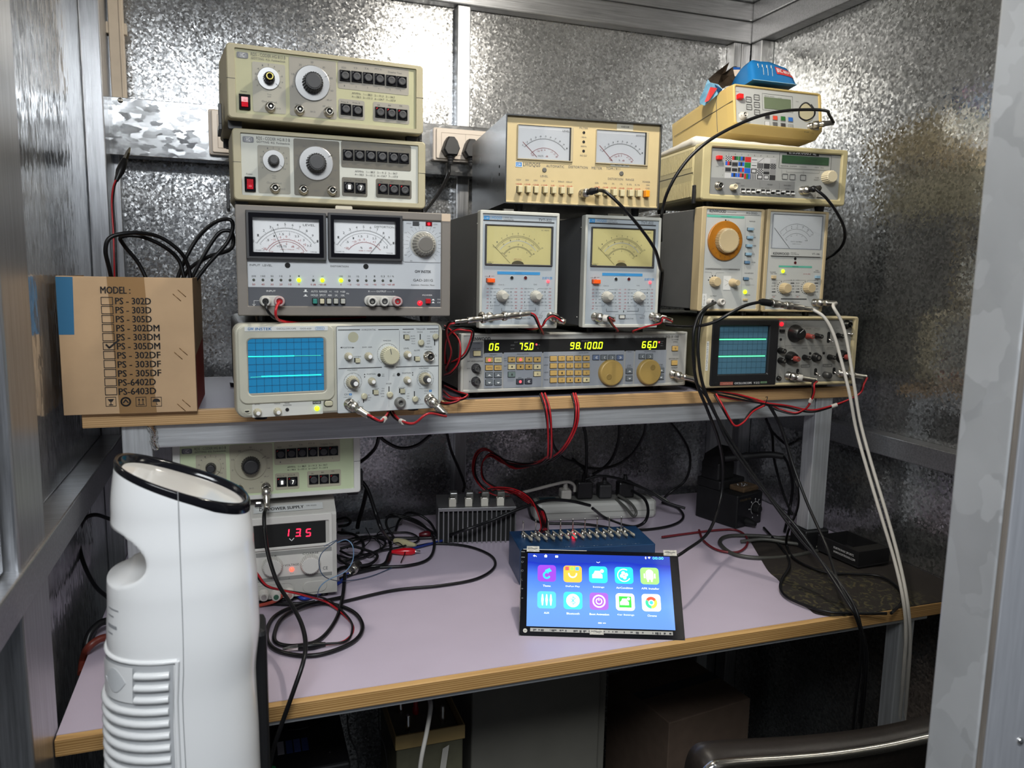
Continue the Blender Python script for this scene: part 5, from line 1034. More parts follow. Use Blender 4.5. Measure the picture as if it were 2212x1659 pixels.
# ================================================================== pattern generators, bags, box, supply, bench items
tvg = Dev('pattern_generator', 'cream pattern generator with a coloured pattern grid and round knob below the small generator', 'test instrument', .759, 1.2, .137, -5.9, .285, .098, .26, cG)
def tvgf():
    d = tvg; W, H, D = d.W, d.H, d.D; P, B, T = d.P, d.B, d.T; cs = mat('yellowed_cream_case', 'b8ac82', .45, vary=.03); pl = mat('grey_pattern_panel', '90918e', .5)
    def case(m):
        m.frame(0, W, 0, H, (.017, .012, .010, .0085), .03, -.002, cs, .005, .002, 5)
        m.box(-.002, W-.003, .0301, D, .002, H-.002, cs, .006)
        for k in range(34): y_ = .035+k*.0062; m.box(-.0026, -.0018, y_, y_+.0022, H*.60, H*.9, cs); m.box(-.0026, -.0018, y_, y_+.0022, H*.08, H*.36, cs)
    d.part('case', case)
    d.part('shell_joint', lambda m: m.box(-.0024, -.0014, .03, D, H*.50, H*.508, 'dark'))
    q = B(655, 925, 2010, 1530)
    d.part('front_panel', lambda m: (m.rect(.014, W-.010, .008, H-.006, .003, pl), m.plate(.0172, W-.0125, P(1350, 1000)[1], H-.0088, .003, .0024, mat('slate_strip', '3c4048', .4)), m.rect(*B(655, 1285, 1530, 1500), .0027, mat('darker_grey_field', '7c7d7c', .5))))
    d.part('name_label', lambda m: (m.rect(*B(1450, 985, 1785, 1035), .0021, 'steelblk'), T(m, '8.058.006.ME', 1470, 990, 1755, 1026, 'white', .0018)))
    sw = [('blk', 'B'), ('r', 'r'), ('g', 'g'), ('b', 'b')]
    cr, cg, cb = mat('swatch_red', 'b82828', .5), mat('swatch_green', '1c7038', .5), mat('swatch_blue', '1c58b8', .5)
    wt, lg, dk = mat('swatch_white', 'b8b8b8', .5), mat('swatch_grey', '808080', .5), mat('swatch_dark', '2c2c2e', .5)
    g0 = P(812, 1035); g1 = P(1345, 1055); g2 = P(803, 1270)
    def grid(m):
        y = .0024; nx, nz = 8, 4; w_ = (g1[0]-g0[0])/nx; h = (g0[1]-g2[1])/nz
        m.rect(g0[0]-.0004, g0[0]+nx*w_+.0004, g0[1]-nz*h-.0004, g0[1]+.0004, .0026, mat('swatch_line', 'a4a4a0', .5))
        def cell(i, j): x = g0[0]+i*w_+.0004; z = g0[1]-(j+1)*h+.0004; return x, x+w_-.0008, z, z+h-.0008
        C = {(3, 0): cr, (3, 1): cg, (3, 2): cb, (0, 0): dk, (6, 1): dk, (7, 3): dk, (4, 0): wt, (6, 0): wt, (7, 2): lg, (1, 2): wt, (1, 3): wt, (0, 3): wt}
        for i in range(nx):
            for j in range(nz):
                a, b, c, e = cell(i, j); m.rect(a, b, c, e, y, C.get((i, j), wt if (i+j) % 2 else lg)); y2 = y-.0002
                if (i, j) in ((1, 0), (2, 0), (0, 1), (2, 1), (1, 3), (2, 2), (2, 3)):
                    cl = [dk, cb, cr, dk, cg, cb]
                    for k in range(3): m.rect(a+(b-a)*k/3, a+(b-a)*(k+1)/3, c+(e-c)*.25, e, y2, cl[(i*2+j+k) % 6])
                elif (i, j) == (3, 3):
                    for k, cc in enumerate((cr, cg, cb)): m.rect(a+(b-a)*k/3, a+(b-a)*(k+1)/3, c, e, y2, cc)
                elif (i, j) in ((5, 2), (0, 0), (7, 1)):
                    for k in range(5):
                        for l in range(5):
                            if (k+l) % 2: m.rect(a+(b-a)*k/5, a+(b-a)*(k+1)/5, c+(e-c)*l/5, c+(e-c)*(l+1)/5, y2, dk if (i, j) != (0, 0) else wt)
                elif (i, j) in ((4, 3), (5, 1)):
                    for k in range(4): m.rect(a+(b-a)*(k*2)/8, a+(b-a)*(k*2+1)/8, c, e, y2, dk)
                elif (i, j) in ((5, 3), (6, 3), (4, 2)): m.rect(a+.0008, b-.0008, c+.0008, e-.0008, y2, dk); m.rect(a+.0022, b-.0022, c+.002, e-.002, y2-.0001, wt)
                elif (i, j) == (5, 0): m.line([(a, c), (b, e)], .0005, dk, y2)
                elif (i, j) == (7, 0):
                    for k in range(4): m.rect(a+(b-a)*k/4, a+(b-a)*k/4+.0003, c, e, y2, wt); m.rect(a, b, c+(e-c)*k/4, c+(e-c)*k/4+.0003, y2, dk)
                elif (i, j) in ((1, 1), (1, 2), (0, 2)): m.rect(a+.0006, b-.0006, c+.0018, e-.0012, y2, dk)
                elif (i, j) == (6, 2): m.rect(a, b, c, (c+e)/2, y2, dk)
                elif (i, j) in ((4, 0), (4, 1)): m.rect(a+.001, b-.001, (c+e)/2-.0005, (c+e)/2+.0005, y2, dk)
        for i, s in enumerate('ABCDEFGH'): x = g0[0]+(i+.5)*w_; m.text(s, x-.0008, x+.0008, g0[1]+.0028, .002, 'dark', y)
        for j in range(4): z = g0[1]-(j+.5)*h; m.text(str(j+1), g0[0]-.0042, g0[0]-.003, z, .0016, 'dark', y)
    d.part('pattern_grid', grid)
    def let(m):
        y = .0022; k = 'dark'
        T(m, 'MULTISTANDARD  TV  PATTERN  GENERATOR  GV-898', 720, 945, 1430, 962, mat('dim_print', '8a8a88', .6), .0020)
        for s, q in (('MEM/PNR', (1385, 1138, 1465, 1150)), ('SYSTEM', (1480, 1142, 1550, 1155)), ('CHANNEL', (1580, 1148, 1655, 1160)), ('FREQ', (1738, 1156, 1782, 1166)), ('MHz', (1800, 1160, 1832, 1170)), ('TUNE', (1740, 1262, 1782, 1275)), ('SELECT', (1730, 1285, 1792, 1297)), ('VIDEO', (915, 1318, 965, 1330)), ('SOUND', (1245, 1333, 1300, 1345)), ('SYSTEM', (1418, 1342, 1490, 1354)), ('MONO', (970, 1345, 1010, 1355)), ('LINE', (712, 1145, 740, 1154)),
                     ('OFF', (975, 1368, 1000, 1377)), ('OFF', (1182, 1372, 1205, 1381)), ('NICAM', (1222, 1373, 1265, 1382)), ('SECAM', (1430, 1380, 1470, 1389)), ('75Ω', (700, 1450, 738, 1462))): T(m, s, *q, k, y)
        m.frame(*B(1368, 1022, 1910, 1180), .0004, .0024, .0021, k, .001, .0001)
        m.line([P(1395, 1185), P(1395, 1255), P(1405, 1255)], .0003, k, y); m.line([P(1445, 1190), P(1445, 1210), P(1785, 1222), P(1785, 1198)], .0003, k, y); m.line([P(1620, 1200), P(1620, 1235)], .0003, k, y)
        m.line([P(1170, 1310), P(1165, 1495)], .0002, k, y); m.line([P(1372, 1322), P(1368, 1500)], .0002, k, y)
    d.part('panel_lettering', let)
    d.part('display', lambda m: m.rect(*B(1395, 1045, 1885, 1128), .0018, mat('green_lcd', '2c4830', .2)))
    q = B(712, 1040, 765, 1082); d.part('power_button', lambda m: m.plate(*q, .003, -.004, mat('bright_red_button', 'd02020', .35, emit=.1), .001, .0008), label='red')
    for u in (1430, 1507, 1618): q = B(u-30, 1225+(u-1430)*.06, u+30, 1285+(u-1430)*.06); d.part('soft_button', lambda m: m.frame(*q, .0008, .003, .0018, 'dgrey', .0015, .0002)); 
    x, z = P(1865, 1265); d.part('tuning_knob', lambda m: knob(m, x, z, .0118, .018, mat('ivory_knob', 'd2c6a8', .4), ribs=1, n=20, y0=.003, taper=.9))
    for u, v in ((735, 1352), (1608, 1402)): x, z = P(u, v); d.part('coaxial_socket', lambda m: bnc(m, x, z, .003, 'nickel'))
    x, z = P(880, 1368); d.part('level_knob', lambda m: m.lathe((x, .003, z), [(.0052, 0), (.0048, .013), (.0035, .0132), (.003, .011)], mat('ivory_knob', 'd2c6a8', .4), n=16))
    q = B(962, 1385, 1530, 1445)
    so = d.part('slide_switch_bank', lambda m: m.plate(*q, .003, .0015, mat('switch_bank_grey', '9c9c98', .4), .0004))
    for i in range(11):
        x0 = q[0]+(q[1]-q[0])*(i+.15)/11; x1 = x0+(q[1]-q[0])*.7/11; k = MB(); up = i in (3, 6, 8); zc = (q[2]+q[3])/2; k.plate(x0, x1, q[2]+.0015, q[3]-.0012, .0015, .0010, 'steelblk'); k.plate(x0+.0006, x1-.0004, zc+(.0 if up else -.0028), zc+(.0028 if up else 0), .0012, -.003, 'white', .0002, .0003); k.build('slider', so)
    for u in (1710, 1785): q2 = B(u-30, 1435, u+30, 1472); d.part('push_button', lambda m: m.plate(*q2, .003, -.001 if u > 1750 else .002, mat('switch_bank_grey', '9c9c98', .4), .0006, .0004))
    d.part('bracket', lambda m: m.box(-.0075, -.0028, .012, .019, -.006, .026, 'black', .001)); 
    feet(d, W, D, .009, .0095, .03)
tvgf()
def foam():
    m = MB(); x0, x1, y0, y1 = .775, 1.035, 1.225, 1.44; nx, ny = 16, 12; rnd = random.Random(3)
    top = [[(x0+(x1-x0)*i/nx, y0+(y1-y0)*j/ny, CAMZ+.2358+(.015-.010*i/nx)*(1-.75*j/ny)+rnd.uniform(-.0006, .0006)) for i in range(nx+1)] for j in range(ny+1)]
    V = [p for r in top for p in r]+[(p[0], p[1], CAMZ+.2352) for r in top for p in r]; n = (nx+1)*(ny+1); F = []
    for j in range(ny):
        for i in range(nx): a = j*(nx+1)+i; F += [(a, a+1, a+nx+2, a+nx+1), (a+n, a+nx+1+n, a+nx+2+n, a+1+n)]
    for i in range(nx): F += [(i, i+n, i+1+n, i+1), (ny*(nx+1)+i, ny*(nx+1)+i+1, ny*(nx+1)+i+1+n, ny*(nx+1)+i+n)]
    for j in range(ny): a = j*(nx+1); b = a+nx; F += [(a, a+nx+1, a+nx+1+n, a+n), (b, b+n, b+nx+1+n, b+nx+1)]
    m.T = Matrix.Rotation(R_(-5.9), 4, 'Z'); c = Matrix.Translation((.9, 1.3, 0)); m.T = c @ Matrix.Rotation(R_(-5.9), 4, 'Z') @ c.inverted()
    m.add(V, F, mat('white_foam', 'd4cfc4', .8, bump=.4, vscale=300), True)
    tag(m.build('foam_sheet'), 'white foam packing sheet laid between the two cream pattern generators', 'foam sheet')
foam()
top = Dev('pattern_generator', 'small yellowed pattern generator tilted up on white foam under the blue bags', 'test instrument', .862, 1.255, .285, 0, .186, .066, .215, cG, pitch=-9)
def topf():
    d = top; W, H, D = d.W, d.H, d.D; P, B, T = d.P, d.B, d.T; cs = mat('yellow_aged_plastic', 'c8ae6c', .4, vary=.04, vscale=15); pl = mat('pale_grey_panel2', 'a4a6a4', .5)
    def case(m):
        L = [[(x, y, z) for x, z in rrect(-.004-e, W+.006+e, -.002-c, H+.004+e, .006, 5)] for y, e, c in ((.000, -.001, 0), (.002, .0005, .002), (.02, .002, .012), (.03, .002, .012), (D, 0, .002))]
        L = [[(x, .003, z) for x, z in rrect(0, W, 0, H, .003, 5)], [(x, -.0002, z) for x, z in rrect(-.001, W+.001, -.001, H+.001, .003, 5)]]+L
        m.loft(L, cs)
        m.box(-.0065, -.0058, .002, D-.01, H*.58, H*.592, 'dark'); m.box(-.0066, -.0058, .052, .0528, -.002, H, 'dgrey')
    d.part('case', case); d.part('front_panel', lambda m: m.rect(0, W, 0, H, .0026, pl))
    y = .0022
    def let(m):
        k = 'dark'; m.frame(*B(1195, 405, 1510, 575), .0003, .0024, .002, k, .0005, .0001)
        for s, q in (('POWER', (918, 366, 950, 374)), ('MEMORY  MANUAL', (1218, 415, 1320, 424)), ('STORE', (1358, 435, 1398, 443)), ('RECALL', (1435, 448, 1475, 456)), ('BATT', (1242, 540, 1272, 548)), ('EXTERNAL', (1318, 552, 1368, 560)), ('TUNE', (1542, 470, 1572, 478)), ('VIDEO', (945, 592, 1000, 602)), ('RF OUT', (1632, 785, 1680, 797)), ('75Ω', (1710, 800, 1730, 808))): T(m, s, *q, k, y)
    d.part('panel_lettering', let)
    d.part('display', lambda m: m.plate(*B(1215, 440, 1490, 558), .0026, .0018, mat('grey_green_lcd', '6c7860', .2)))
    q = B(925, 405, 975, 455); d.part('power_button', lambda m: m.plate(*q, .0026, -.006, mat('bright_red_button', 'd02020', .35, emit=.1), .001, .0008), label='red')
    for u, v in ((1050, 452), (1133, 430), (1055, 530), (1135, 507), (1138, 585)): q = B(u-28, v-28, u+30, v+28); d.part('soft_button', lambda m: (m.frame(*q, .0007, .0026, .0012, 'dgrey', .0012, .0002), m.rect(q[0]+.0012, q[1]-.0012, (q[2]+q[3])/2-.0003, (q[2]+q[3])/2+.0003, .0018, 'dark')))
    for u, v, c in ((1243, 632, '303034'), (1325, 645, 'd84830'), (1407, 652, '2c6c30'), (1485, 662, '2c68b8'), (1243, 703, 'd0d0d0'), (1325, 712, '606060'), (1408, 722, '403c3c'), (1488, 735, '989894')):
        q = B(u-26, v-25, u+26, v+25); d.part('colour_button', lambda m: (m.plate(*q, .0026, .0014, mat('button_rim', '888884', .4), .001, .0002), m.plate(q[0]+.0009, q[1]-.0009, q[2]+.0009, q[3]-.0009, .0016, .0008, mat('key_'+c, c, .4), .0006, .0002)))
    x, z = P(1648, 590); d.part('round_cover', lambda m: m.lathe((x, .0026, z), [(.0168, 0), (.0168, .0015), (.012, .0016)], mat('ivory_disc', 'bcb494', .4), n=36, smooth=False))
    x, z = P(985, 625); d.part('coaxial_socket', lambda m: bnc(m, x, z, .0026, 'whitec')); 
    x, z = P(1690, 735); d.part('coaxial_socket', lambda m: bnc(m, x, z, .0026, 'nickel'))
topf()

# ---- blue bags
def bag(name, label, fn): m = MB(); fn(m); tag(m.build(name), label, 'bag')
bl = mat('blue_bag_plastic', '1c6ca8', .3, coat=.3); pb = mat('pale_blue_film', '8fb8cc', .3)
def bag1():
    """pillow-shaped bag lying on the tilted generator"""
    o = empty('plastic_bag', 'blue printed plastic bag lying flat on top of the small tilted generator', 'bag', (.93, 1.31, CAMZ+.355))
    R0 = Matrix.Rotation(R_(-9), 4, 'X'); L = .098; Wd = .085
    m = MB(); m.T = R0; nu, nv = 22, 14; V = []; F = []
    def hgt(s, t): e = max(0, 1-abs(2*s-1)**9); f = min(1, t/.36)**.8*max(0, 1-max(0, (t-.5)/.5)**2.4); return .042*(e**.5)*f*(1.10-.22*s)+.0015*math.sin(11*s+6*t)*e*f
    def yy(t): return -.052+(.016*t/.36 if t < .36 else .016+(Wd-.016)*(t-.36)/.64)
    for j in range(nv+1):
        for i in range(nu+1):
            s, t = i/nu, j/nv; V.append((-.036+L*s, yy(t), hgt(s, t)+.0005))
    for j in range(nv):
        for i in range(nu): a = j*(nu+1)+i; F.append((a, a+1, a+nu+2, a+nu+1))
    m.add(V, F, bl, True); m.add([(p[0], p[1], -.0005) for p in V[:nu+1]]+[(p[0], p[1], -.0005) for p in V[-nu-1:][::-1]], [tuple(range(2*nu+2))[::-1]], bl)
    for row in (V[:nu+1], V[-nu-1:]): m.add(list(row)+[(p[0], p[1], -.0005) for p in row], [(i, i+1, i+nu+2, i+nu+1) for i in range(nu)], pb)
    for k in (0, nu): c = [V[j*(nu+1)+k] for j in range(nv+1)]; m.add(c+[(p[0], p[1], -.0005) for p in c], [(i, i+1, i+nv+2, i+nv+1) for i in range(nv)], bl)
    m.build('bag_body', o)
    def surf(s, t, off=.0008): 
        p = Vector((-.036+L*s, yy(t), hgt(s, t)+.0005)); e = .01
        n = Vector((L*e*2, 0, hgt(s+e, t)-hgt(s-e, t))).cross(Vector((0, yy(t+e)-yy(t-e), hgt(s, t+e)-hgt(s, t-e)))).normalized(); return p+n*off
    k = MB(); k.T = R0; rd = mat('red_print_patch', 'c03838', .4); n = 8
    G = [[surf(.58+.39*i/n, .11+.15*j/4) for i in range(n+1)] for j in range(5)]
    for j in range(4):
        for i in range(n): k.add([G[j][i], G[j][i+1], G[j+1][i+1], G[j+1][i]], [(0, 1, 2, 3)], rd, True)
    def txt(s, s0, s1, t0, t1, mt):
        v, f = textmesh(s, .02); ax = min(p[0] for p in v); bx = max(p[0] for p in v); az = min(p[1] for p in v); bz = max(p[1] for p in v)
        k.add([surf(s0+(s1-s0)*(p[0]-ax)/(bx-ax), t0+(t1-t0)*(p[1]-az)/(bz-az), .0014) for p in v], f, mt)
    txt('BNC', .60, .72, .14, .23, 'white'); txt('视频接头', .74, .94, .145, .22, 'white')
    wp = mat('plug_print', 'd0d0cc', .4)
    for i, s in enumerate((.20, .30, .40, .50)):
        for t0, t1, w_ in ((.06 if i else .17, .21, .010), (.21, .27, .022)):
            q = [surf(s-.05*(1-(t0*4))-w_/2-.01, t0, .0014), surf(s-.05*(1-(t0*4))+w_/2-.01, t0, .0014), surf(s+w_/2-.0, t1, .0014), surf(s-w_/2, t1, .0014)]; k.add(q, [(0, 1, 2, 3)], wp)
    k.build('printing', o)
bag1()
def bag2():
    """crumpled open bag hanging behind the left side of the generator"""
    o = empty('plastic_bag', 'crumpled open blue bag with brown inside, wedged left of the flat blue bag', 'bag', (.865, 1.40, CAMZ+.32))
    Y = 1.36; T0 = Matrix.Translation((-.865, -1.40, -CAMZ-.32))
    g = lambda a, b, dy=0: tuple(atY(1480+a/7.9, 60+b/7.9, Y+dy))
    br = mat('brown_foil', '50453a', .35, .5, vary=.25, vscale=60, bump=.4)
    m = MB(); m.T = T0
    m.add([g(390, 880, -.02), g(500, 780, .0), g(755, 585, .03), g(690, 760, .01), g(820, 660, .03), g(870, 655, .04), g(940, 720, .02), g(930, 880, -.01), g(870, 975, -.02), g(700, 1000, -.03), g(640, 1045, -.04), g(560, 960, -.03), g(430, 930, -.02), g(620, 800, .02), g(750, 820, .015), g(640, 920, .03)],
          [(0, 1, 13, 12), (1, 2, 3, 13), (3, 4, 14, 13), (4, 5, 6, 14), (6, 7, 14), (7, 8, 9, 15, 14), (9, 10, 11, 15), (11, 12, 13, 15), (13, 14, 15)], br)
    m.build('inner_lining', o)
    m = MB(); m.T = T0
    m.add([g(388, 880, -.022), g(430, 935, -.026), g(560, 965, -.032), g(640, 1050, -.045), g(610, 1090, -.05), g(380, 1290, -.05), g(330, 1330, -.05), g(250, 1290, -.03), g(250, 1200, -.02), g(310, 1080, -.02), g(350, 970, -.02), g(440, 1080, -.045)],
          [(0, 1, 11, 10), (1, 2, 11), (2, 3, 4, 11), (4, 5, 11), (5, 6, 7, 9, 11), (7, 8, 9), (9, 10, 11)], mat('bag_film_blue', '6c9cb8', .25, vary=.3, vscale=50))
    m.add([g(430, 1010, -.05), g(550, 1030, -.05), g(400, 1250, -.056), g(330, 1270, -.054)], [(0, 1, 2, 3)], mat('red_print_patch', 'c03838', .4))
    m.add([g(500, 960, -.036), g(635, 1050, -.05), g(560, 1110, -.055), g(548, 1040, -.052)], [(0, 1, 2, 3)], mat('navy_film', '1c3c60', .3))
    m.build('bag_body', o)
    m = MB(); m.T = T0
    m.add([g(820, 672, -.01), g(940, 672, -.01), g(938, 715, -.012), g(822, 715, -.012)], [(0, 1, 2, 3)], mat('flap_blue', '1c5098', .4)); m.add([g(822, 715, -.012), g(938, 715, -.012), g(930, 835, -.014), g(845, 825, -.014)], [(0, 1, 2, 3)], mat('flap_cream', 'd8c8b8', .5))
    m.build('folded_flap', o)
bag2()

# ---- cardboard box with model list
box = Dev('cardboard_box', 'open brown cardboard box printed with a model checklist at the left end of the shelf', 'box', -.2375, 1.212, -.205, -1.3, .173, .193, .17, cX)
def boxf():
    d = box; W, H, D = d.W, d.H, d.D; P, B, T = d.P, d.B, d.T; cb = mat('brown_cardboard', 'aa8e6e', .75, vary=.06, vscale=18, bump=.25); ink = mat('box_ink', '201c1c', .7)
    t = .003
    d.part('front_wall', lambda m: m.box(0, W, 0, t, 0, H, cb, .0008))
    d.part('back_wall', lambda m: m.box(0, W, D-t, D, 0, H*.99, cb))
    d.part('left_wall', lambda m: m.box(0, t, t, D-t, 0, H, cb))
    d.part('right_wall', lambda m: (m.box(W-t, W, t, D-t, 0, H, cb), m.add([(W+.0002, .012, 0), (W+.0002, D-.004, 0), (W+.0002, D-.004, H*.50), (W+.0002, .012, H*.42)], [(0, 1, 2, 3)], mat('red_side_print', 'a83c24', .6))))
    d.part('bottom', lambda m: m.box(t, W-t, t, D-t, 0, t, cb))
    tp = mat('brown_tape', '8c6c44', .18, coat=.6)
    def tape(m): m.loft([[(x, y, z) for y, z in ((-.0003, .0), (-.0003, H+.0004), (.0035, H+.0006), (.0035, .02))] for x in (P(345, 1200)[0]+.006, P(530, 1200)[0]+.006)], tp)
    q0, q1 = P(345, 1100)[0], P(525, 1100)[0]; q2, q3 = P(400, 1590)[0], P(580, 1590)[0]
    d.part('tape_strip', lambda m: m.add([(q0, -.0003, H), (q1, -.0003, H), (q3, -.0003, 0), (q2, -.0003, 0)], [(0, 1, 2, 3)], mat('clear_brown_tape', '9a7850', .25, coat=.5)))
    def pr(m):
        y = -.0008; m.add([(.0, y+.0006, H*.585), (P(180, 1200)[0], y+.0006, H*.585), (P(172, 940)[0], y+.0006, H-.001), (.0, y+.0006, H-.001)], [(0, 1, 2, 3)], mat('blue_corner_print', '2c6c94', .6))
        T(m, 'MODEL :', 306, 984, 450, 1018, ink, y, .01)
        for i, s in enumerate(('PS - 302D', 'PS - 303D', 'PS - 305D', 'PS - 302DM', 'PS - 303DM', 'PS - 305DM', 'PS - 302DF', 'PS - 303DF', 'PS - 305DF', 'PS-6402D', 'PS-6403D')):
            a = 378+i*1.7; b = 1038+i*43.6; T(m, s, a, b, a+172+(36 if s[-2] == 'D' else 0)+(i > 8)*8, b+32, ink, y, .012)
            q = B(309+i*2, b-4, 368+i*2, b+35); m.frame(*q, .0009, y+.0002, y, ink, .0002, .0001)
        m.line([P(335, 1265), P(350, 1280), P(398, 1242)], .0024, ink, y)
        for i, u in enumerate((332, 404, 478, 552)):
            q = B(u, 1518, u+52, 1564)
            if i != 1: m.frame(*q, .0007, y+.0002, y, ink, .0002, .0001)
            cx = (q[0]+q[1])/2; cz = (q[2]+q[3])/2; s = (q[1]-q[0])
            if i == 0: m.poly([(cx-s*.3, cz+s*.28), (cx+s*.3, cz+s*.28), (cx+s*.12, cz), (cx-s*.12, cz)], y, ink); m.line([(cx, cz), (cx, cz-s*.3)], .001, ink, y); m.line([(cx-s*.2, cz-s*.32), (cx+s*.2, cz-s*.32)], .0012, ink, y)
            if i == 1: m.ring(cx, cz, s*.42, .0022, y, ink, 30); m.line([(cx-s*.22, cz-s*.1), (cx, cz+s*.2), (cx+s*.22, cz-s*.1)], .0018, ink, y)
            if i == 2:
                for k in (-.18, .18): m.line([(cx+s*k, cz-s*.25), (cx+s*k, cz+s*.28)], .0009, ink, y); m.poly([(cx+s*k-.0016, cz+s*.15), (cx+s*k+.0016, cz+s*.15), (cx+s*k, cz+s*.36)], y, ink)
                m.line([(cx-s*.32, cz-s*.3), (cx+s*.32, cz-s*.3)], .0009, ink, y)
            if i == 3: m.poly([(cx+s*.36*math.cos(R_(t_)), cz+s*.34*math.sin(R_(t_))) for t_ in range(0, 181, 15)], y, ink); m.line([(cx, cz), (cx, cz-s*.26), (cx+s*.1, cz-s*.26)], .0008, ink, y)
    d.part('printing', pr)
    for u, v in ((658, 1020), (682, 1000), (665, 1302), (690, 1282), (680, 1552), (704, 1532)):
        a = P(u, v); b = P(u+38, v+33); d.part('staple', lambda m: m.tube([(a[0], .0, a[1]), (a[0], -.0006, a[1]), (b[0], -.0006, b[1]), (b[0], .0, b[1])], .0005, mat('staple_wire', '8c6c48', .3, .8), 6))
boxf()

# ---- dc power supply
psu = Dev('power_supply', 'pale grey dc power supply showing red 13.5 on the bench under the shelf', 'power supply', 0, 1.265, -.531, 0, .139, .156, .25, cL)
def psuf():
    d = psu; W, H, D = d.W, d.H, d.D; P, B, T = d.P, d.B, d.T; cs = mat('psu_grey', 'a4a29c', .45, vary=.03); pl = mat('psu_panel', 'bab8b2', .45); zt = .136
    def case(m):
        m.loft([[(x, y, z) for y, z in ((0, .002), (0, zt), (.003, zt+.004), (.028, H-.002), (.034, H), (D, H), (D, .002))] for x in (0, .002, W-.002, W)], cs)
    d.part('case', case)
    def q_(a, b, c, e): return B(a, b, c, e)
    a = B(215, 405, 1205, 800); w = B(225, 490, 1125, 780); wx0 = .004
    d.part('display_bezel', lambda m: m.frame(.002, a[1], a[2], a[3], (.003, .006, .005, .0125), .0, -.003, pl, .003, .0012))
    z0 = P(700, 740)[1]-.002; z1 = P(700, 510)[1]+.002; z0, z1 = B(500, 535, 900, 735)[2:]
    wo = d.part('display_window', lambda m: m.plate(.004, w[1], w[2]+.0005, w[3]-.0015, 0, -.0012, 'steelblk'))
    for s, u0, u1 in (('1', 665, 700), ('3', 755, 828), ('5', 880, 945)):
        k = MB(); x0 = P(u0, 620)[0]; x1 = P(u1, 620)[0]; zb = P(u0, 664)[1]; h = .0135; k.seg7(s, x0 if s != '1' else x0-.006, zb+.0008, .0085, h, .002, 'rdigit', -.0016, .14, .12)
        if s == '3': xx, zb = P(815, 655); k.rect(xx, xx+.0018, zb, zb+.0018, -.0016, 'rdigit')
        k.build('digit', wo)
    k = MB(); k.line([P(692, 680), P(718, 705), P(745, 674)], .0012, 'white', -.0016); k.build('unit_mark', wo)
    def let(m):
        yy = -.0004; T(m, 'COARSE', 850, 843, 1040, 866, 'dark', -.0008); T(m, 'FINE', 440, 883, 538, 905, 'dark', -.0008); T(m, 'VOLTAGE', 635, 982, 805, 1008, 'dark', yy); m.rect(*B(590, 1000, 628, 1004), yy, 'dark'); m.rect(*B(812, 985, 850, 989), yy, 'dark')
        T(m, 'C.V', 702, 1092, 742, 1104, 'dark', yy); T(m, 'CE', 1092, 1014, 1150, 1052, 'dark', yy); T(m, 'GND', 520, 1155, 582, 1175, 'dark', -.0008); T(m, '+', 682, 1148, 698, 1162, 'dark', -.0008)
    def ctl(m):
        b = B(262, 810, 1208, 1175); m.plate(.003, b[1], b[2], b[3], 0, -.0003, pl, .002); g = mat('psu_grey_band', '888884', .5); c = B(262, 828, 1205, 905); e = B(290, 1090, 1205, 1190)
        m.poly([(.003, P(262, 930)[1]), (.003, P(262, 880)[1]), (b[1], P(1205, 800)[1]), (b[1], P(1205, 850)[1])], -.0006, g) if 0 else m.rect(.003, b[1]-.001, b[3]-.0085, b[3]-.001, -.0006, g)
        m.rect(.003, b[1]-.001, b[2]+.001, b[2]+.0075, -.0006, g)
    d.part('control_panel', ctl); d.part('panel_lettering', let)
    # sloped title strip
    def tl(m):
        m.T = Matrix.Translation((0, .0155, zt+.0115)) @ Matrix.Rotation(R_(-58), 4, 'X'); m.rect(.010, .119, -.007, .007, -.0012, mat('title_strip', 'b8bab8', .35)); m.text('DC POWER SUPPLY', .019, .088, .0, .0062, 'dark', -.0016, .03); m.text('TPR-3020D', .092, .109, .0012, .0026, 'dgrey', -.0016)
    d.part('title_strip', tl)
    x, z = P(945, 1000)
    for u, v in ((490, 1030), (945, 1000)): x, z = P(u, v, .01); d.part('voltage_knob', lambda m: (knob(m, x, z, .0165, .014, pl, ribs=1, n=30, y0=0, taper=.88)))
    x, z = P(720, 1050); d.part('mode_light', lambda m: led(m, x, z, .0038, mat('soft_red_led', 'ff4838', .3, emit=3.5), 0), label='lit red')
    b = B(850, 1185, 1140, 1320); d.part('power_switch_cap', lambda m: m.plate(b[0], b[1], b[2], b[3], 0, -.0015, cs, .010, .001, 8))
    b = B(300, 1220, 750, 1400); d.part('terminal_recess', lambda m: m.frame(.004, b[1], b[2], b[3], .001, 0, -.0012, cs, .012, .0005, 8))
    for u, v, c in ((385, 1345, 'whitec'), (530, 1345, mat('green_ring', '3c6450', .4)), (688, 1325, mat('pink_ring', 'b08c84', .4))):
        x, z = P(u, v); d.part('output_terminal', lambda m: (m.lathe((x, 0, z), [(.0085, 0), (.0085, .004), (.0072, .0045), (.0072, .013), (.006, .0135)], 'whitec', n=20), m.lathe((x, -.0135, z), [(.0042, 0), (.0040, .001)], 'nickel' if c == 'whitec' else c, n=16)))
    feet(d, W, D, .008, .0085, .02)
    d.part('handle', lambda m: m.box(.012, .024, .016, .026, .150, .162, 'chrome', .003))
psuf()
# ================================================================== things on and under the bench
def obj_at(name, label, cat, x, y, z, yaw=0, group=None): return empty(name, label, cat, (x, y, z), yaw, 0, group)
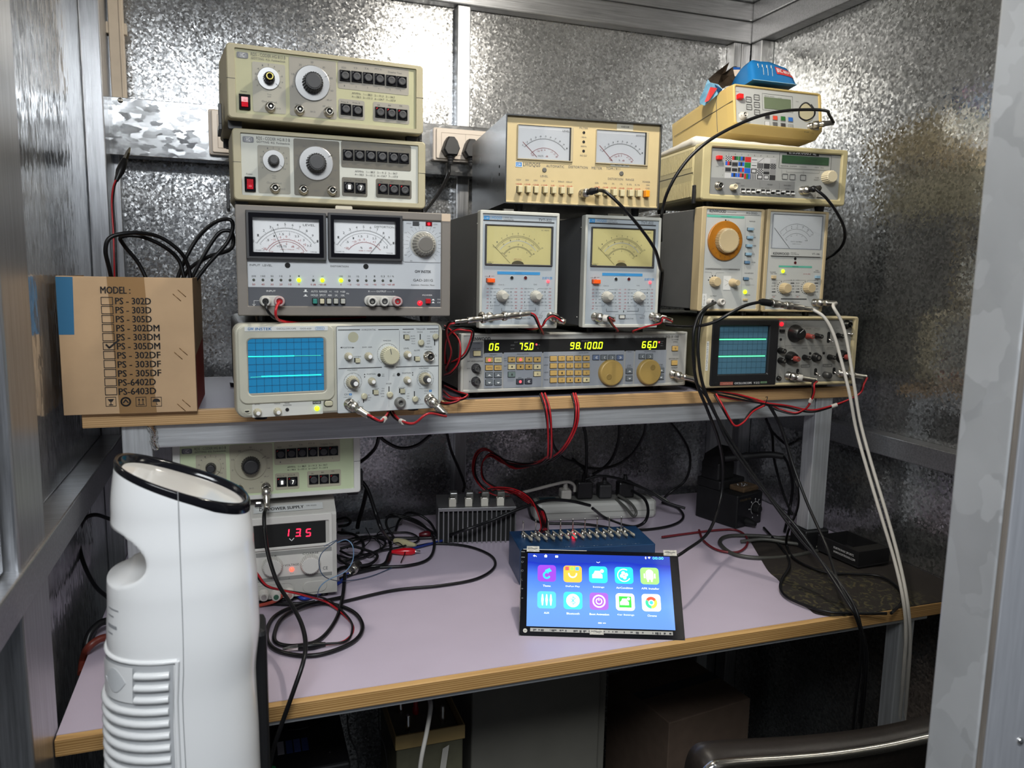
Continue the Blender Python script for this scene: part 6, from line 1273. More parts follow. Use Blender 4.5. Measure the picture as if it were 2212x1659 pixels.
# ---- white tower heater
def heater():
    cx, cy = -.062, .815; t = obj_at('tower_heater', 'tall white plastic tower heater with a slanted black rimmed top in front of the desk', 'heater', cx, cy, 0)
    wh = mat('white_gloss_plastic', 'eef0f2', .22, coat=.3); T = Matrix.Translation((0, 0, 0))
    PR = [(.0, -.080, .083), (.10, -.079, .080), (.55, -.075, .074), (.80, -.0735, .068), (.875, -.0725, .0665), (.93, -.0715, .0715), (.98, -.069, .0705), (1.02, -.066, .068), (1.06, -.062, .065), (1.13, -.055, .059)]
    def prof(z):
        for a, b in zip(PR, PR[1:]):
            if z <= b[0]: f = (z-a[0])/(b[0]-a[0]); f = f*f*(3-2*f); return a[1]+(b[1]-a[1])*f, a[2]+(b[2]-a[2])*f
        return PR[-1][1:]
    nA = 96; nc = CAMZ-.268; 
    def ztop(x): return CAMZ-.2065-.40*(x+.0)
    def ringp(f, off=0, zz=None):
        L = []
        for i in range(nA):
            a = 2*math.pi*i/nA; c, s = math.cos(a), math.sin(a); e = 2/2.3
            px = abs(c)**e*(1 if c > 0 else -1); py = abs(s)**e*(1 if s > 0 else -1)
            z = zz if zz is not None else 0; 
            for _ in range(3):
                l, r = prof(z if zz is not None else f); mx = (l+r)/2; hw = (r-l)/2+off; x = mx+hw*px
                if zz is None: z = f
            L.append((x, (hw*.86)*py, f))
        return L
    levels = [0.004*i for i in range(int(.98/.004))]
    rows = []
    for z in levels: rows.append(ringp(z))
    n0 = .98-.004
    nt = 44; topring = [(x, y, ztop(x)) for x, y, z in ringp(1.08)]
    base = ringp(n0)
    for k in range(1, nt+1):
        f = k/nt; row = []
        for (bx, by, bz), (tx, ty, tz) in zip(base, topring):
            z = bz+(tz-bz)*f; l, r = prof(z); row.append((0, 0, z, f))
        out = []
        for i, q in enumerate(row):
            z = q[2]; l, r = prof(z); mx = (l+r)/2; hw = (r-l)/2; a = 2*math.pi*i/nA; c, s = math.cos(a), math.sin(a); e = 2/2.3
            out.append((mx+hw*abs(c)**e*(1 if c > 0 else -1), hw*.86*abs(s)**e*(1 if s > 0 else -1), z))
        rows.append(out)
    def notch(p):
        x, y, z = p; zc, xc, r = nc, -.071, .032; d = z-zc
        if abs(d) < r*1.25 and x < .02:
            k = r*math.sqrt(max(0, 1-(d/(r*.86))**2)) if abs(d) < r*.86 else 0
            lim = xc+k*1.35-.25*d
            if k > 0 and x < lim: return (lim, y, z)
        return p
    rows = [[notch(p) for p in r] for r in rows]
    def body(m):
        m.loft(rows, wh, caps=False, smooth=True); m.add(rows[0], [tuple(range(nA))[::-1]], wh)
    part('body', t, body)
    top = rows[-1]; mx = sum(p[0] for p in top)/nA
    def sc(k, dz, src=top): return [(mx+(p[0]-mx)*k, p[1]*k, p[2]+(-.40*(p[0]-mx)*(k-1) if True else 0)+dz) for p in src]
    part('rim', t, lambda m: m.loft([[(p[0], p[1], p[2]-.012*max(0, -p[0]+.01)/.06) for p in sc(1.006, -.008)], sc(1.012, -.004), sc(1.008, .0005), sc(.985, .003), sc(.93, .0012), sc(.90, -.006)], 'blackgloss', caps=False, smooth=True))
    tp = part('top_panel', t, lambda m: (m.loft([sc(.902, -.005), sc(.88, -.007), sc(.5, -.0075), sc(.02, -.0075)], mat('top_white', 'd8d4ce', .15, coat=.5), caps=True, smooth=True)))
    for j in range(3):
        k = MB(); x = .028; k.loft([[(x-.016+.008*math.cos(a)+.004*j*0, -.014+.014*j+.0028*math.sin(a), ztop(x-.016)-.0068+(.001 if h else 0)-.4*.008*math.cos(a)) for a in [2*math.pi*i/16 for i in range(16)]] for h in (0, 1)], mat('touch_key_grey', 'b4b4b2', .3)); k.build('touch_key', tp)
    def arcx(z, a0, a1, off, n=14): 
        l, r = prof(z); m_ = (l+r)/2; hw = (r-l)/2+off; e = 2/2.3; L = []
        for i in range(n+1):
            a = R_(a0+(a1-a0)*i/n); c, s_ = math.cos(a), math.sin(a); L.append((m_+hw*abs(c)**e*(1 if c > 0 else -1), hw*.86*abs(s_)**e*(1 if s_ > 0 else -1), z))
        return L
    # seam
    k = MB(); s = []
    for r in rows[::6]: l, r_ = prof(r[0][2]); z = r[0][2]; f = min(1, max(0, (z-.5)/.6)); q = arcx(min(z, 1.12), 272, 274, .0002, 1)[0]; s.append((q[0]-.003*f, q[1]-.0002, sum(p[2] for p in r[65:75])/10 if z > .98 else z))
    k.tube(s, .0004, mat('seam_shadow_grey', '9a9c9e', .6), 5); k.build('body_seam', t)
    # vent slats, lower left front
    z1 = CAMZ-.372
    gr = MB(); 
    for zz in (z1+.006,): gr.tube(arcx(zz, 150, 268, .0006), .0022, wh, 6)
    gr.build('vent_border', t)
    k = MB(); k.tube([arcx(z1+.006-.02*i, 266, 268, .0008, 1)[1] for i in range(25)], .0022, wh, 6); k.build('vent_border', t)
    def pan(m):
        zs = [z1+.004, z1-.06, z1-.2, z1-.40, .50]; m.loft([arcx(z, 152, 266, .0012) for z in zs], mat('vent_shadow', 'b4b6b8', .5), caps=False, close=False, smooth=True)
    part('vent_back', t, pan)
    n = 0; z = z1-.006
    while z > .42:
        half = n < 3
        def sl(m): m.tube([(p[0], p[1], p[2]) for p in arcx(z, 240 if half else 152, 264, .0030)], .0034, wh, 8)
        part('vent_slat', t, sl); z -= .0122; n += 1
    def hs_(m):
        A = arcx(z1+.002, 196, 238, .003, 6); B_ = arcx(z1-.034, 196, 238, .003, 6); m.loft([A, B_], wh, caps=False, close=False, smooth=True)
        a = arcx(z1-.014, 205, 232, .0038, 8); m.loft([[(p[0]*.995, p[1], p[2]+.012*math.sin(math.pi*i/8)) for i, p in enumerate(a)], [(p[0], p[1], p[2]-.012*math.sin(math.pi*i/8)) for i, p in enumerate(a)]], mat('vent_handle_shade', 'd4d6d8', .3), caps=False, close=False)
    part('grip_recess', t, hs_)
    part('base_strip', t, lambda m: m.box(.055, .0785, .0, .05, .0, CAMZ-.375, 'black', .006), label='glossy black rear strip')
    def lab(m):
        for i, (zz, w_) in enumerate(((-.318, .9), (-.325, .55), (-.334, .8), (-.342, .5))):
            A = arcx(CAMZ+zz, 203, 203+20*w_, .0006, 5); h = .0035 if i == 2 else .0014; m.loft([A, [(p[0], p[1], p[2]-h) for p in A]], mat('grey_label_print', '9c9ea2', .6), caps=False, close=False)
    part('rating_label', t, lab)
heater()
# ---- tablet head unit
tab = Dev('display_tablet', 'black car head unit tablet leaning back with a bright blue menu of ten icons', 'tablet', .384, 1.046, -.5395, -20.4, .251, .136, .02, cJ, pitch=-39.2)
def tabf():
    d = tab; W, H = d.W, d.H; P, B, T = d.P, d.B, d.T
    d.part('body', lambda m: (m.plate(0, W, 0, H, .010, 0, 'blackgloss', .004, .001), m.box(.0, W, .0005, .0125, -.0015, .002, 'black', .0005)))
    d.part('rear_chassis', lambda m: m.box(.04, W-.05, .0102, .045, .035, H-.03, 'dark', .002))
    d.part('metal_edge', lambda m: m.line([(.004, H-.0004), (W*.42, H-.0004)], .0009, 'nickel', -.0004))
    c = [P(290, 560), P(1770, 600), P(1868, 1370), P(283, 1335)]; x0 = (c[0][0]+c[3][0])/2; x1 = (c[1][0]+c[2][0])/2; z0 = (c[2][1]+c[3][1])/2; z1 = (c[0][1]+c[1][1])/2; w_ = x1-x0; h = z1-z0
    sm = bpy.data.materials.new('lit_blue_screen'); sm.use_nodes = True; MATS['lit_blue_screen'] = sm; nt = sm.node_tree; N = nt.nodes; L = nt.links; b = N['Principled BSDF']; b.inputs['Roughness'].default_value = .08; b.inputs['Base Color'].default_value = (.01, .01, .02, 1)
    tc = N.new('ShaderNodeTexCoord'); sx = N.new('ShaderNodeSeparateXYZ'); L.new(tc.outputs['Object'], sx.inputs[0]); mr = N.new('ShaderNodeMapRange'); mr.inputs['From Min'].default_value = z0; mr.inputs['From Max'].default_value = z1; L.new(sx.outputs[2], mr.inputs[0])
    nz = N.new('ShaderNodeTexNoise'); nz.inputs['Scale'].default_value = 9; L.new(tc.outputs['Object'], nz.inputs['Vector']); ma = N.new('ShaderNodeMath'); ma.operation = 'MULTIPLY_ADD'; ma.inputs[1].default_value = .22; L.new(nz.outputs[0], ma.inputs[0]); L.new(mr.outputs[0], ma.inputs[2])
    r = N.new('ShaderNodeValToRGB'); E_ = r.color_ramp.elements; E_[0].position = .1; E_[0].color = srgb('6c9cec'); E_[1].position = 1.12; E_[1].color = srgb('1c3cb0'); e = E_.new(.45); e.color = srgb('6ea4f0'); e = E_.new(.8); e.color = srgb('4a7ce8'); e = E_.new(.98); e.color = srgb('1430b8')
    L.new(ma.outputs[0], r.inputs[0]); L.new(r.outputs[0], b.inputs['Emission Color']); b.inputs['Emission Strength'].default_value = 1.3
    so = d.part('screen', lambda m: m.rect(x0, x1, z0, z1, -.0004, sm))
    E = lambda n, c_, s=1.1: mat('screen_'+n, c_, .3, emit=s); wt = E('white', 'ffffff', 1.2)
    def S(u, v): return x0+w_*u, z0+h*v
    xs = (.135, .315, .493, .672, .850); z_ = (.72, .355); s = w_*.064
    cols = (('7a28c8', '28b0e0'), ('f0a028', 'ffffff'), ('10c0d8', 'ffffff'), ('08c0e0', 'ffffff'), ('88d868', 'ffffff'), ('38a8e8', 'ffffff'), ('20c8e0', 'ffffff'), ('8848c0', 'ffffff'), ('ffffff', '20b828'), ('ffffff', '30b8e0'))
    names = ('Theme', 'DoFun Play', 'Settings', 'AirCondition', 'APK Installer', 'AUX', 'Bluetooth', 'Boot Animation', 'Car Settings', 'Chrome')
    for i in range(10):
        cx, cz = S(xs[i % 5], z_[i//5]); bg, fg = cols[i]
        def ic(m):
            y = -.0006; m.poly(rrect(cx-s, cx+s, cz-s*.92, cz+s*.92, s*.35, 5), y, E('ic'+bg, bg)); y2 = -.0008; f = E('ic'+fg, fg, 1.2)
            if i == 0: m.ring(cx+s*.0, cz-s*.2, s*.33, s*.2, y2, f, 20, 60, 330); m.poly([(cx-s*.1, cz), (cx+s*.55, cz+s*.25), (cx+s*.3, cz+s*.6), (cx-s*.2, cz+s*.35)], y2, f)
            if i == 1: m.ring(cx, cz+s*.05, s*.42, s*.14, y2, f, 16, 180, 360); [m.rect(cx-s*.8+k*s*.55, cx-s*.4+k*s*.55, cz+s*.4, cz+s*.8, y2, E('tile%d' % k, ('e04848', '88c048', '3898e0')[k])) for k in range(3)]
            if i in (2, 8):
                if i == 8: m.rect(cx-s*.66, cx+s*.66, cz-s*.6, cz+s*.6, y2, f); y2 -= .0002; f = wt
                k = .85 if i == 8 else 1; m.poly([(cx+a*s*k, cz+b_*s*k) for a, b_ in ((-.65, -.4), (.45, -.4), (.45, .0), (.3, .12), (.15, .42), (-.35, .42), (-.5, .1), (-.65, 0))], y2, f); m.poly(circ(cx+s*.42*k, cz+s*.4*k, s*.2*k, 10), y2, f)
            if i == 3: m.ring(cx, cz, s*.68, s*.1, y2, f, 24, 60, 330); [m.poly(circ(cx+s*.26*math.cos(a), cz+s*.26*math.sin(a), s*.2, 10), y2, f) for a in (.3, 1.87, 3.44, 5.0)]
            if i == 4: m.poly(rrect(cx-s*.38, cx+s*.38, cz-s*.4, cz+s*.35, s*.12), y2, f); m.poly([(cx+s*.42*math.cos(R_(a)), cz+s*.3+s*.4*math.sin(R_(a))) for a in range(0, 181, 20)], y2, f); [m.rect(cx+a*s-s*.09, cx+a*s+s*.09, cz-s*.65, cz-s*.38, y2, f) for a in (-.2, .2)]; [m.rect(cx+a*s-s*.08, cx+a*s+s*.08, cz-s*.25, cz+s*.25, y2, f) for a in (-.55, .55)]
            if i == 5: [m.poly([(cx+a*s-s*.13, cz), (cx+a*s-s*.05, cz-s*.6), (cx+a*s+s*.05, cz-s*.6), (cx+a*s+s*.13, cz), (cx+a*s+s*.05, cz+s*.6), (cx+a*s-s*.05, cz+s*.6)], y2, f) for a in (-.45, 0, .45)]
            if i == 6: m.poly(circ(cx, cz, s*.72, 24), y2, f); m.line([(cx-s*.25, cz-s*.22), (cx+s*.25, cz+s*.22), (cx, cz+s*.42), (cx, cz-s*.42), (cx+s*.25, cz-s*.22), (cx-s*.25, cz+s*.22)], s*.07, E('ic20c8e0', '20c8e0'), y2-.0002)
            if i == 7: m.ring(cx, cz, s*.62, s*.14, y2, f, 28); m.ring(cx, cz, s*.3, s*.1, y2, f, 20, 120, 420); m.rect(cx-s*.05, cx+s*.05, cz+s*.05, cz+s*.38, y2, f)
            if i == 9:
                for k, cc in enumerate(('e85038', 'f0d848', '38b890')): m.ring(cx, cz, s*.47, s*.32, y2, E('ring'+cc, cc), 10, 35-120*k, 150-120*k)
                m.poly(circ(cx, cz, s*.2, 14), y2-.0002, f)
            nm = names[i]; hw = .0016*len(nm)*.62+.001; m.text(nm, cx-hw, cx+hw, cz-s*1.38, .0030, wt, y)
        k = MB(); ic(k); k.build('menu_icon', so)
    def bar(m):
        y = -.0006
        T(m, '00:00', 1608, 602, 1722, 630, E('clock', '60f0ff', 1.2), y); x, z = P(1535, 612); m.line([(x-.0011, z-.001), (x+.0011, z+.001), (x, z+.002), (x, z-.002), (x+.0011, z-.001), (x-.0011, z+.001)], .0004, wt, y)
        x, z = P(1572, 612); m.poly([(x, z-.0018), (x+.0022, z+.001), (x, z+.002), (x-.0022, z+.001)], y, wt)
        x, z = P(368, 590); m.poly([(x-.003, z), (x-.0005, z+.002), (x-.0005, z+.001), (x+.0025, z), (x+.003, z-.002), (x+.001, z-.0005), (x-.0005, z-.0008), (x-.0005, z-.0018)], y, wt)
        x, z = P(483, 592); m.poly([(x-.0028, z+.0002), (x, z+.0028), (x+.0028, z+.0002), (x+.002, z+.0002), (x+.002, z-.0022), (x-.002, z-.0022), (x-.002, z+.0002)], y, wt)
        x, z = P(598, 597); m.plate(x-.0024, x+.0022, z-.0018, z+.0016, y+.0001, y, wt, .0006)
        m.line([P(1018, 655), P(1035, 665), P(1052, 655)], .0006, wt, y); m.rect(*B(1035, 1293, 1072, 1304), y, wt); m.rect(*B(1085, 1297, 1115, 1303), y, wt)
    k = MB(); bar(k); k.build('status_bar', so)
    gy = mat('bezel_print', '707478', .5)
    for v in (545, 603): m = d.part('side_key', lambda m: m.rect(*B(225, v-3, 262, v+4), -.0003, gy))
    for i, v in enumerate((653, 745, 840, 935, 1035)):
        x, z = P(236, v)
        d.part('side_key', lambda m: (m.ring(x, z, .0015, .0004, -.0003, gy, 14, 110 if i in (0, 2) else 0, 430 if i == 0 else (290 if i == 2 else 360)) if i < 3 else m.line([(x-.0015, z), (x, z+.001), (x, z-.001), (x-.0015, z), (x+.0018, z)], .0003, gy, -.0003)))
    tp = mat('crinkled_tape', 'b8b4a8', .4, vary=.3, vscale=300)
    for q in ((283, 490, 415, 548), (1722, 532, 1862, 592), (945, 1368, 1092, 1422)):
        def f(m): a = B(*q); m.rect(*a, -.0014, tp); m.line([(a[0]+.002, (a[2]+a[3])/2+.001), (a[0]+.008, (a[2]+a[3])/2+.0015), (a[0]+.012, (a[2]+a[3])/2), (a[1]-.003, (a[2]+a[3])/2+.001)], .001, 'dark', -.0016)
        d.part('tape_label', f)
    def strip(m):
        a = B(318, 1352, 1820, 1425); m.rect(a[0], a[1], a[2]+.0025, a[3]-.0025, -.0010, mat('label_strip_grey', 'a4a29c', .5)); rnd = random.Random(2)
        for i in range(60): x = a[0]+(a[1]-a[0])*rnd.random()*.98; m.rect(x, x+.001+rnd.random()*.002, (a[2]+a[3])/2-.0006-rnd.random()*.002, (a[2]+a[3])/2+.001, -.0012, 'dark')
    d.part('label_strip', strip)
    x, z = P(265, 1378); d.part('round_sticker', lambda m: (m.poly(circ(x, z, .0032, 18), -.001, tp), m.text('026', x-.002, x+.002, z, .0018, 'dark', -.0012)))
tabf()
# ---- blue switch box
def swbox():
    o = obj_at('switch_box', 'blue metal box with two rows of toggle switches behind the tablet', 'switch box', .450, 1.228, DZ+.0005, -8.3)
    Wb, Db, Hb = .250, .105, .0635; bl_ = mat('blue_enamel', '1a3c60', .35, vary=.1)
    part('case', o, lambda m: m.box(0, Wb, 0, Db, 0, Hb, bl_, .0015))
    wp = mat('white_print', None, .6) if 0 else M['white']
    def pr(m):
        for i in range(6): 
            x = .085+i*.026; T_ = Matrix.Translation((x, .006, Hb+.0002)) @ Matrix.Rotation(R_(-90), 4, 'X'); m.T = T_; m.text('- %d +' % (i+1), -.007, .007, 0, .0022, wp, 0)
        m.T = Matrix.Translation((0, 0, Hb+.0002)) @ Matrix.Rotation(R_(-90), 4, 'X'); m.frame(.012, .030, .085, .10, .0004, 0, -.0001, wp, .0005, .0001) if 0 else None
    part('case_lettering', o, pr)
    for i in range(9):
        x = .022+i*.0238; y = .082
        part('toggle_switch', o, lambda m: (m.lathe((x, y, Hb), [(.0052, 0), (.0052, .002), (.0038, .0022), (.0036, .006)], 'nickel', axis='z', n=6, smooth=False), m.lathe((x, y, Hb+.005), [(.0012, 0), (.0014, .016), (.0014, .021), (.0008, .0218)], 'chrome', axis=(.0, .05, 1), n=8)))
    for i in range(15):
        x = .022+i*.0138; y = .068
        def bt(m):
            m.lathe((x, y, Hb), [(.0042, 0), (.0042, .003), (.0034, .0035), (.003, .006)], 'nickel', axis='z', n=10)
            m.lathe((x-.002, y, Hb+.009), [(.0014, 0), (.0020, .016), (.0030, .034), (.001, .037)], mat('lever_nickel', 'a8a498', .35, .35), axis=(.22, -.95, -.08), n=10)
            m.tube([(x-.004, y-.004, Hb+.001), (x, y-.022, Hb+.0105), (x+.007, y-.034, Hb+.001)], .0006, 'nickel', 5)
        part('toggle_switch', o, bt)
    part('pilot_light', o, lambda m: m.lathe((.110, .050, Hb), [(.003, 0), (.003, .007), (.0018, .009), (.0004, .0095)], 'ledr', axis='z', n=12), label='lit red')
swbox()
# ---- heat sink
def hsink():
    o = obj_at('heat_sink', 'grey finned aluminium heat sink carrying four white resistors at the back of the bench', 'heat sink', .362, 1.470, DZ+.0005, -11)
    al = mat('anodised_grey', (.24, .24, .245), .4, .7); Wb, Db, Hb = .158, .10, .075
    part('top_plate', o, lambda m: m.box(0, Wb, 0, Db, Hb-.007, Hb, al, .0006))
    for i in range(17): x = i*(Wb-.0024)/16; part('fin', o, lambda m: m.box(x, x+.0024, .0005, Db-.0005, 0, Hb-.007, al))
    part('shade_core', o, lambda m: m.box(.0025, Wb-.0025, .010, Db-.002, .0003, Hb-.0075, 'steelblk'))  # added black block, its colour stands for the shade between the fins
    cw = mat('ceramic_white', 'c4c0b4', .5); cl = mat('clear_plastic_cap', '5c5c58', .15)
    for i in range(4):
        x = .022+i*.0325
        part('resistor', o, lambda m: (m.box(x, x+.0145, .008, .024, Hb, Hb+.0155, cw, .001), m.box(x+.002, x+.0125, .010, .024, Hb+.0155, Hb+.017, 'nickel', .0005)))
        part('terminal_cover', o, lambda m: m.box(x+.003, x+.019, .027, .046, Hb, Hb+.024, cl, .002))
hsink()
# ---- power strip and plugs
def pstrip():
    o = obj_at('power_strip', 'white multi socket power strip lying at the back of the bench', 'power strip', .60, 1.548, DZ+.0005, -9)
    part('body', o, lambda m: (m.box(0, .285, 0, .06, 0, .042, mat('strip_white', 'b4b4ae', .4), .008, .016), m.box(.01, .275, -.0008, .001, .019, .0205, mat('strip_line', '8c8c86', .5))))
    part('top_panel', o, lambda m: m.box(.012, .272, .010, .052, .0421, .0435, mat('strip_top', '7c7c78', .4), .001))
    part('name_label', o, lambda m: m.box(.016, .055, .014, .044, .0436, .0440, mat('teal_label', '20404c', .4)))
    def plug(nm, x, mt, w_, h, lab, y=.03):
        p = Matrix.Rotation(R_(-9), 4, 'Z') @ Vector((x, y, .0445)); e = obj_at(nm, lab, 'plug', .60+p.x, 1.548+p.y, DZ+.0005+p.z, -9)
        part('body', e, lambda m: m.box(-w_/2, w_/2, -.014, .016, 0, h, mt, .004))
        part('strain_relief', e, lambda m: [m.lathe((0, 0, h+.004*k), [(.006-.0006*k, 0), (.006-.0006*k, .0028), (.0045, .003), (.0045, .004)], mt, axis='z', n=12) for k in range(4)])
    plug('mains_plug', .075, 'whitec', .024, .022, 'white plug with ribbed neck in the left socket of the power strip')
    plug('mains_plug', .118, 'black', .036, .040, 'black plug right of the white plug in the power strip')
    plug('mains_plug', .166, 'dark', .030, .032, 'dark grey plug in the middle of the power strip')
    plug('mains_plug', .215, 'black', .036, .036, 'black plug nearest the right end of the power strip')
pstrip()
# ---- soldering station
def solder():
    o = obj_at('soldering_station', 'black soldering station with a holder and iron handle at the right back of the bench', 'soldering station', 1.008, 1.385, DZ+.0005, 17)
    bk = mat('sooty_black', '101012', .6, vary=.4, vscale=30)
    part('base', o, lambda m: (m.box(0, .088, 0, .115, 0, .074, bk, .003), m.box(.0, .088, .05, .115, .0741, .095, bk, .003)))
    part('front_plate', o, lambda m: (m.plate(.003, .085, .006, .070, .0, -.0006, mat('scale_plate_black', '17171a', .35)), m.text('SOLDER 936', .008, .045, .063, .0045, mat('faded_gold_print', '5c4c30', .5), -.0009)))
    cx, cz = .062, .038
    part('dial_scale', o, lambda m: (m.ring(cx, cz, .0145, .0008, -.0009, 'white', 24, 0, 235), [m.line([(cx+.0145*math.cos(R_(a)), cz+.0145*math.sin(R_(a))), (cx+.020*math.cos(R_(a)), cz+.020*math.sin(R_(a)))], .0008, 'white', -.0009) for a in (20, 55, 92, 132, 178)], [m.poly(circ(cx+.0215*math.cos(R_(a)), cz+.0215*math.sin(R_(a)), .0014, 8), -.0009, 'white') for a in (55, 92, 132, 178, 250, 300)]))
    part('temperature_knob', o, lambda m: knob(m, cx, cz, .010, .014, bk, n=20, ribs=1))
    part('jack', o, lambda m: m.lathe((.035, 0, .012), [(.009, 0), (.009, .006), (.006, .018), (.005, .024)], bk, n=16))
    part('iron_holder', o, lambda m: (m.box(.0, .055, .055, .105, .0951, .135, bk, .004), m.loft([[(x, y, z) for x, z in ((-.002, .125), (.05, .140), (.055, .165), (.004, .150))] for y in (.06, .10)], bk)))
    part('sponge', o, lambda m: m.box(.030, .084, .008, .048, .0742, .086, mat('burnt_sponge', '4c3a26', .9, vary=.4, vscale=80, bump=.8), .003))
    def sb(m):
        rnd = random.Random(5)
        for i in range(14): m.lathe((.052+rnd.uniform(-.012, .012), .028+rnd.uniform(-.01, .01), .086), [(.001+rnd.random()*.002, 0), (.001+rnd.random()*.0015, .001), (.0004, .002)], mat('solder_bits', (.3, .3, .3), .3, .9), axis='z', n=6)
    part('solder_residue', o, sb)
    h = empty('soldering_iron', 'black soldering iron handle pushed sideways into the holder', 'soldering iron', tuple(atY(1565, 990, 1.42)))
    a = atY(1565, 992, 1.42); b = atY(1660, 984, 1.38); c = atY(1692, 988, 1.36); T0 = Matrix.Translation(-a)
    part('handle', h, lambda m: (setattr(m, 'T', T0), m.tube(spline([a, (a+b)/2, b, c], 5), lambda f: .0085-.002*f+(.0016 if .28 < f < .36 else 0), bk, 12)))
    part('cord', h, lambda m: (setattr(m, 'T', T0), m.tube(spline([c, atY(1702, 1005, 1.36), atY(1712, 1050, 1.37), atY(1706, 1100, 1.38), atZ(1695, 1150, DZ+.005)], 6), .0032, 'rubber', 8)))
solder()
# ---- dark cloth on the right of the bench, black tray on it
def cloth():
    pts = [(1640, 1200), (1660, 1232), (1683, 1253), (1688, 1275), (1712, 1296), (1745, 1312), (1762, 1324), (1800, 1329), (1860, 1329), (1920, 1325), (1990, 1320), (2040, 1316)]
    P_ = [atZ(u, v, DZ+.002) for u, v in pts]; P_ = [Vector((p.x, max(p.y, DY+.001), p.z)) for p in P_]
    S_ = spline(P_, 4); S_ = [Vector((min(p.x, RX-.003), max(p.y, DY+.001), DZ)) for p in S_]; S_.append(Vector((RX-.002, DY+.001, DZ)))
    back = [Vector((RX-.002, 1.30, DZ)), Vector((1.0, 1.33, DZ))]
    out = S_+back; n = len(out); cc = Vector((1.09, 1.12, DZ)); m = MB()
    mt = mat('dark_patterned_cloth', '241f1b', .85); nt = mt.node_tree; N = nt.nodes; L = nt.links; tc = N.new('ShaderNodeTexCoord'); a = N.new('ShaderNodeTexNoise'); a.inputs['Scale'].default_value = 45; a.inputs['Detail'].default_value = 3; a.inputs['Distortion'].default_value = 2.5
    L.new(tc.outputs['Object'], a.inputs['Vector']); r = N.new('ShaderNodeValToRGB'); E_ = r.color_ramp.elements; E_[0].position = .5; E_[0].color = srgb('1e1814'); E_[1].position = .60; E_[1].color = srgb('4a4228'); e = E_.new(.56); e.color = srgb('2a2a1e')
    L.new(a.outputs[0], r.inputs[0]); ms = N.new('ShaderNodeVectorMath'); ms.operation = 'DISTANCE'; ms.inputs[1].default_value = (.96, 1.01, DZ); L.new(tc.outputs['Object'], ms.inputs[0]); mr = N.new('ShaderNodeMapRange'); mr.inputs['From Min'].default_value = .10; mr.inputs['From Max'].default_value = .17; mr.inputs['To Min'].default_value = 1; mr.inputs['To Max'].default_value = 0; L.new(ms.outputs['Value'], mr.inputs[0])
    mx = N.new('ShaderNodeMix'); mx.data_type = 'RGBA'; mx.inputs[6].default_value = srgb('1e1814'); L.new(mr.outputs[0], mx.inputs['Factor']); L.new(r.outputs[0], mx.inputs[7]); L.new(mx.outputs[2], N['Principled BSDF'].inputs['Base Color'])
    K = [0, .25, .5, .75, .93, 1]; rnd = random.Random(4); rings = []
    for k in K: rings.append([(cc.x+(p.x-cc.x)*k, cc.y+(p.y-cc.y)*k, DZ+(.0035 if k < 1 else .0012)+.0012*math.sin(i*.7+k*9)*(k < 1)) for i, p in enumerate(out)])
    m.loft(rings[1:], mt, caps=False, smooth=True); m.add(rings[1], [tuple(range(n))], mt); m.add([(p.x, p.y, DZ+.0001) for p in out]+rings[-1], [(i, (i+1) % n, (i+1) % n+n, i+n) for i in range(n)], mt)
    tag(m.build('bench_cloth'), 'dark brown and green patterned cloth spread over the right end of the bench', 'cloth')
cloth()
def tray():
    o = obj_at('plastic_tray', 'small black open tray with white lettering on the dark cloth beside the right wall', 'tray', 1.083, 1.108, DZ+.0065, 12)
    o.rotation_euler = (0, 0, R_(3)); bk = M['black']; W2, D2, H2 = .078, .105, .032
    part('body', o, lambda m: (m.box(0, W2, 0, D2, 0, .004, bk, .001), m.box(0, .003, 0, D2, .004, H2, bk), m.box(W2-.003, W2, 0, D2, .004, H2, bk), m.box(.003, W2-.003, D2-.003, D2, .004, H2, bk), m.box(.003, W2-.003, 0, .003, .004, H2, bk)))
    part('lid_ledge', o, lambda m: m.box(.003, W2-.003, .003, .026, H2-.004, H2, mat('worn_black', '1c1b18', .5), .001))
    def t_(m): m.T = Matrix.Rotation(R_(-90), 4, 'Z'); m.text('FORTRONIX SPORTS', -.062, -.012, .021, .0042, 'white', -.0004); m.text('WWW.FORTRONIX.COM', -.062, -.008, .013, .0042, 'white', -.0004)
    part('side_lettering', o, t_)
tray()
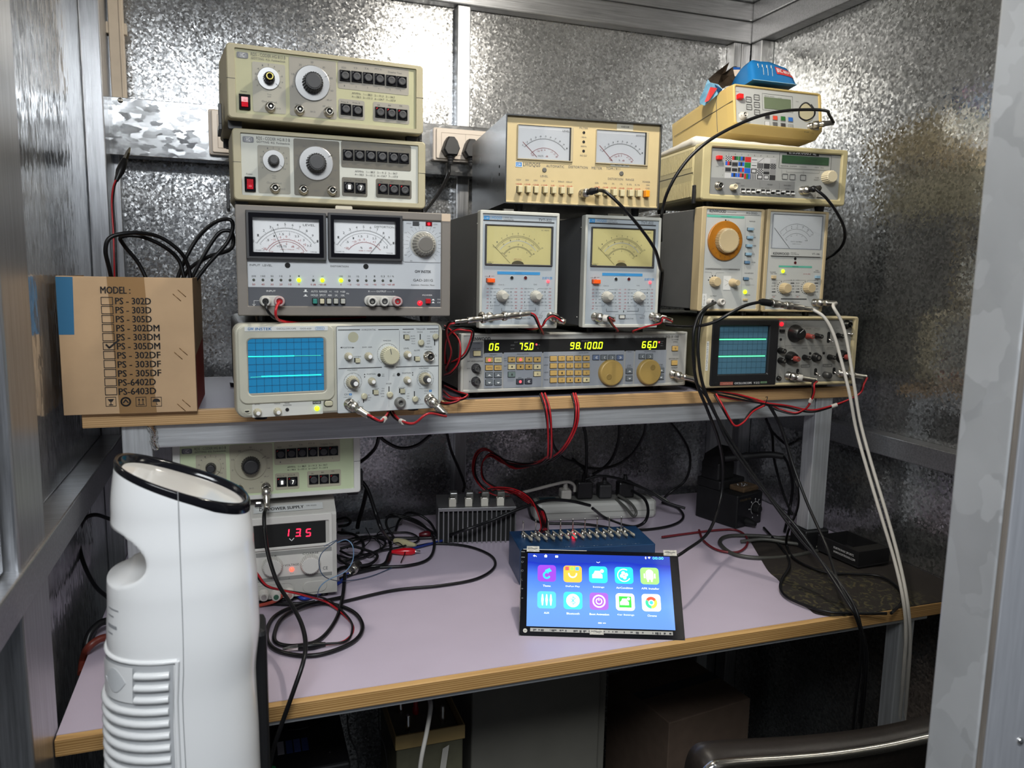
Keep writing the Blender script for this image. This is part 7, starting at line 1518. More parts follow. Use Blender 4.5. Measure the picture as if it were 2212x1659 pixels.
# ---- chair back at the bottom right
def chair():
    o = obj_at('office_chair', 'black leather chair back edged with chrome tube at the lower right', 'chair', .72, .66, 0)
    T0 = Matrix.Translation((-.72, -.66, 0)); le = mat('black_leather', '241f1c', .42, vary=.15, vscale=120, bump=.5)
    top = [atY(u, v, .745) for u, v in ((1492, 1700), (1496, 1655), (1512, 1622), (1545, 1610), (1640, 1604), (1740, 1598), (1840, 1588), (1930, 1574), (2010, 1556), (2110, 1530), (2230, 1520), (2260, 1600))]
    s = spline(top, 5)
    def back(m):
        L = []
        for p in s: d_ = Vector((0, 1, 0)); L.append([(p.x, p.y+dy, p.z+dz) for dy, dz in ((-.024, -.03), (-.026, -.012), (-.018, -.003), (0, 0), (.016, -.004), (.020, -.03))])
        m.T = T0; m.loft(L, le, caps=False, close=False, smooth=True)
        f = s[3:-4]; m.loft([[(p.x, p.y-.0235, p.z-.03) for p in f], [(p.x, p.y-.0235, .50) for p in f]], le, caps=False, close=False); m.loft([[(p.x, p.y+.0195, p.z-.03) for p in f], [(p.x, p.y+.0195, .50) for p in f]], le, caps=False, close=False)
        m.T = T0; m.box(s[3].x, s[-5].x, .7225, .764, .42, .5, le, .01)
    part('backrest', o, back)
    rail = [atY(u, v, .712) for u, v in ((1508, 1760), (1512, 1700), (1532, 1662), (1570, 1650), (1700, 1641), (1800, 1632), (1900, 1617), (1990, 1598), (2090, 1575), (2200, 1560), (2240, 1640), (2245, 1760))]
    part('chrome_frame', o, lambda m: (setattr(m, 'T', T0), m.tube(spline(rail, 6), .0062, 'chrome', 14)))
    part('seat', o, lambda m: (setattr(m, 'T', T0), m.box(.52, .92, .76, .93, .40, .47, le, .02)))
    for x, y in ((.53, .72), (.90, .72), (.53, .90), (.90, .90)): part('leg', o, lambda m: (setattr(m, 'T', T0), m.box(x-.011, x+.011, y-.011, y+.011, 0, .41, 'chrome', .004)))
chair()
# ---- under the desk
def under():
    o = obj_at('metal_cabinet', 'tall grey metal cabinet standing under the middle of the desk', 'cabinet', .372, 1.25, 0)
    gm = mat('grey_cabinet_paint', '6c6a62', .5, vary=.08, vscale=12)
    part('body', o, lambda m: m.box(0, .255, 0, .30, 0, .58, gm, .004)); part('side_panel', o, lambda m: m.box(.257, .272, .01, .29, 0, .56, gm, .002))
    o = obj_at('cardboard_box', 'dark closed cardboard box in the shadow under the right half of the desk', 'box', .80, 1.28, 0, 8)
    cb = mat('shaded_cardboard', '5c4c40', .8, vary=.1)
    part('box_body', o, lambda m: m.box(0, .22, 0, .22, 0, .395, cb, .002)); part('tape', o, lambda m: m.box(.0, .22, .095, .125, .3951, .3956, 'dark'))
    o = obj_at('battery_charger', 'beige metal box with a tan rim and terminals under the desk, tagged with paper', 'charger', .226, 1.20, .084); o.scale = (.8, 1, 1)
    ol = mat('olive_metal', '5c5a48', .5, vary=.1); tn = mat('tan_plastic', 'a08858', .5)
    part('body', o, lambda m: m.box(0, .145, 0, .16, -.084, .42, ol, .003)); part('lid_rim', o, lambda m: m.frame(-.003, .148, .4205, .445, .003, .16, -.004, tn, .002) if 0 else (m.box(-.003, .148, -.004, 0, .415, .44, tn, .001), m.box(-.003, .0, 0, .164, .415, .44, tn, .001), m.box(.145, .148, 0, .164, .415, .44, tn, .001), m.box(0, .145, .16, .164, .415, .44, tn, .001)))
    for x, y, c in ((.035, .04, 'chrome'), (.033, .10, 'chrome'), (.065, .09, 'red'), (.10, .08, 'dark'), (.115, .05, 'nickel')): part('terminal', o, lambda m: m.lathe((x, y, .42), [(.007, 0), (.007, .01), (.005, .012), (.005, .028), (.003, .03)], c, axis='z', n=14))
    part('paper_tag', o, lambda m: m.loft([[(x, y, z) for x, z in ((.098, .405), (.112, .41), (.102, .35), (.088, .345))] for y in (-.006, -.0065)], mat('paper_tag_white', 'b8b4ac', .7)))
    o = obj_at('loudspeaker', 'black loudspeaker cabinet under the left part of the desk carrying small stickers', 'speaker', -.02, 1.12, 0)
    bk = mat('black_vinyl', '0c0c0e', .5)
    part('cabinet', o, lambda m: m.box(0, .16, 0, .25, 0, .545, bk, .004))
    for i, (x, c) in enumerate(((.055, 'a8a8b0'), (.068, '344c88'), (.080, '5060a0'), (.092, '344c88'))): part('sticker', o, lambda m: m.box(x, x+.010, .05, .085, .5452, .5456, mat('sticker_'+c, c, .5)))
    part('terminal_cup', o, lambda m: m.lathe((.09, .16, .5452), [(.05, 0), (.05, .002), (.042, .0022)], 'blackgloss', axis='z', n=30)); part('green_dot', o, lambda m: m.lathe((.045, .02, .5452), [(.006, 0), (.005, .0006)], mat('green_dot', '1c8048', .4), axis='z', n=14), label='green dot sticker')
under()

# ================================================================== cables
def path(pts, k=7):
    out = []
    for p in pts:
        if isinstance(p, Vector): out.append(p)
        elif len(p) == 3: out.append(atY(p[0], p[1], p[2]))
        else: out.append(atZ(p[0], p[1], DZ+p[3]))
    return spline(out, k)
def cable(name, label, pts, r=.0026, mt='rubber', cat='cable', plug0=None, plug1=None, group=None, cyc=0):
    S = path(pts); o = empty(name, label, cat, tuple(S[0]), 0, 0, group); T0 = Matrix.Translation(-S[0])
    part('sheath', o, lambda m: (setattr(m, 'T', T0), m.tube(S, r, mt, 8)))
    for pl, p, q in ((plug0, S[0], S[1]), (plug1, S[-1], S[-2])):
        if pl: part('plug', o, lambda m: (setattr(m, 'T', T0), pl(m, p, (p-q).normalized())))
    return o
def P_bnc(L=.028, mt='nickel', sleeve=0, r=.0068):
    def f(m, p, d): # p = rear end of the plug (cable entry), d points to the socket
        m.lathe(p, [(.003, -.006), (.0042, 0), (.0046, L*.35), (.0058, L*.40), (.0058, L*.48), (.0046, L*.50), (.005, L*.58), (r, L*.62), (r, L*.95), (r*.93, L)], mt, axis=d, n=18)
        if sleeve: m.lathe(p, [(.004, -.016), (.0052, -.014), (.0062, 0), (.0062, L*.5)], 'rubber', axis=d, n=14)
    return f
def P_clip(mt):
    def f(m, p, d): m.lathe(p, [(.003, -.002), (.0038, .004), (.0062, .014), (.0062, .022), (.0045, .036), (.003, .038)], mt, axis=d, n=12); q = p+d*.036; m.lathe(q, [(.0042, 0), (.0036, .012), (.0012, .022)], 'chrome', axis=d, n=6, smooth=False)
    return f
def lead(name, label, pts, r=.00145, tw=60, plug0=None, plug1=None, sep=1.15, cat='test lead', mark=None):
    """red and black wire pair, lightly twisted"""
    S = path(pts); o = empty(name, label, cat, tuple(S[0])); T0 = Matrix.Translation(-S[0]); A, B_ = [], []; L = 0
    for i, p in enumerate(S):
        t = (S[min(i+1, len(S)-1)]-S[max(i-1, 0)]).normalized(); n = t.cross(FW).normalized(); b = t.cross(n)
        if i: L += (S[i]-S[i-1]).length
        a = L*tw*.25+.4; v = (n*math.cos(a)+b*math.sin(a))*r*sep; A.append(p+v); B_.append(p-v)
    part('red_wire', o, lambda m: (setattr(m, 'T', T0), m.tube(A, r, 'redwire', 7))); part('black_wire', o, lambda m: (setattr(m, 'T', T0), m.tube(B_, r, 'rubber', 7)))
    for pl, p, q in ((plug0, S[0], S[2]), (plug1, S[-1], S[-3])):
        if pl: part('plug', o, lambda m: (setattr(m, 'T', T0), pl(m, p, (p-q).normalized())))
    if mark:
        k = int(len(S)*mark); part('marker_sleeve', o, lambda m: (setattr(m, 'T', T0), m.tube(S[k:k+3], r*2.25, 'whitec', 8)))
    return o
def sock(d, a, b, y=-.011): x, z = d.P(a, b); return d.o.matrix_world @ Vector((x, y, z)) if 0 else d.org + d.R @ Vector((x, y, z))
# plug helper: rigid coaxial plug standing on a socket, returns its rear end
def onplug(d, a, b, dirv, L=.028, y=-.006, name='coaxial_plug', label='', mt='nickel', stripe=False, sleeve=False):
    p = sock(d, a, b, y); dv = Vector(dirv).normalized(); o = empty(name, label, 'plug', tuple(p))
    part('collar', o, lambda m: m.lathe((0, 0, 0), [(.0062, 0), (.0074, .001), (.0074, .009), (.006, .011)], mt, axis=dv, n=20))
    part('barrel', o, lambda m: m.lathe(dv*.011, [(.0046, 0), (.005, .004), (.0058, .005), (.0058, .009), (.0048, .010), (.0046, L-.011), (.0034, L-.010)], 'rubber' if sleeve else mt, axis=dv, n=18))
    if stripe: part('marker_sleeve', o, lambda m: m.lathe(dv*.013, [(.0061, 0), (.0061, .008), (.0058, .0082)], 'whitec', axis=dv, n=16))
    return p+dv*L
v3 = Vector
# left oscilloscope leads
e = onplug(gos, 1212, 850, (.75, -.75, -.45), .034, label='nickel plug on the left input of the left oscilloscope')
lead('test_lead', 'red and black lead drooping from the left plug of the left oscilloscope', [e, (800, 900, 1.045), (822, 910, 1.05), (836, 898, 1.10), (840, 885, 1.16), (838, 872, 1.19)], mark=.45, r=.0017)
e2 = onplug(gos, 1975, 805, (.55, -.75, -.6), .036, label='nickel plug on the right input of the left oscilloscope')
lead('test_lead', 'red and black lead looping from the right plug of the left oscilloscope', [e2, (925, 893, 1.04), (896, 914, 1.045), (872, 912, 1.06), (853, 900, 1.12), (841, 880, 1.17), (838, 870, 1.19)], mark=.5, r=.0017)
# distortion meter input leads
a = sock(gad, 405, 957, -.012); b = sock(gad, 535, 957, -.012)
cable('banana_lead', 'black wire from the left input terminal of the taupe distortion meter', [a, (575, 664, 1.082), (583, 678, 1.085), (600, 690, 1.10), (640, 696, 1.13), (700, 693, 1.18), (790, 690, 1.22)], .0019, 'rubber', 'test lead')
cable('banana_lead', 'red wire from the second input terminal of the taupe distortion meter', [b, (597, 664, 1.082), (596, 682, 1.083), (606, 693, 1.10), (640, 697, 1.125), (690, 691, 1.17), (790, 685, 1.22)], .0019, 'redwire', 'test lead')
# cream distortion meter cable
e = onplug(tdm, 1345, 850, (.45, -.85, .12), .03, y=-.002, sleeve=True, label='black sleeved plug on the cream distortion meter')
cable('coaxial_cable', 'black cable arching from the cream distortion meter across the right voltmeter', [e, (1310, 416, 1.135), (1345, 448, 1.125), (1385, 495, 1.13), (1415, 540, 1.14), (1427, 582, 1.17), (1431, 588, 1.2), (1426, 640, 1.24), (1420, 690, 1.30), (1418, 705, 1.36)], .0028)
# little generator cable with loop
e = onplug(top, 1690, 735, (.80, -.62, .10), .036, label='nickel plug on the small tilted generator')
cable('coaxial_cable', 'long black cable arching left from the small tilted generator', [e, (1790, 246, 1.17), (1787, 240, 1.16), (1760, 237, 1.15), (1700, 239, 1.14), (1640, 251, 1.13), (1580, 276, 1.13), (1530, 305, 1.13), (1490, 340, 1.135), (1460, 380, 1.14), (1440, 420, 1.15), (1432, 450, 1.17), (1428, 480, 1.24), (1428, 520, 1.3)], .0027)
cable('coaxial_cable', 'black cable ring hung on the round cover of the small tilted generator', [(1760, 238, 1.152), (1742, 222, 1.17), (1728, 232, 1.175), (1727, 252, 1.17), (1742, 260, 1.165), (1757, 252, 1.16), (1760, 240, 1.155), (1752, 226, 1.16)], .0013)
e = onplug(tvg, 1608, 1402, (.6, -.8, .1), .03, y=0, sleeve=True, label='black sleeved plug on the cream pattern generator')
cable('coaxial_cable', 'black cable curling from the cream pattern generator down past the white dial voltmeter', [e, (1762, 408, 1.14), (1785, 428, 1.13), (1808, 460, 1.13), (1824, 495, 1.15), (1822, 525, 1.19), (1803, 548, 1.25), (1780, 562, 1.33)], .0027)
# left voltmeter plugs
e = sock(tv1, 1035, 1098, -.008)
e = onplug(tv1, 1035, 1098, (.55, -.80, -.3), .026, label='nickel plug at the right input of the left voltmeter')
lead('test_lead', 'red and black lead from the right input of the left voltmeter', [e, (1196, 682, 1.17), (1180, 690, 1.16), (1170, 705, 1.17), (1150, 712, 1.21), (1120, 708, 1.26)])
ad = empty('coaxial_adapter', 'chain of nickel couplers and tee lying in front of the left voltmeter', 'adapter', tuple(atY(982, 695, 1.13)))
A0, A1 = atY(982, 696, 1.13), atY(1145, 678, 1.165); dd = (A1-A0); LL = dd.length; dd = dd.normalized()
for i, (f0, f1, r) in enumerate(((0, .16, .0028), (.16, .34, .0046), (.34, .40, .0072), (.40, .62, .0052), (.62, .67, .0072), (.67, .84, .0052), (.84, 1, .0040))):
    part('coupler', ad, lambda m: m.lathe(dd*LL*f0, [(r*.85, 0), (r, .001), (r, LL*(f1-f0)*.4), (r*.86, LL*(f1-f0)*.5), (r, LL*(f1-f0)*.6), (r*.9, LL*(f1-f0)*.98)], 'nickel', axis=dd, n=16))
part('tee_arm', ad, lambda m: m.lathe(dd*LL*.37+v3((0, 0, 0)), [(.0045, 0), (.0045, .012), (.0056, .013), (.0056, .017)], 'nickel', axis=(.1, .9, .25), n=16))
lead('test_lead', 'red and black lead bending down from the right end of the nickel coupler chain', [A1, (1155, 683, 1.165), (1163, 700, 1.17), (1170, 716, 1.18), (1172, 722, 1.23)])
lead('test_lead', 'red and black lead leaving the left end of the nickel coupler chain', [A0, (970, 700, 1.135), (964, 720, 1.16), (975, 760, 1.19), (968, 790, 1.22), (965, 800, 1.28)])
# right voltmeter plugs
for (u, v, dv, lab), l2, pts in (((438, 1100, (.8, -.7, -.12), 'nickel plug on the left input of the right voltmeter'), 'red and black lead from the left input of the right voltmeter', [(1315, 686, 1.15), (1322, 700, 1.17), (1333, 713, 1.19), (1330, 716, 1.24)]),
                                ((1035, 1098, (.8, -.75, -.2), 'nickel plug on the right input of the right voltmeter'), 'red and black lead sweeping left from the right input of the right voltmeter', [(1432, 686, 1.145), (1425, 698, 1.15), (1395, 706, 1.17), (1370, 715, 1.19), (1366, 718, 1.24)])):
    uu, vv = 1378+(u-345)*.942, 95+(v-65)*.973
    p = onplug(tv2, uu, vv, dv, .032, y=-.006, stripe=True, label=lab); lead('test_lead', l2, [p]+pts)
# loops left of the signal generator
lead('test_lead', 'red and black lead looping over the left corner of the signal generator', [(966, 800, 1.26), (962, 770, 1.22), (965, 730, 1.19), (985, 712, 1.17), (1005, 712, 1.165), (1020, 716, 1.17), (1018, 735, 1.175), (1005, 765, 1.18), (985, 780, 1.2), (963, 787, 1.24)])
lead('test_lead', 'red and black lead hanging in a wide curl beside the signal generator', [(960, 706, 1.24), (975, 716, 1.2), (993, 740, 1.18), (992, 780, 1.18), (975, 805, 1.2), (960, 812, 1.26)])
lead('test_lead', 'red and black leads lying on the shelf under the left end of the signal generator', [(960, 835, 1.30), (985, 845, 1.24), (1010, 852, 1.20), (998, 862, 1.19), (970, 864, 1.20), (958, 858, 1.24)])
lead('test_lead', 'lower red and black lead on the shelf edge beside the left oscilloscope', [(958, 846, 1.28), (975, 858, 1.21), (995, 860, 1.195), (985, 868, 1.19), (960, 872, 1.2), (940, 864, 1.26)])
# signal generator output
e = onplug(sg, 1948, 428, (.78, -.6, -.18), .036, y=-.008, label='nickel plug on the output of the signal generator')
cable('coaxial_cable', 'black cable from the signal generator output falling over the shelf to the desk edge', [e, (1507, 832, 1.165), (1530, 862, 1.15), (1548, 900, 1.14), (1570, 950, 1.13), (1610, 1010, 1.11), (1665, 1080, 1.08), (1725, 1160, 1.04), (1785, 1225, 1.0), (1825, 1275, .96), (1850, 1320, .93), (1860, 1370, .92), (1858, 1440, .93), (1848, 1520, .95), (1842, 1590, .98)], .0027)
# oscillator output: black cables going down
for k_, (dx, lab) in enumerate(((0, 'black cable hanging from the oscillator terminals beside the right oscilloscope'), (7, 'second black cable hanging beside the right oscilloscope'))):
    p = sock(ag, 610+k_*20, 1030, -.012)
    cable('coaxial_cable', lab, [p, (1524-dx*.4, 665, 1.16), (1508+dx*.3, 685, 1.155), (1498+dx, 720, 1.15), (1498+dx, 780, 1.15), (1506+dx, 830, 1.15), (1530+dx*.6, 890, 1.15), (1552+dx*.4, 950, 1.17), (1562-dx*.5, 1010, 1.2), (1556-dx, 1080, 1.2), (1530-dx*2, 1150, 1.15), (1480-dx*2, 1190, 1.06 if k_ == 0 else 1.1), (1455, 1205, 1.05)] if k_ == 0 else
          [p, (1524, 668, 1.165), (1512, 700, 1.16), (1508, 760, 1.155), (1518, 830, 1.15), (1548, 900, 1.14), (1600, 985, 1.12), (1660, 1070, 1.09), (1722, 1140, 1.05), (1775, 1215, 1.0), (1830, 1300, .935), (1852, 1340, .92), (1867, 1400, .92), (1866, 1470, .93), (1856, 1560, .95)], .0028)
# inline adapter, white cables
c0, c1 = atY(1652, 653, 1.125), atY(1755, 668, 1.135); cd_ = (c1-c0); CL = cd_.length; cd_.normalize()
cable('coaxial_cable', 'black cable lying across the right oscilloscope into the silver inline coupler', [(1440, 702, 1.28), (1475, 706, 1.2), (1510, 704, 1.16), (1545, 695, 1.14), (1575, 678, 1.13), (1610, 660, 1.125), (1645, 652, 1.125), c0], .0028)
ic = empty('coaxial_adapter', 'silver inline coupler joining black and white cables in front of the white dial voltmeter', 'adapter', tuple(c0))
part('boot', ic, lambda m: m.lathe(-cd_*.006, [(.0034, -.006), (.006, 0), (.0062, .018)], 'rubber', axis=cd_, n=14))
for f0, f1, r in ((.14, .30, .0066), (.30, .42, .0052), (.42, .56, .0068), (.56, .80, .0052), (.80, 1.0, .0036)): part('coupler', ic, lambda m: m.lathe(cd_*CL*f0, [(r*.85, 0), (r, .001), (r, CL*(f1-f0)*.7), (r*.85, CL*(f1-f0)*.98)], 'nickel', axis=cd_, n=16))
cable('coaxial_cable', 'white cable running from the inline coupler down past the shelf end', [c1, (1780, 685, 1.12), (1800, 720, 1.11), (1815, 770, 1.10), (1835, 850, 1.08), (1850, 930, 1.07), (1875, 1020, 1.04), (1905, 1120, 1.0), (1932, 1210, .965), (1950, 1290, .935), (1957, 1360, .93), (1953, 1440, .94), (1946, 1520, .96), (1942, 1580, .98)], .0029, 'whitec')
e = onplug(vt, 1658, 1030, (.6, -.8, .0), .034, label='nickel plug on the right input of the white dial voltmeter')
cable('coaxial_cable', 'white cable from the white dial voltmeter down beside the first white cable', [e, (1800, 662, 1.13), (1818, 695, 1.12), (1830, 740, 1.11), (1845, 830, 1.09), (1858, 910, 1.075), (1882, 1000, 1.045), (1915, 1110, 1.0), (1942, 1210, .96), (1960, 1300, .93), (1966, 1380, .93), (1962, 1460, .945), (1952, 1580, .98)], .0029, 'whitec')
# right oscilloscope leads
e = onplug(vo, 1185, 800, (.85, -.62, -.14), .046, y=-.004, stripe=True, label='long nickel plug on the left input of the right oscilloscope')
lead('test_lead', 'red and black lead from the left input of the right oscilloscope', [e, (1757, 830, 1.13), (1757, 850, 1.13), (1747, 875, 1.14), (1735, 886, 1.15), (1715, 893, 1.16), (1680, 884, 1.18), (1655, 872, 1.19), (1600, 855, 1.20), (1560, 848, 1.205), (1535, 845, 1.22)], mark=.25, r=.0017)
e = onplug(vo, 1790, 775, (.8, -.6, -.1), .040, y=-.004, label='bent nickel plug on the right input of the right oscilloscope')
lead('test_lead', 'red and black lead from the right input of the right oscilloscope', [e, (1865, 828, 1.13), (1858, 848, 1.13), (1830, 865, 1.14), (1790, 880, 1.15), (1750, 888, 1.16), (1700, 878, 1.17), (1655, 872, 1.18), (1600, 863, 1.19), (1545, 853, 1.2)], mark=.4, r=.0017)
lead('test_lead', 'red and black lead dipping in a low loop below the shelf edge at the right', [(1545, 852, 1.2), (1560, 878, 1.18), (1575, 905, 1.175), (1588, 920, 1.17), (1605, 912, 1.17), (1625, 888, 1.175), (1650, 874, 1.18)], r=.0017)
part_tie = cable('cable_tie', 'black cable tie sticking up from the leads on the right shelf edge', [(1652, 878, 1.165), (1655, 868, 1.16), (1658, 858, 1.16), (1654, 858, 1.165)], .0007, 'rubber', 'cable tie')
# leads over the shelf front in the middle
B0 = [(1175, 850, 1.20), (1185, 880, 1.18), (1190, 920, 1.18), (1192, 980, 1.20), (1186, 990, 1.24), (1160, 1003, 1.34), (1110, 1010, 1.45), (1080, 990, 1.52), (1050, 972, 1.56), (1030, 985, 1.56), (1025, 1020, 1.54), (1040, 1050, 1.5), (1070, 1068, 1.49), (1100, 1070, 1.48)]
for i, (dx, lab) in enumerate(((0, 'second from left'), (-9, 'leftmost'), (48, 'third from left'), (54, 'rightmost'))):
    pts = []
    if i < 2: pts = [(u+dx*(.8 if j < 5 else .3), v+dx*.4*(j > 5), y+.004*i) for j, (u, v, y) in enumerate(B0)]
    else:
        d_ = (i-2)*5; pts = [(1236+d_, 850, 1.20), (1243+d_, 880, 1.18), (1240+d_, 920, 1.18), (1222+d_, 960, 1.20), (1200+d_, 985, 1.25), (1170, 996+d_, 1.34), (1130, 1002+d_, 1.42), (1090, 995+d_, 1.5), (1060, 980+d_, 1.54), (1042, 1000, 1.54), (1045, 1035, 1.5), (1075, 1055, 1.49), (1110, 1060+d_, 1.48)]
    lead('test_lead', 'red and black lead hanging over the shelf edge, the %s of four' % lab, pts, r=.0016)
for i, k_ in enumerate((0, 1, 2, 3, 4)):
    lead('supply_lead', 'red and black supply lead between heat sink and blue switch box', [(1035+k_*20, 1066-k_*2, 1.50), (1065+k_*12, 1054+k_*3, 1.49), (1110+k_*5, 1056+k_*6, 1.46), (1145+k_*3, 1075+k_*5, 1.42), (1162+k_*3, 1105, 1.38), (1170+k_*3, 1135, 1.33), (1166+k_*4, 1150, 1.30)], r=.0013)['group'] = 'supply leads of the red bundle'
# black cables under the shelf
HB = [('black cable arching under the shelf above the pale green coder', [(930, 940, 1.40), (900, 962, 1.42), (865, 968, 1.43), (835, 955, 1.42), (815, 938, 1.40)], .0032),
 ('black cable dropping behind the pale green coder', [(820, 935, 1.42), (812, 965, 1.43), (795, 985, 1.45), (778, 998, 1.47)], .0034),
 ('thick black cable running down from behind the pale green coder to the wire tangle', [(778, 1035, 1.44), (795, 1060, 1.43), (812, 1110, 1.42), (825, 1145, 1.40), (842, 1170, 0, .004), (843, 1200, 0, .004), (828, 1222, 0, .004), (760, 1240, 0, .004)], .0036),
 ('black cable from the green coder straight down to the desk back', [(792, 1058, 1.52), (785, 1090, 1.55), (775, 1125, 1.59), (772, 1140, 1.60)], .0045),
 ('black cable hanging left of the heat sink', [(965, 935, 1.45), (975, 975, 1.5), (990, 1010, 1.54), (1003, 1045, 1.56), (1000, 1062, 1.55)], .003),
 ('black cable hanging behind the red leads in the middle', [(1190, 925, 1.5), (1195, 960, 1.52), (1215, 988, 1.54), (1245, 1000, 1.55), (1262, 1015, 1.56), (1266, 1040, 1.56)], .003),
 ('black cable falling straight to the black plug on the power strip', [(1260, 918, 1.45), (1266, 950, 1.5), (1267, 1000, 1.54), (1264, 1050, 1.55), (1262, 1070, 1.55)], .0033),
 ('black cable curving from under the shelf to the middle plugs', [(1338, 915, 1.45), (1336, 950, 1.5), (1325, 985, 1.53), (1305, 1010, 1.55), (1280, 1025, 1.56)], .0033),
 ('black cable bowing left from under the shelf right of centre', [(1395, 912, 1.45), (1390, 940, 1.49), (1370, 975, 1.52), (1340, 1000, 1.54), (1300, 1012, 1.55), (1262, 1008, 1.56), (1235, 990, 1.57)], .003),
 ('black cable looping in front of the back wall left of the soldering station', [(1442, 905, 1.46), (1470, 940, 1.5), (1488, 975, 1.53), (1490, 1010, 1.54), (1478, 1040, 1.55), (1450, 1062, 1.55), (1430, 1080, 1.56)], .003),
 ('black cable running over the power strip to the soldering station', [(1265, 1035, 1.54), (1300, 1028, 1.53), (1350, 1038, 1.52), (1400, 1060, 1.51), (1440, 1085, 1.49), (1480, 1098, 1.47)], .003),
 ('black cable looping down from the right plug of the power strip', [(1365, 1060, 1.52), (1392, 1078, 1.47), (1400, 1105, 1.44), (1390, 1130, 1.42), (1360, 1137, 0, .004), (1310, 1120, 0, .004), (1280, 1098, 1.48)], .0034),
 ('black cable on the desk circling below the power strip', [(1140, 1090, 1.53), (1150, 1120, 0, .004), (1180, 1130, 0, .004), (1260, 1132, 0, .004), (1360, 1145, 0, .004), (1440, 1138, 0, .004), (1475, 1120, 0, .004), (1465, 1098, 0, .004), (1430, 1085, 0, .006)], .003),
 ('long black cable crossing in front of the heat sink toward the tangle', [(1275, 1092, 1.46), (1230, 1082, 1.45), (1180, 1081, 1.44), (1120, 1100, 1.43), (1060, 1125, 1.43), (1000, 1146, 1.43), (950, 1160, 0, .006), (860, 1163, 0, .006), (790, 1160, 0, .006), (750, 1168, 0, .006)], .0034),
 ('black cable hanging from the shelf behind the right leg', [(1655, 905, 1.42), (1668, 940, 1.45), (1672, 990, 1.46), (1690, 1060, 1.46), (1710, 1110, 1.44), (1720, 1130, 1.42)], .003),
 ('black cable slanting behind the right leg to the right wall', [(1662, 925, 1.45), (1680, 945, 1.47), (1720, 980, 1.50), (1742, 1010, 1.52), (1755, 1040, 1.54)], .0032),
 ('thin black cable dropping from the cable tie onto the dark cloth', [(1660, 875, 1.18), (1680, 910, 1.18), (1698, 960, 1.18), (1715, 1030, 1.17), (1724, 1060, 1.16), (1722, 1100, 1.18), (1702, 1150, 1.22), (1700, 1180, 0, .008), (1720, 1210, 0, .008), (1780, 1236, 0, .008), (1840, 1240, 0, .008), (1900, 1245, 0, .009), (1940, 1270, 0, .009), (1948, 1300, 0, .009), (1925, 1325, 0, .009)], .0024),
 ('black cable falling from the cable tie straight to the desk edge', [(1665, 878, 1.175), (1690, 930, 1.165), (1715, 1010, 1.14), (1745, 1090, 1.10), (1785, 1180, 1.04), (1808, 1250, .98), (1840, 1310, .94), (1858, 1350, .925), (1872, 1410, .92), (1868, 1500, .93), (1858, 1590, .96)], .0026),
 ('black cord lying round the edge of the dark cloth', [(1650, 1140, 1.36), (1672, 1165, 0, .006), (1700, 1200, 0, .006), (1705, 1225, 0, .008), (1690, 1250, 0, .008), (1686, 1272, 0, .006), (1700, 1290, 0, .006), (1740, 1308, 0, .006), (1790, 1322, 0, .008), (1850, 1325, 0, .008), (1915, 1325, 0, .008)], .0026),
 ('black cable passing behind the left end of the desk', [(240, 1122, 1.34), (205, 1112, 1.36), (180, 1125, 1.36), (170, 1165, 1.35), (180, 1215, 1.32), (205, 1265, 1.28), (235, 1292, 1.25)], .0032),
 ('thick black cord over the left end of the desk', [(236, 1340, 0, .02), (215, 1347, 0, .02), (195, 1368, 0, .012), (186, 1400, 1.2), (184, 1440, 1.18)], .0055),
]
for lab, pts, r in HB: cable('power_cable' if r > .003 else 'coaxial_cable', lab, pts, r)
cable('power_cable', 'thick brown red cord over the left end of the desk', [(236, 1375, 0, .02), (212, 1382, 0, .02), (190, 1400, 0, .012), (180, 1425, 1.18), (176, 1455, 1.16)], .0055, mat('brown_red_cord', '6c2c20', .4))
cable('power_cable', 'white cord from the white plug running left behind the red leads', [atY(1241, 1062, 1.565), (1240, 1048, 1.565), (1225, 1041, 1.56), (1195, 1047, 1.55), (1160, 1056, 1.54), (1120, 1066, 1.54)], .0034, 'whitec')
cable('power_cable', 'grey cable standing in a loop on the power strip', [(1348, 1075, 1.54), (1352, 1055, 1.535), (1372, 1048, 1.53), (1430, 1075, 1.51), (1445, 1085, 1.50)], .003, mat('grey_cable', '4c4c48', .4))
cable('power_cable', 'grey cable loop hanging in front of the power strip', [(1330, 1078, 1.53), (1350, 1095, 1.50), (1368, 1115, 1.47), (1374, 1105, 1.47), (1360, 1085, 1.50), (1335, 1070, 1.53)], .0032, mat('grey_cable', '4c4c48', .4))
cable('power_cable', 'dark grey cable coiled on the desk in front of the soldering station', [(1760, 1160, 0, .005), (1700, 1163, 0, .005), (1640, 1158, 0, .005), (1575, 1158, 0, .004), (1555, 1172, 0, .004), (1580, 1195, 0, .004), (1630, 1205, 0, .004), (1700, 1203, 0, .004), (1765, 1190, 0, .005)], .0042, mat('grey_cable2', '3c3c38', .45))
cable('power_cable', 'pale grey cables bundled behind the black tray', [(1600, 1170, 0, .004), (1650, 1165, 0, .01), (1700, 1172, 0, .01), (1745, 1178, 0, .008), (1770, 1182, 0, .008)], .004, mat('grey_cable', '4c4c48', .4))
cable('power_cable', 'dark red cable looping on the desk right of the switch box', [(1430, 1160, 0, .006), (1490, 1152, 0, .004), (1550, 1145, 0, .004), (1590, 1145, 0, .004), (1612, 1160, 0, .004), (1612, 1180, 0, .004), (1590, 1193, 0, .004), (1550, 1188, 0, .004), (1520, 1168, 0, .004), (1510, 1145, 0, .004)], .0024, mat('dark_red_cable', '6c1c24', .4))
cable('power_cable', 'blue cable lying from the tangle to the blue switch box', [(890, 1185, 0, .005), (940, 1172, 0, .005), (1000, 1156, 0, .004), (1060, 1152, 0, .004), (1112, 1160, 0, .005)], .0026, mat('dark_blue_cable', '1c2c70', .4))
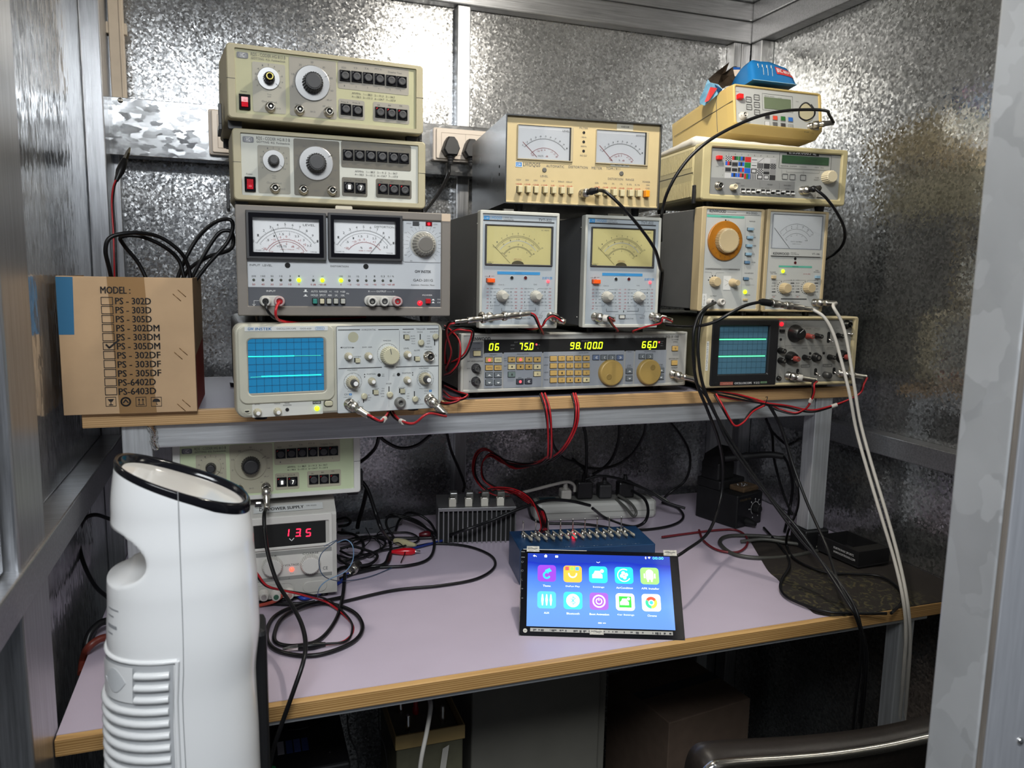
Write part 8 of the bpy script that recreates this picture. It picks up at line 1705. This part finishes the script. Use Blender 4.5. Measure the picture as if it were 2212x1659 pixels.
# left bench: coils in front of the supply
e = onplug(hg3, 1168, 1448, (.05, -.5, -.8), .03, label='nickel plug hanging from the pale green coder') if 0 else None
hx, hz = hg2.P(1168, 1448); hp = hg3.org+hg3.R @ v3((hx, -.008, hz)); pe = hp+v3((.0, -.45, -.85)).normalized()*.032
po = empty('coaxial_plug', 'nickel plug hanging from the lower socket of the pale green coder', 'plug', tuple(hp)); dv = (pe-hp).normalized()
part('collar', po, lambda m: m.lathe((0, 0, 0), [(.0062, 0), (.0074, .001), (.0074, .009), (.006, .011)], 'nickel', axis=dv, n=20)); part('barrel', po, lambda m: m.lathe(dv*.011, [(.0046, 0), (.0056, .006), (.0046, .010), (.0042, .016), (.005, .017), (.0046, .022)], 'nickel', axis=dv, n=18))
cable('coaxial_cable', 'black cable falling from the pale green coder over the front edge of the desk', [pe, (571, 1110, 1.22), (572, 1150, 1.20), (580, 1200, 1.17), (600, 1260, 1.13), (632, 1310, 1.08), (652, 1350, 1.03), (660, 1390, .98), (655, 1430, .95), (635, 1490, .935), (610, 1560, .93), (590, 1620, .93), (578, 1680, .94)], .0030)
cable('power_cable', 'black cable coiled twice on the lilac desk in front of the power supply', [(560, 1300, 0, .004), (620, 1305, 0, .004), (700, 1302, 0, .004), (760, 1320, 0, .004), (783, 1352, 0, .004), (765, 1385, 0, .004), (700, 1412, 0, .004), (640, 1415, 0, .004), (590, 1400, 0, .004), (576, 1370, 0, .004), (590, 1335, 0, .004), (630, 1312, 0, .008), (680, 1300, 0, .008)], .0032)
cable('power_cable', 'inner black cable turn of the coil on the lilac desk', [(740, 1290, 0, .004), (660, 1308, 0, .010), (610, 1335, 0, .006), (593, 1370, 0, .004), (600, 1390, 0, .004), (640, 1395, 0, .004), (690, 1382, 0, .004), (725, 1340, 0, .004), (740, 1290, 0, .006), (745, 1240, 0, .006)], .0032)
lead('test_lead', 'red and black lead from the supply across the desk to the black crocodile clip', [(552, 1238, 1.17), (575, 1265, 1.17), (610, 1275, 1.18), (660, 1285, 1.19), (710, 1300, 0, .012), (752, 1335, 0, .006), (762, 1360, 0, .004), (745, 1385, 0, .004), (700, 1392, 0, .005)], plug1=P_clip('rubber'), r=.0017)
for lab, pts, r, mt in (('black cable sweeping across the desk in a long loop toward the middle', [(740, 1300, 0, .004), (850, 1275, 0, .004), (950, 1265, 0, .004), (1030, 1250, 0, .004), (1068, 1225, 0, .004), (1060, 1200, 0, .004), (1010, 1180, 0, .004), (940, 1174, 0, .004), (900, 1180, 0, .005)], .0026, 'rubber'),
    ('black cable under the long loop beside the tangle', [(735, 1250, 0, .004), (800, 1228, 0, .004), (880, 1222, 0, .004), (925, 1208, 0, .004), (938, 1180, 0, .006), (932, 1155, 0, .008), (900, 1125, 0, .02), (850, 1112, 0, .03), (835, 1118, 0, .03)], .003, 'rubber'),
    ('black cable arched over the tangle behind the crocodile clips', [(945, 1158, 0, .006), (930, 1130, 0, .015), (905, 1112, 0, .03), (880, 1108, 0, .03), (862, 1125, 0, .015), (855, 1145, 0, .006)], .0028, 'rubber'),
    ('black cable curled beside the right side of the power supply', [(728, 1122, 0, .01), (748, 1118, 0, .02), (757, 1126, 0, .02), (750, 1134, 0, .012), (730, 1137, 0, .01)], .003, 'rubber'),
    ('black cable looped low beside the right side of the power supply', [(730, 1150, 0, .01), (765, 1155, 0, .012), (785, 1175, 0, .01), (775, 1200, 0, .01), (740, 1212, 0, .01), (728, 1200, 0, .01)], .003, 'rubber'),
    ('flat black cable ring in the tangle beside the power supply', [(735, 1170, 0, .014), (770, 1165, 0, .018), (800, 1160, 0, .014), (830, 1168, 0, .01), (828, 1182, 0, .01), (800, 1195, 0, .01), (760, 1200, 0, .012), (735, 1190, 0, .014)], .0024, 'rubber'),
    ('thin black wire loop above the red crocodile clip', [(868, 1132, 0, .004), (845, 1140, 0, .01), (818, 1150, 0, .012), (815, 1165, 0, .01), (835, 1180, 0, .008), (860, 1172, 0, .01), (875, 1190, 0, .01), (866, 1215, 0, .004)], .0010, 'rubber'),
    ('black cable from the tangle down to the power supply foot', [(842, 1195, 0, .006), (828, 1220, 0, .006), (780, 1225, 0, .005), (735, 1228, 0, .005), (700, 1262, 0, .004), (640, 1290, 0, .004), (565, 1300, 0, .004)], .0036, 'rubber'),
    ('thin blue grey wire curl standing beside the power supply', [(728, 1172, 1.20), (748, 1166, 1.19), (762, 1180, 1.18), (762, 1210, 1.18), (745, 1235, 1.17), (705, 1255, 1.17), (688, 1275, 1.17), (690, 1300, 0, .003), (715, 1300, 0, .003)], .0008, mat('blue_grey_wire', '6080a0', .4)),
    ('thin blue wire curling in front of the power supply', [(700, 1180, 1.19), (728, 1167, 1.19), (695, 1195, 1.18), (690, 1225, 1.18), (705, 1248, 1.18), (745, 1255, 0, .01), (800, 1245, 0, .003), (850, 1225, 0, .003)], .0007, mat('navy_wire', '28405c', .4)),
    ('blue cable between the power supply and the tangle', [(640, 1285, 0, .008), (665, 1292, 0, .006), (730, 1260, 0, .004), (752, 1240, 0, .004)], .003, mat('royal_blue_cable', '1c3898', .4)),
    ('salmon wire hooked on the terminals of the power supply', [(560, 1308, 0, .004), (590, 1300, 0, .01), (606, 1290, 0, .016), (608, 1285, 0, .02)], .003, mat('salmon_wire', 'b04838', .4))):
    cable('loose_cable', lab, pts, r, mt)
for lab, pts, r in (('black cord twisted round the back of the tangle', [(735, 1185, 0, .02), (760, 1180, 0, .024), (790, 1188, 0, .02), (815, 1200, 0, .016), (800, 1218, 0, .014), (760, 1222, 0, .016), (738, 1212, 0, .02)], .0028),
    ('black cord rising from the tangle in a tall narrow loop', [(850, 1160, 0, .012), (835, 1135, 0, .03), (838, 1118, 0, .035), (860, 1116, 0, .03), (900, 1130, 0, .02), (935, 1150, 0, .012), (948, 1160, 0, .006)], .0026),
    ('thin black cord snaking flat beneath the tangle', [(730, 1200, 0, .006), (770, 1208, 0, .006), (820, 1190, 0, .006), (870, 1180, 0, .006), (905, 1166, 0, .006), (880, 1150, 0, .006), (820, 1155, 0, .006), (765, 1175, 0, .008)], .0018),
    ('thin black wire scribbled over the middle of the tangle', [(790, 1140, 0, .012), (800, 1165, 0, .014), (780, 1190, 0, .016), (800, 1205, 0, .016), (822, 1180, 0, .016), (800, 1160, 0, .016), (770, 1165, 0, .018), (750, 1185, 0, .018)], .0010)):
    cable('loose_cable', lab, pts, r)
def sheet():
    P_ = [atZ(u, v, DZ+.001) for u, v in ((733, 1158), (742, 1130), (872, 1119), (850, 1150))]; m = MB()
    m.loft([[(p.x, p.y, z) for p in P_] for z in (DZ+.0004, DZ+.0024)], 'plate'); o = m.build('metal_sheet'); tag(o, 'bright galvanised sheet offcut lying on the desk behind the cable tangle', 'metal sheet')
    for u, v in ((763, 1143), (801, 1142)): q = atZ(u, v, DZ+.0026); k = MB(); k.box(q.x-.004, q.x+.004, q.y-.0015, q.y+.0015, DZ+.0024, DZ+.0026, 'steelblk'); k.build('slot', o)
sheet()
def clip(name, label, u0, v0, u1, v1, mt, tip='chrome', z=.008):
    a, b = atZ(u0, v0, DZ+z), atZ(u1, v1, DZ+z); d_ = (b-a); L_ = d_.length; d_.normalize(); o = empty(name, label, 'clip', tuple(a))
    part('boot', o, lambda m: m.lathe((0, 0, 0), [(.003, 0), (.0045, L_*.15), (.0075, L_*.5), (.0070, L_*.85), (.0045, L_)], mt, axis=d_, n=14)); part('jaw', o, lambda m: m.lathe(d_*L_, [(.0022, 0), (.0018, .009), (.0008, .010)], tip, axis=d_, n=8))
clip('crocodile_clip', 'red crocodile clip lying on the desk right of the tangle', 846, 1192, 897, 1191, mat('glossy_red_boot', 'c01020', .2)); clip('crocodile_clip', 'pale yellow crocodile clip just behind the red one', 898, 1178, 852, 1168, mat('yellowed_boot', 'b4ac88', .35))
clip('crocodile_clip', 'dark red crocodile clip half hidden under the black cables', 905, 1155, 930, 1154, mat('dark_red_boot', '501018', .3))
def barrel_():
    a = atZ(765, 1228, DZ+.012); o = empty('barrel_connector', 'nickel cable connector lying at the front of the tangle', 'connector', tuple(a)); dx_ = v3((-.5, -.8, -.05)).normalized()
    part('shell', o, lambda m: m.lathe((0, 0, 0), [(.006, -.02), (.008, -.018), (.009, 0), (.009, .006), (.0078, .0065), (.0078, .010), (.0066, .0101), (.006, .004)], 'nickel', axis=dx_, n=20)); part('pin', o, lambda m: m.lathe((0, 0, 0), [(.002, 0), (.002, .009)], 'chrome', axis=dx_, n=10))
barrel_()
# cables in the box
lead('test_lead', 'red and black wire standing up from the cardboard box with a black crocodile clip', [(250, 606, 1.30), (249, 560, 1.30), (247, 500, 1.31), (243, 440, 1.32), (246, 405, 1.33), (252, 388, 1.335)], plug1=P_clip('rubber'), r=.0013, tw=30)
for lab, pts in (('black cable loop arching over the left half of the cardboard box', [(246, 625, 1.27), (236, 580, 1.26), (228, 540, 1.25), (240, 512, 1.25), (290, 503, 1.26), (345, 512, 1.28), (390, 545, 1.29), (408, 580, 1.30), (412, 620, 1.30)]),
    ('second black cable loop inside the arch over the cardboard box', [(326, 625, 1.30), (300, 570, 1.30), (268, 530, 1.29), (262, 512, 1.28), (300, 510, 1.28), (350, 530, 1.29), (385, 560, 1.30), (398, 600, 1.30)]),
    ('black cable loop rising steeply from the right corner of the cardboard box', [(375, 625, 1.32), (400, 560, 1.32), (430, 510, 1.32), (465, 480, 1.31), (495, 474, 1.30), (503, 490, 1.30), (490, 525, 1.30), (450, 570, 1.30), (415, 615, 1.30)]),
    ('lower black cable loop beside the taupe distortion meter', [(385, 620, 1.34), (410, 580, 1.34), (450, 555, 1.33), (495, 540, 1.32), (504, 520, 1.32), (498, 500, 1.32), (475, 502, 1.32), (450, 535, 1.32), (425, 580, 1.32), (405, 620, 1.32)])):
    cable('loose_cable', lab, pts, .0030)
# mains plugs on the wall socket
def wallplug(u, v, lab, open_=False):
    p = atY(u, v, SY-.019); o = empty('mains_plug', lab, 'plug', tuple(p)); s = 1.0
    prof = [(-.017, -.006), (-.011, .012), (-.006, .020), (.006, .020), (.013, .012), (.018, -.002), (.012, -.017), (-.010, -.017)]
    part('body', o, lambda m: m.loft([[(x*k, y, z*k) for x, z in prof] for y, k in ((0, 1), (-.020, 1), (-.026, .86))], 'dark'))
    part('neck', o, lambda m: [m.lathe((0, -.012, -.017-.0055*k), [(.0065-.0006*k, 0), (.0065-.0006*k, .0042), (.005, .0044), (.005, .0055)], 'dark', axis=(0, 0, -1), n=14) for k in range(3)])
wallplug(970, 320, 'dark grey mains plug in the wall socket with a cable hanging down'); wallplug(1014, 325, 'dark grey mains plug mostly hidden behind the cream distortion meter')
cable('power_cable', 'black mains cable hanging from the wall plug down behind the left stack', [(970, 352, SY-.031), (969, 375, SY-.031), (958, 400, 1.57), (940, 428, 1.53), (918, 455, 1.48), (905, 470, 1.44)], .0036)
cable('power_cable', 'white cord hanging under the desk in front of the beige charger', [(928, 1510, 1.10), (930, 1530, 1.08), (922, 1580, 1.07), (910, 1640, 1.07), (903, 1700, 1.08)], .0035, 'whitec')
for lab, pts in (('thin black wire hanging under the desk left of the beige charger', [(750, 1545, 1.10), (755, 1590, 1.10), (772, 1630, 1.10), (775, 1690, 1.10)]), ('thin black wire hanging under the desk beside the galvanised wall', [(818, 1530, 1.14), (820, 1580, 1.14), (832, 1620, 1.14), (840, 1690, 1.14)])): cable('loose_cable', lab, pts, .0012)
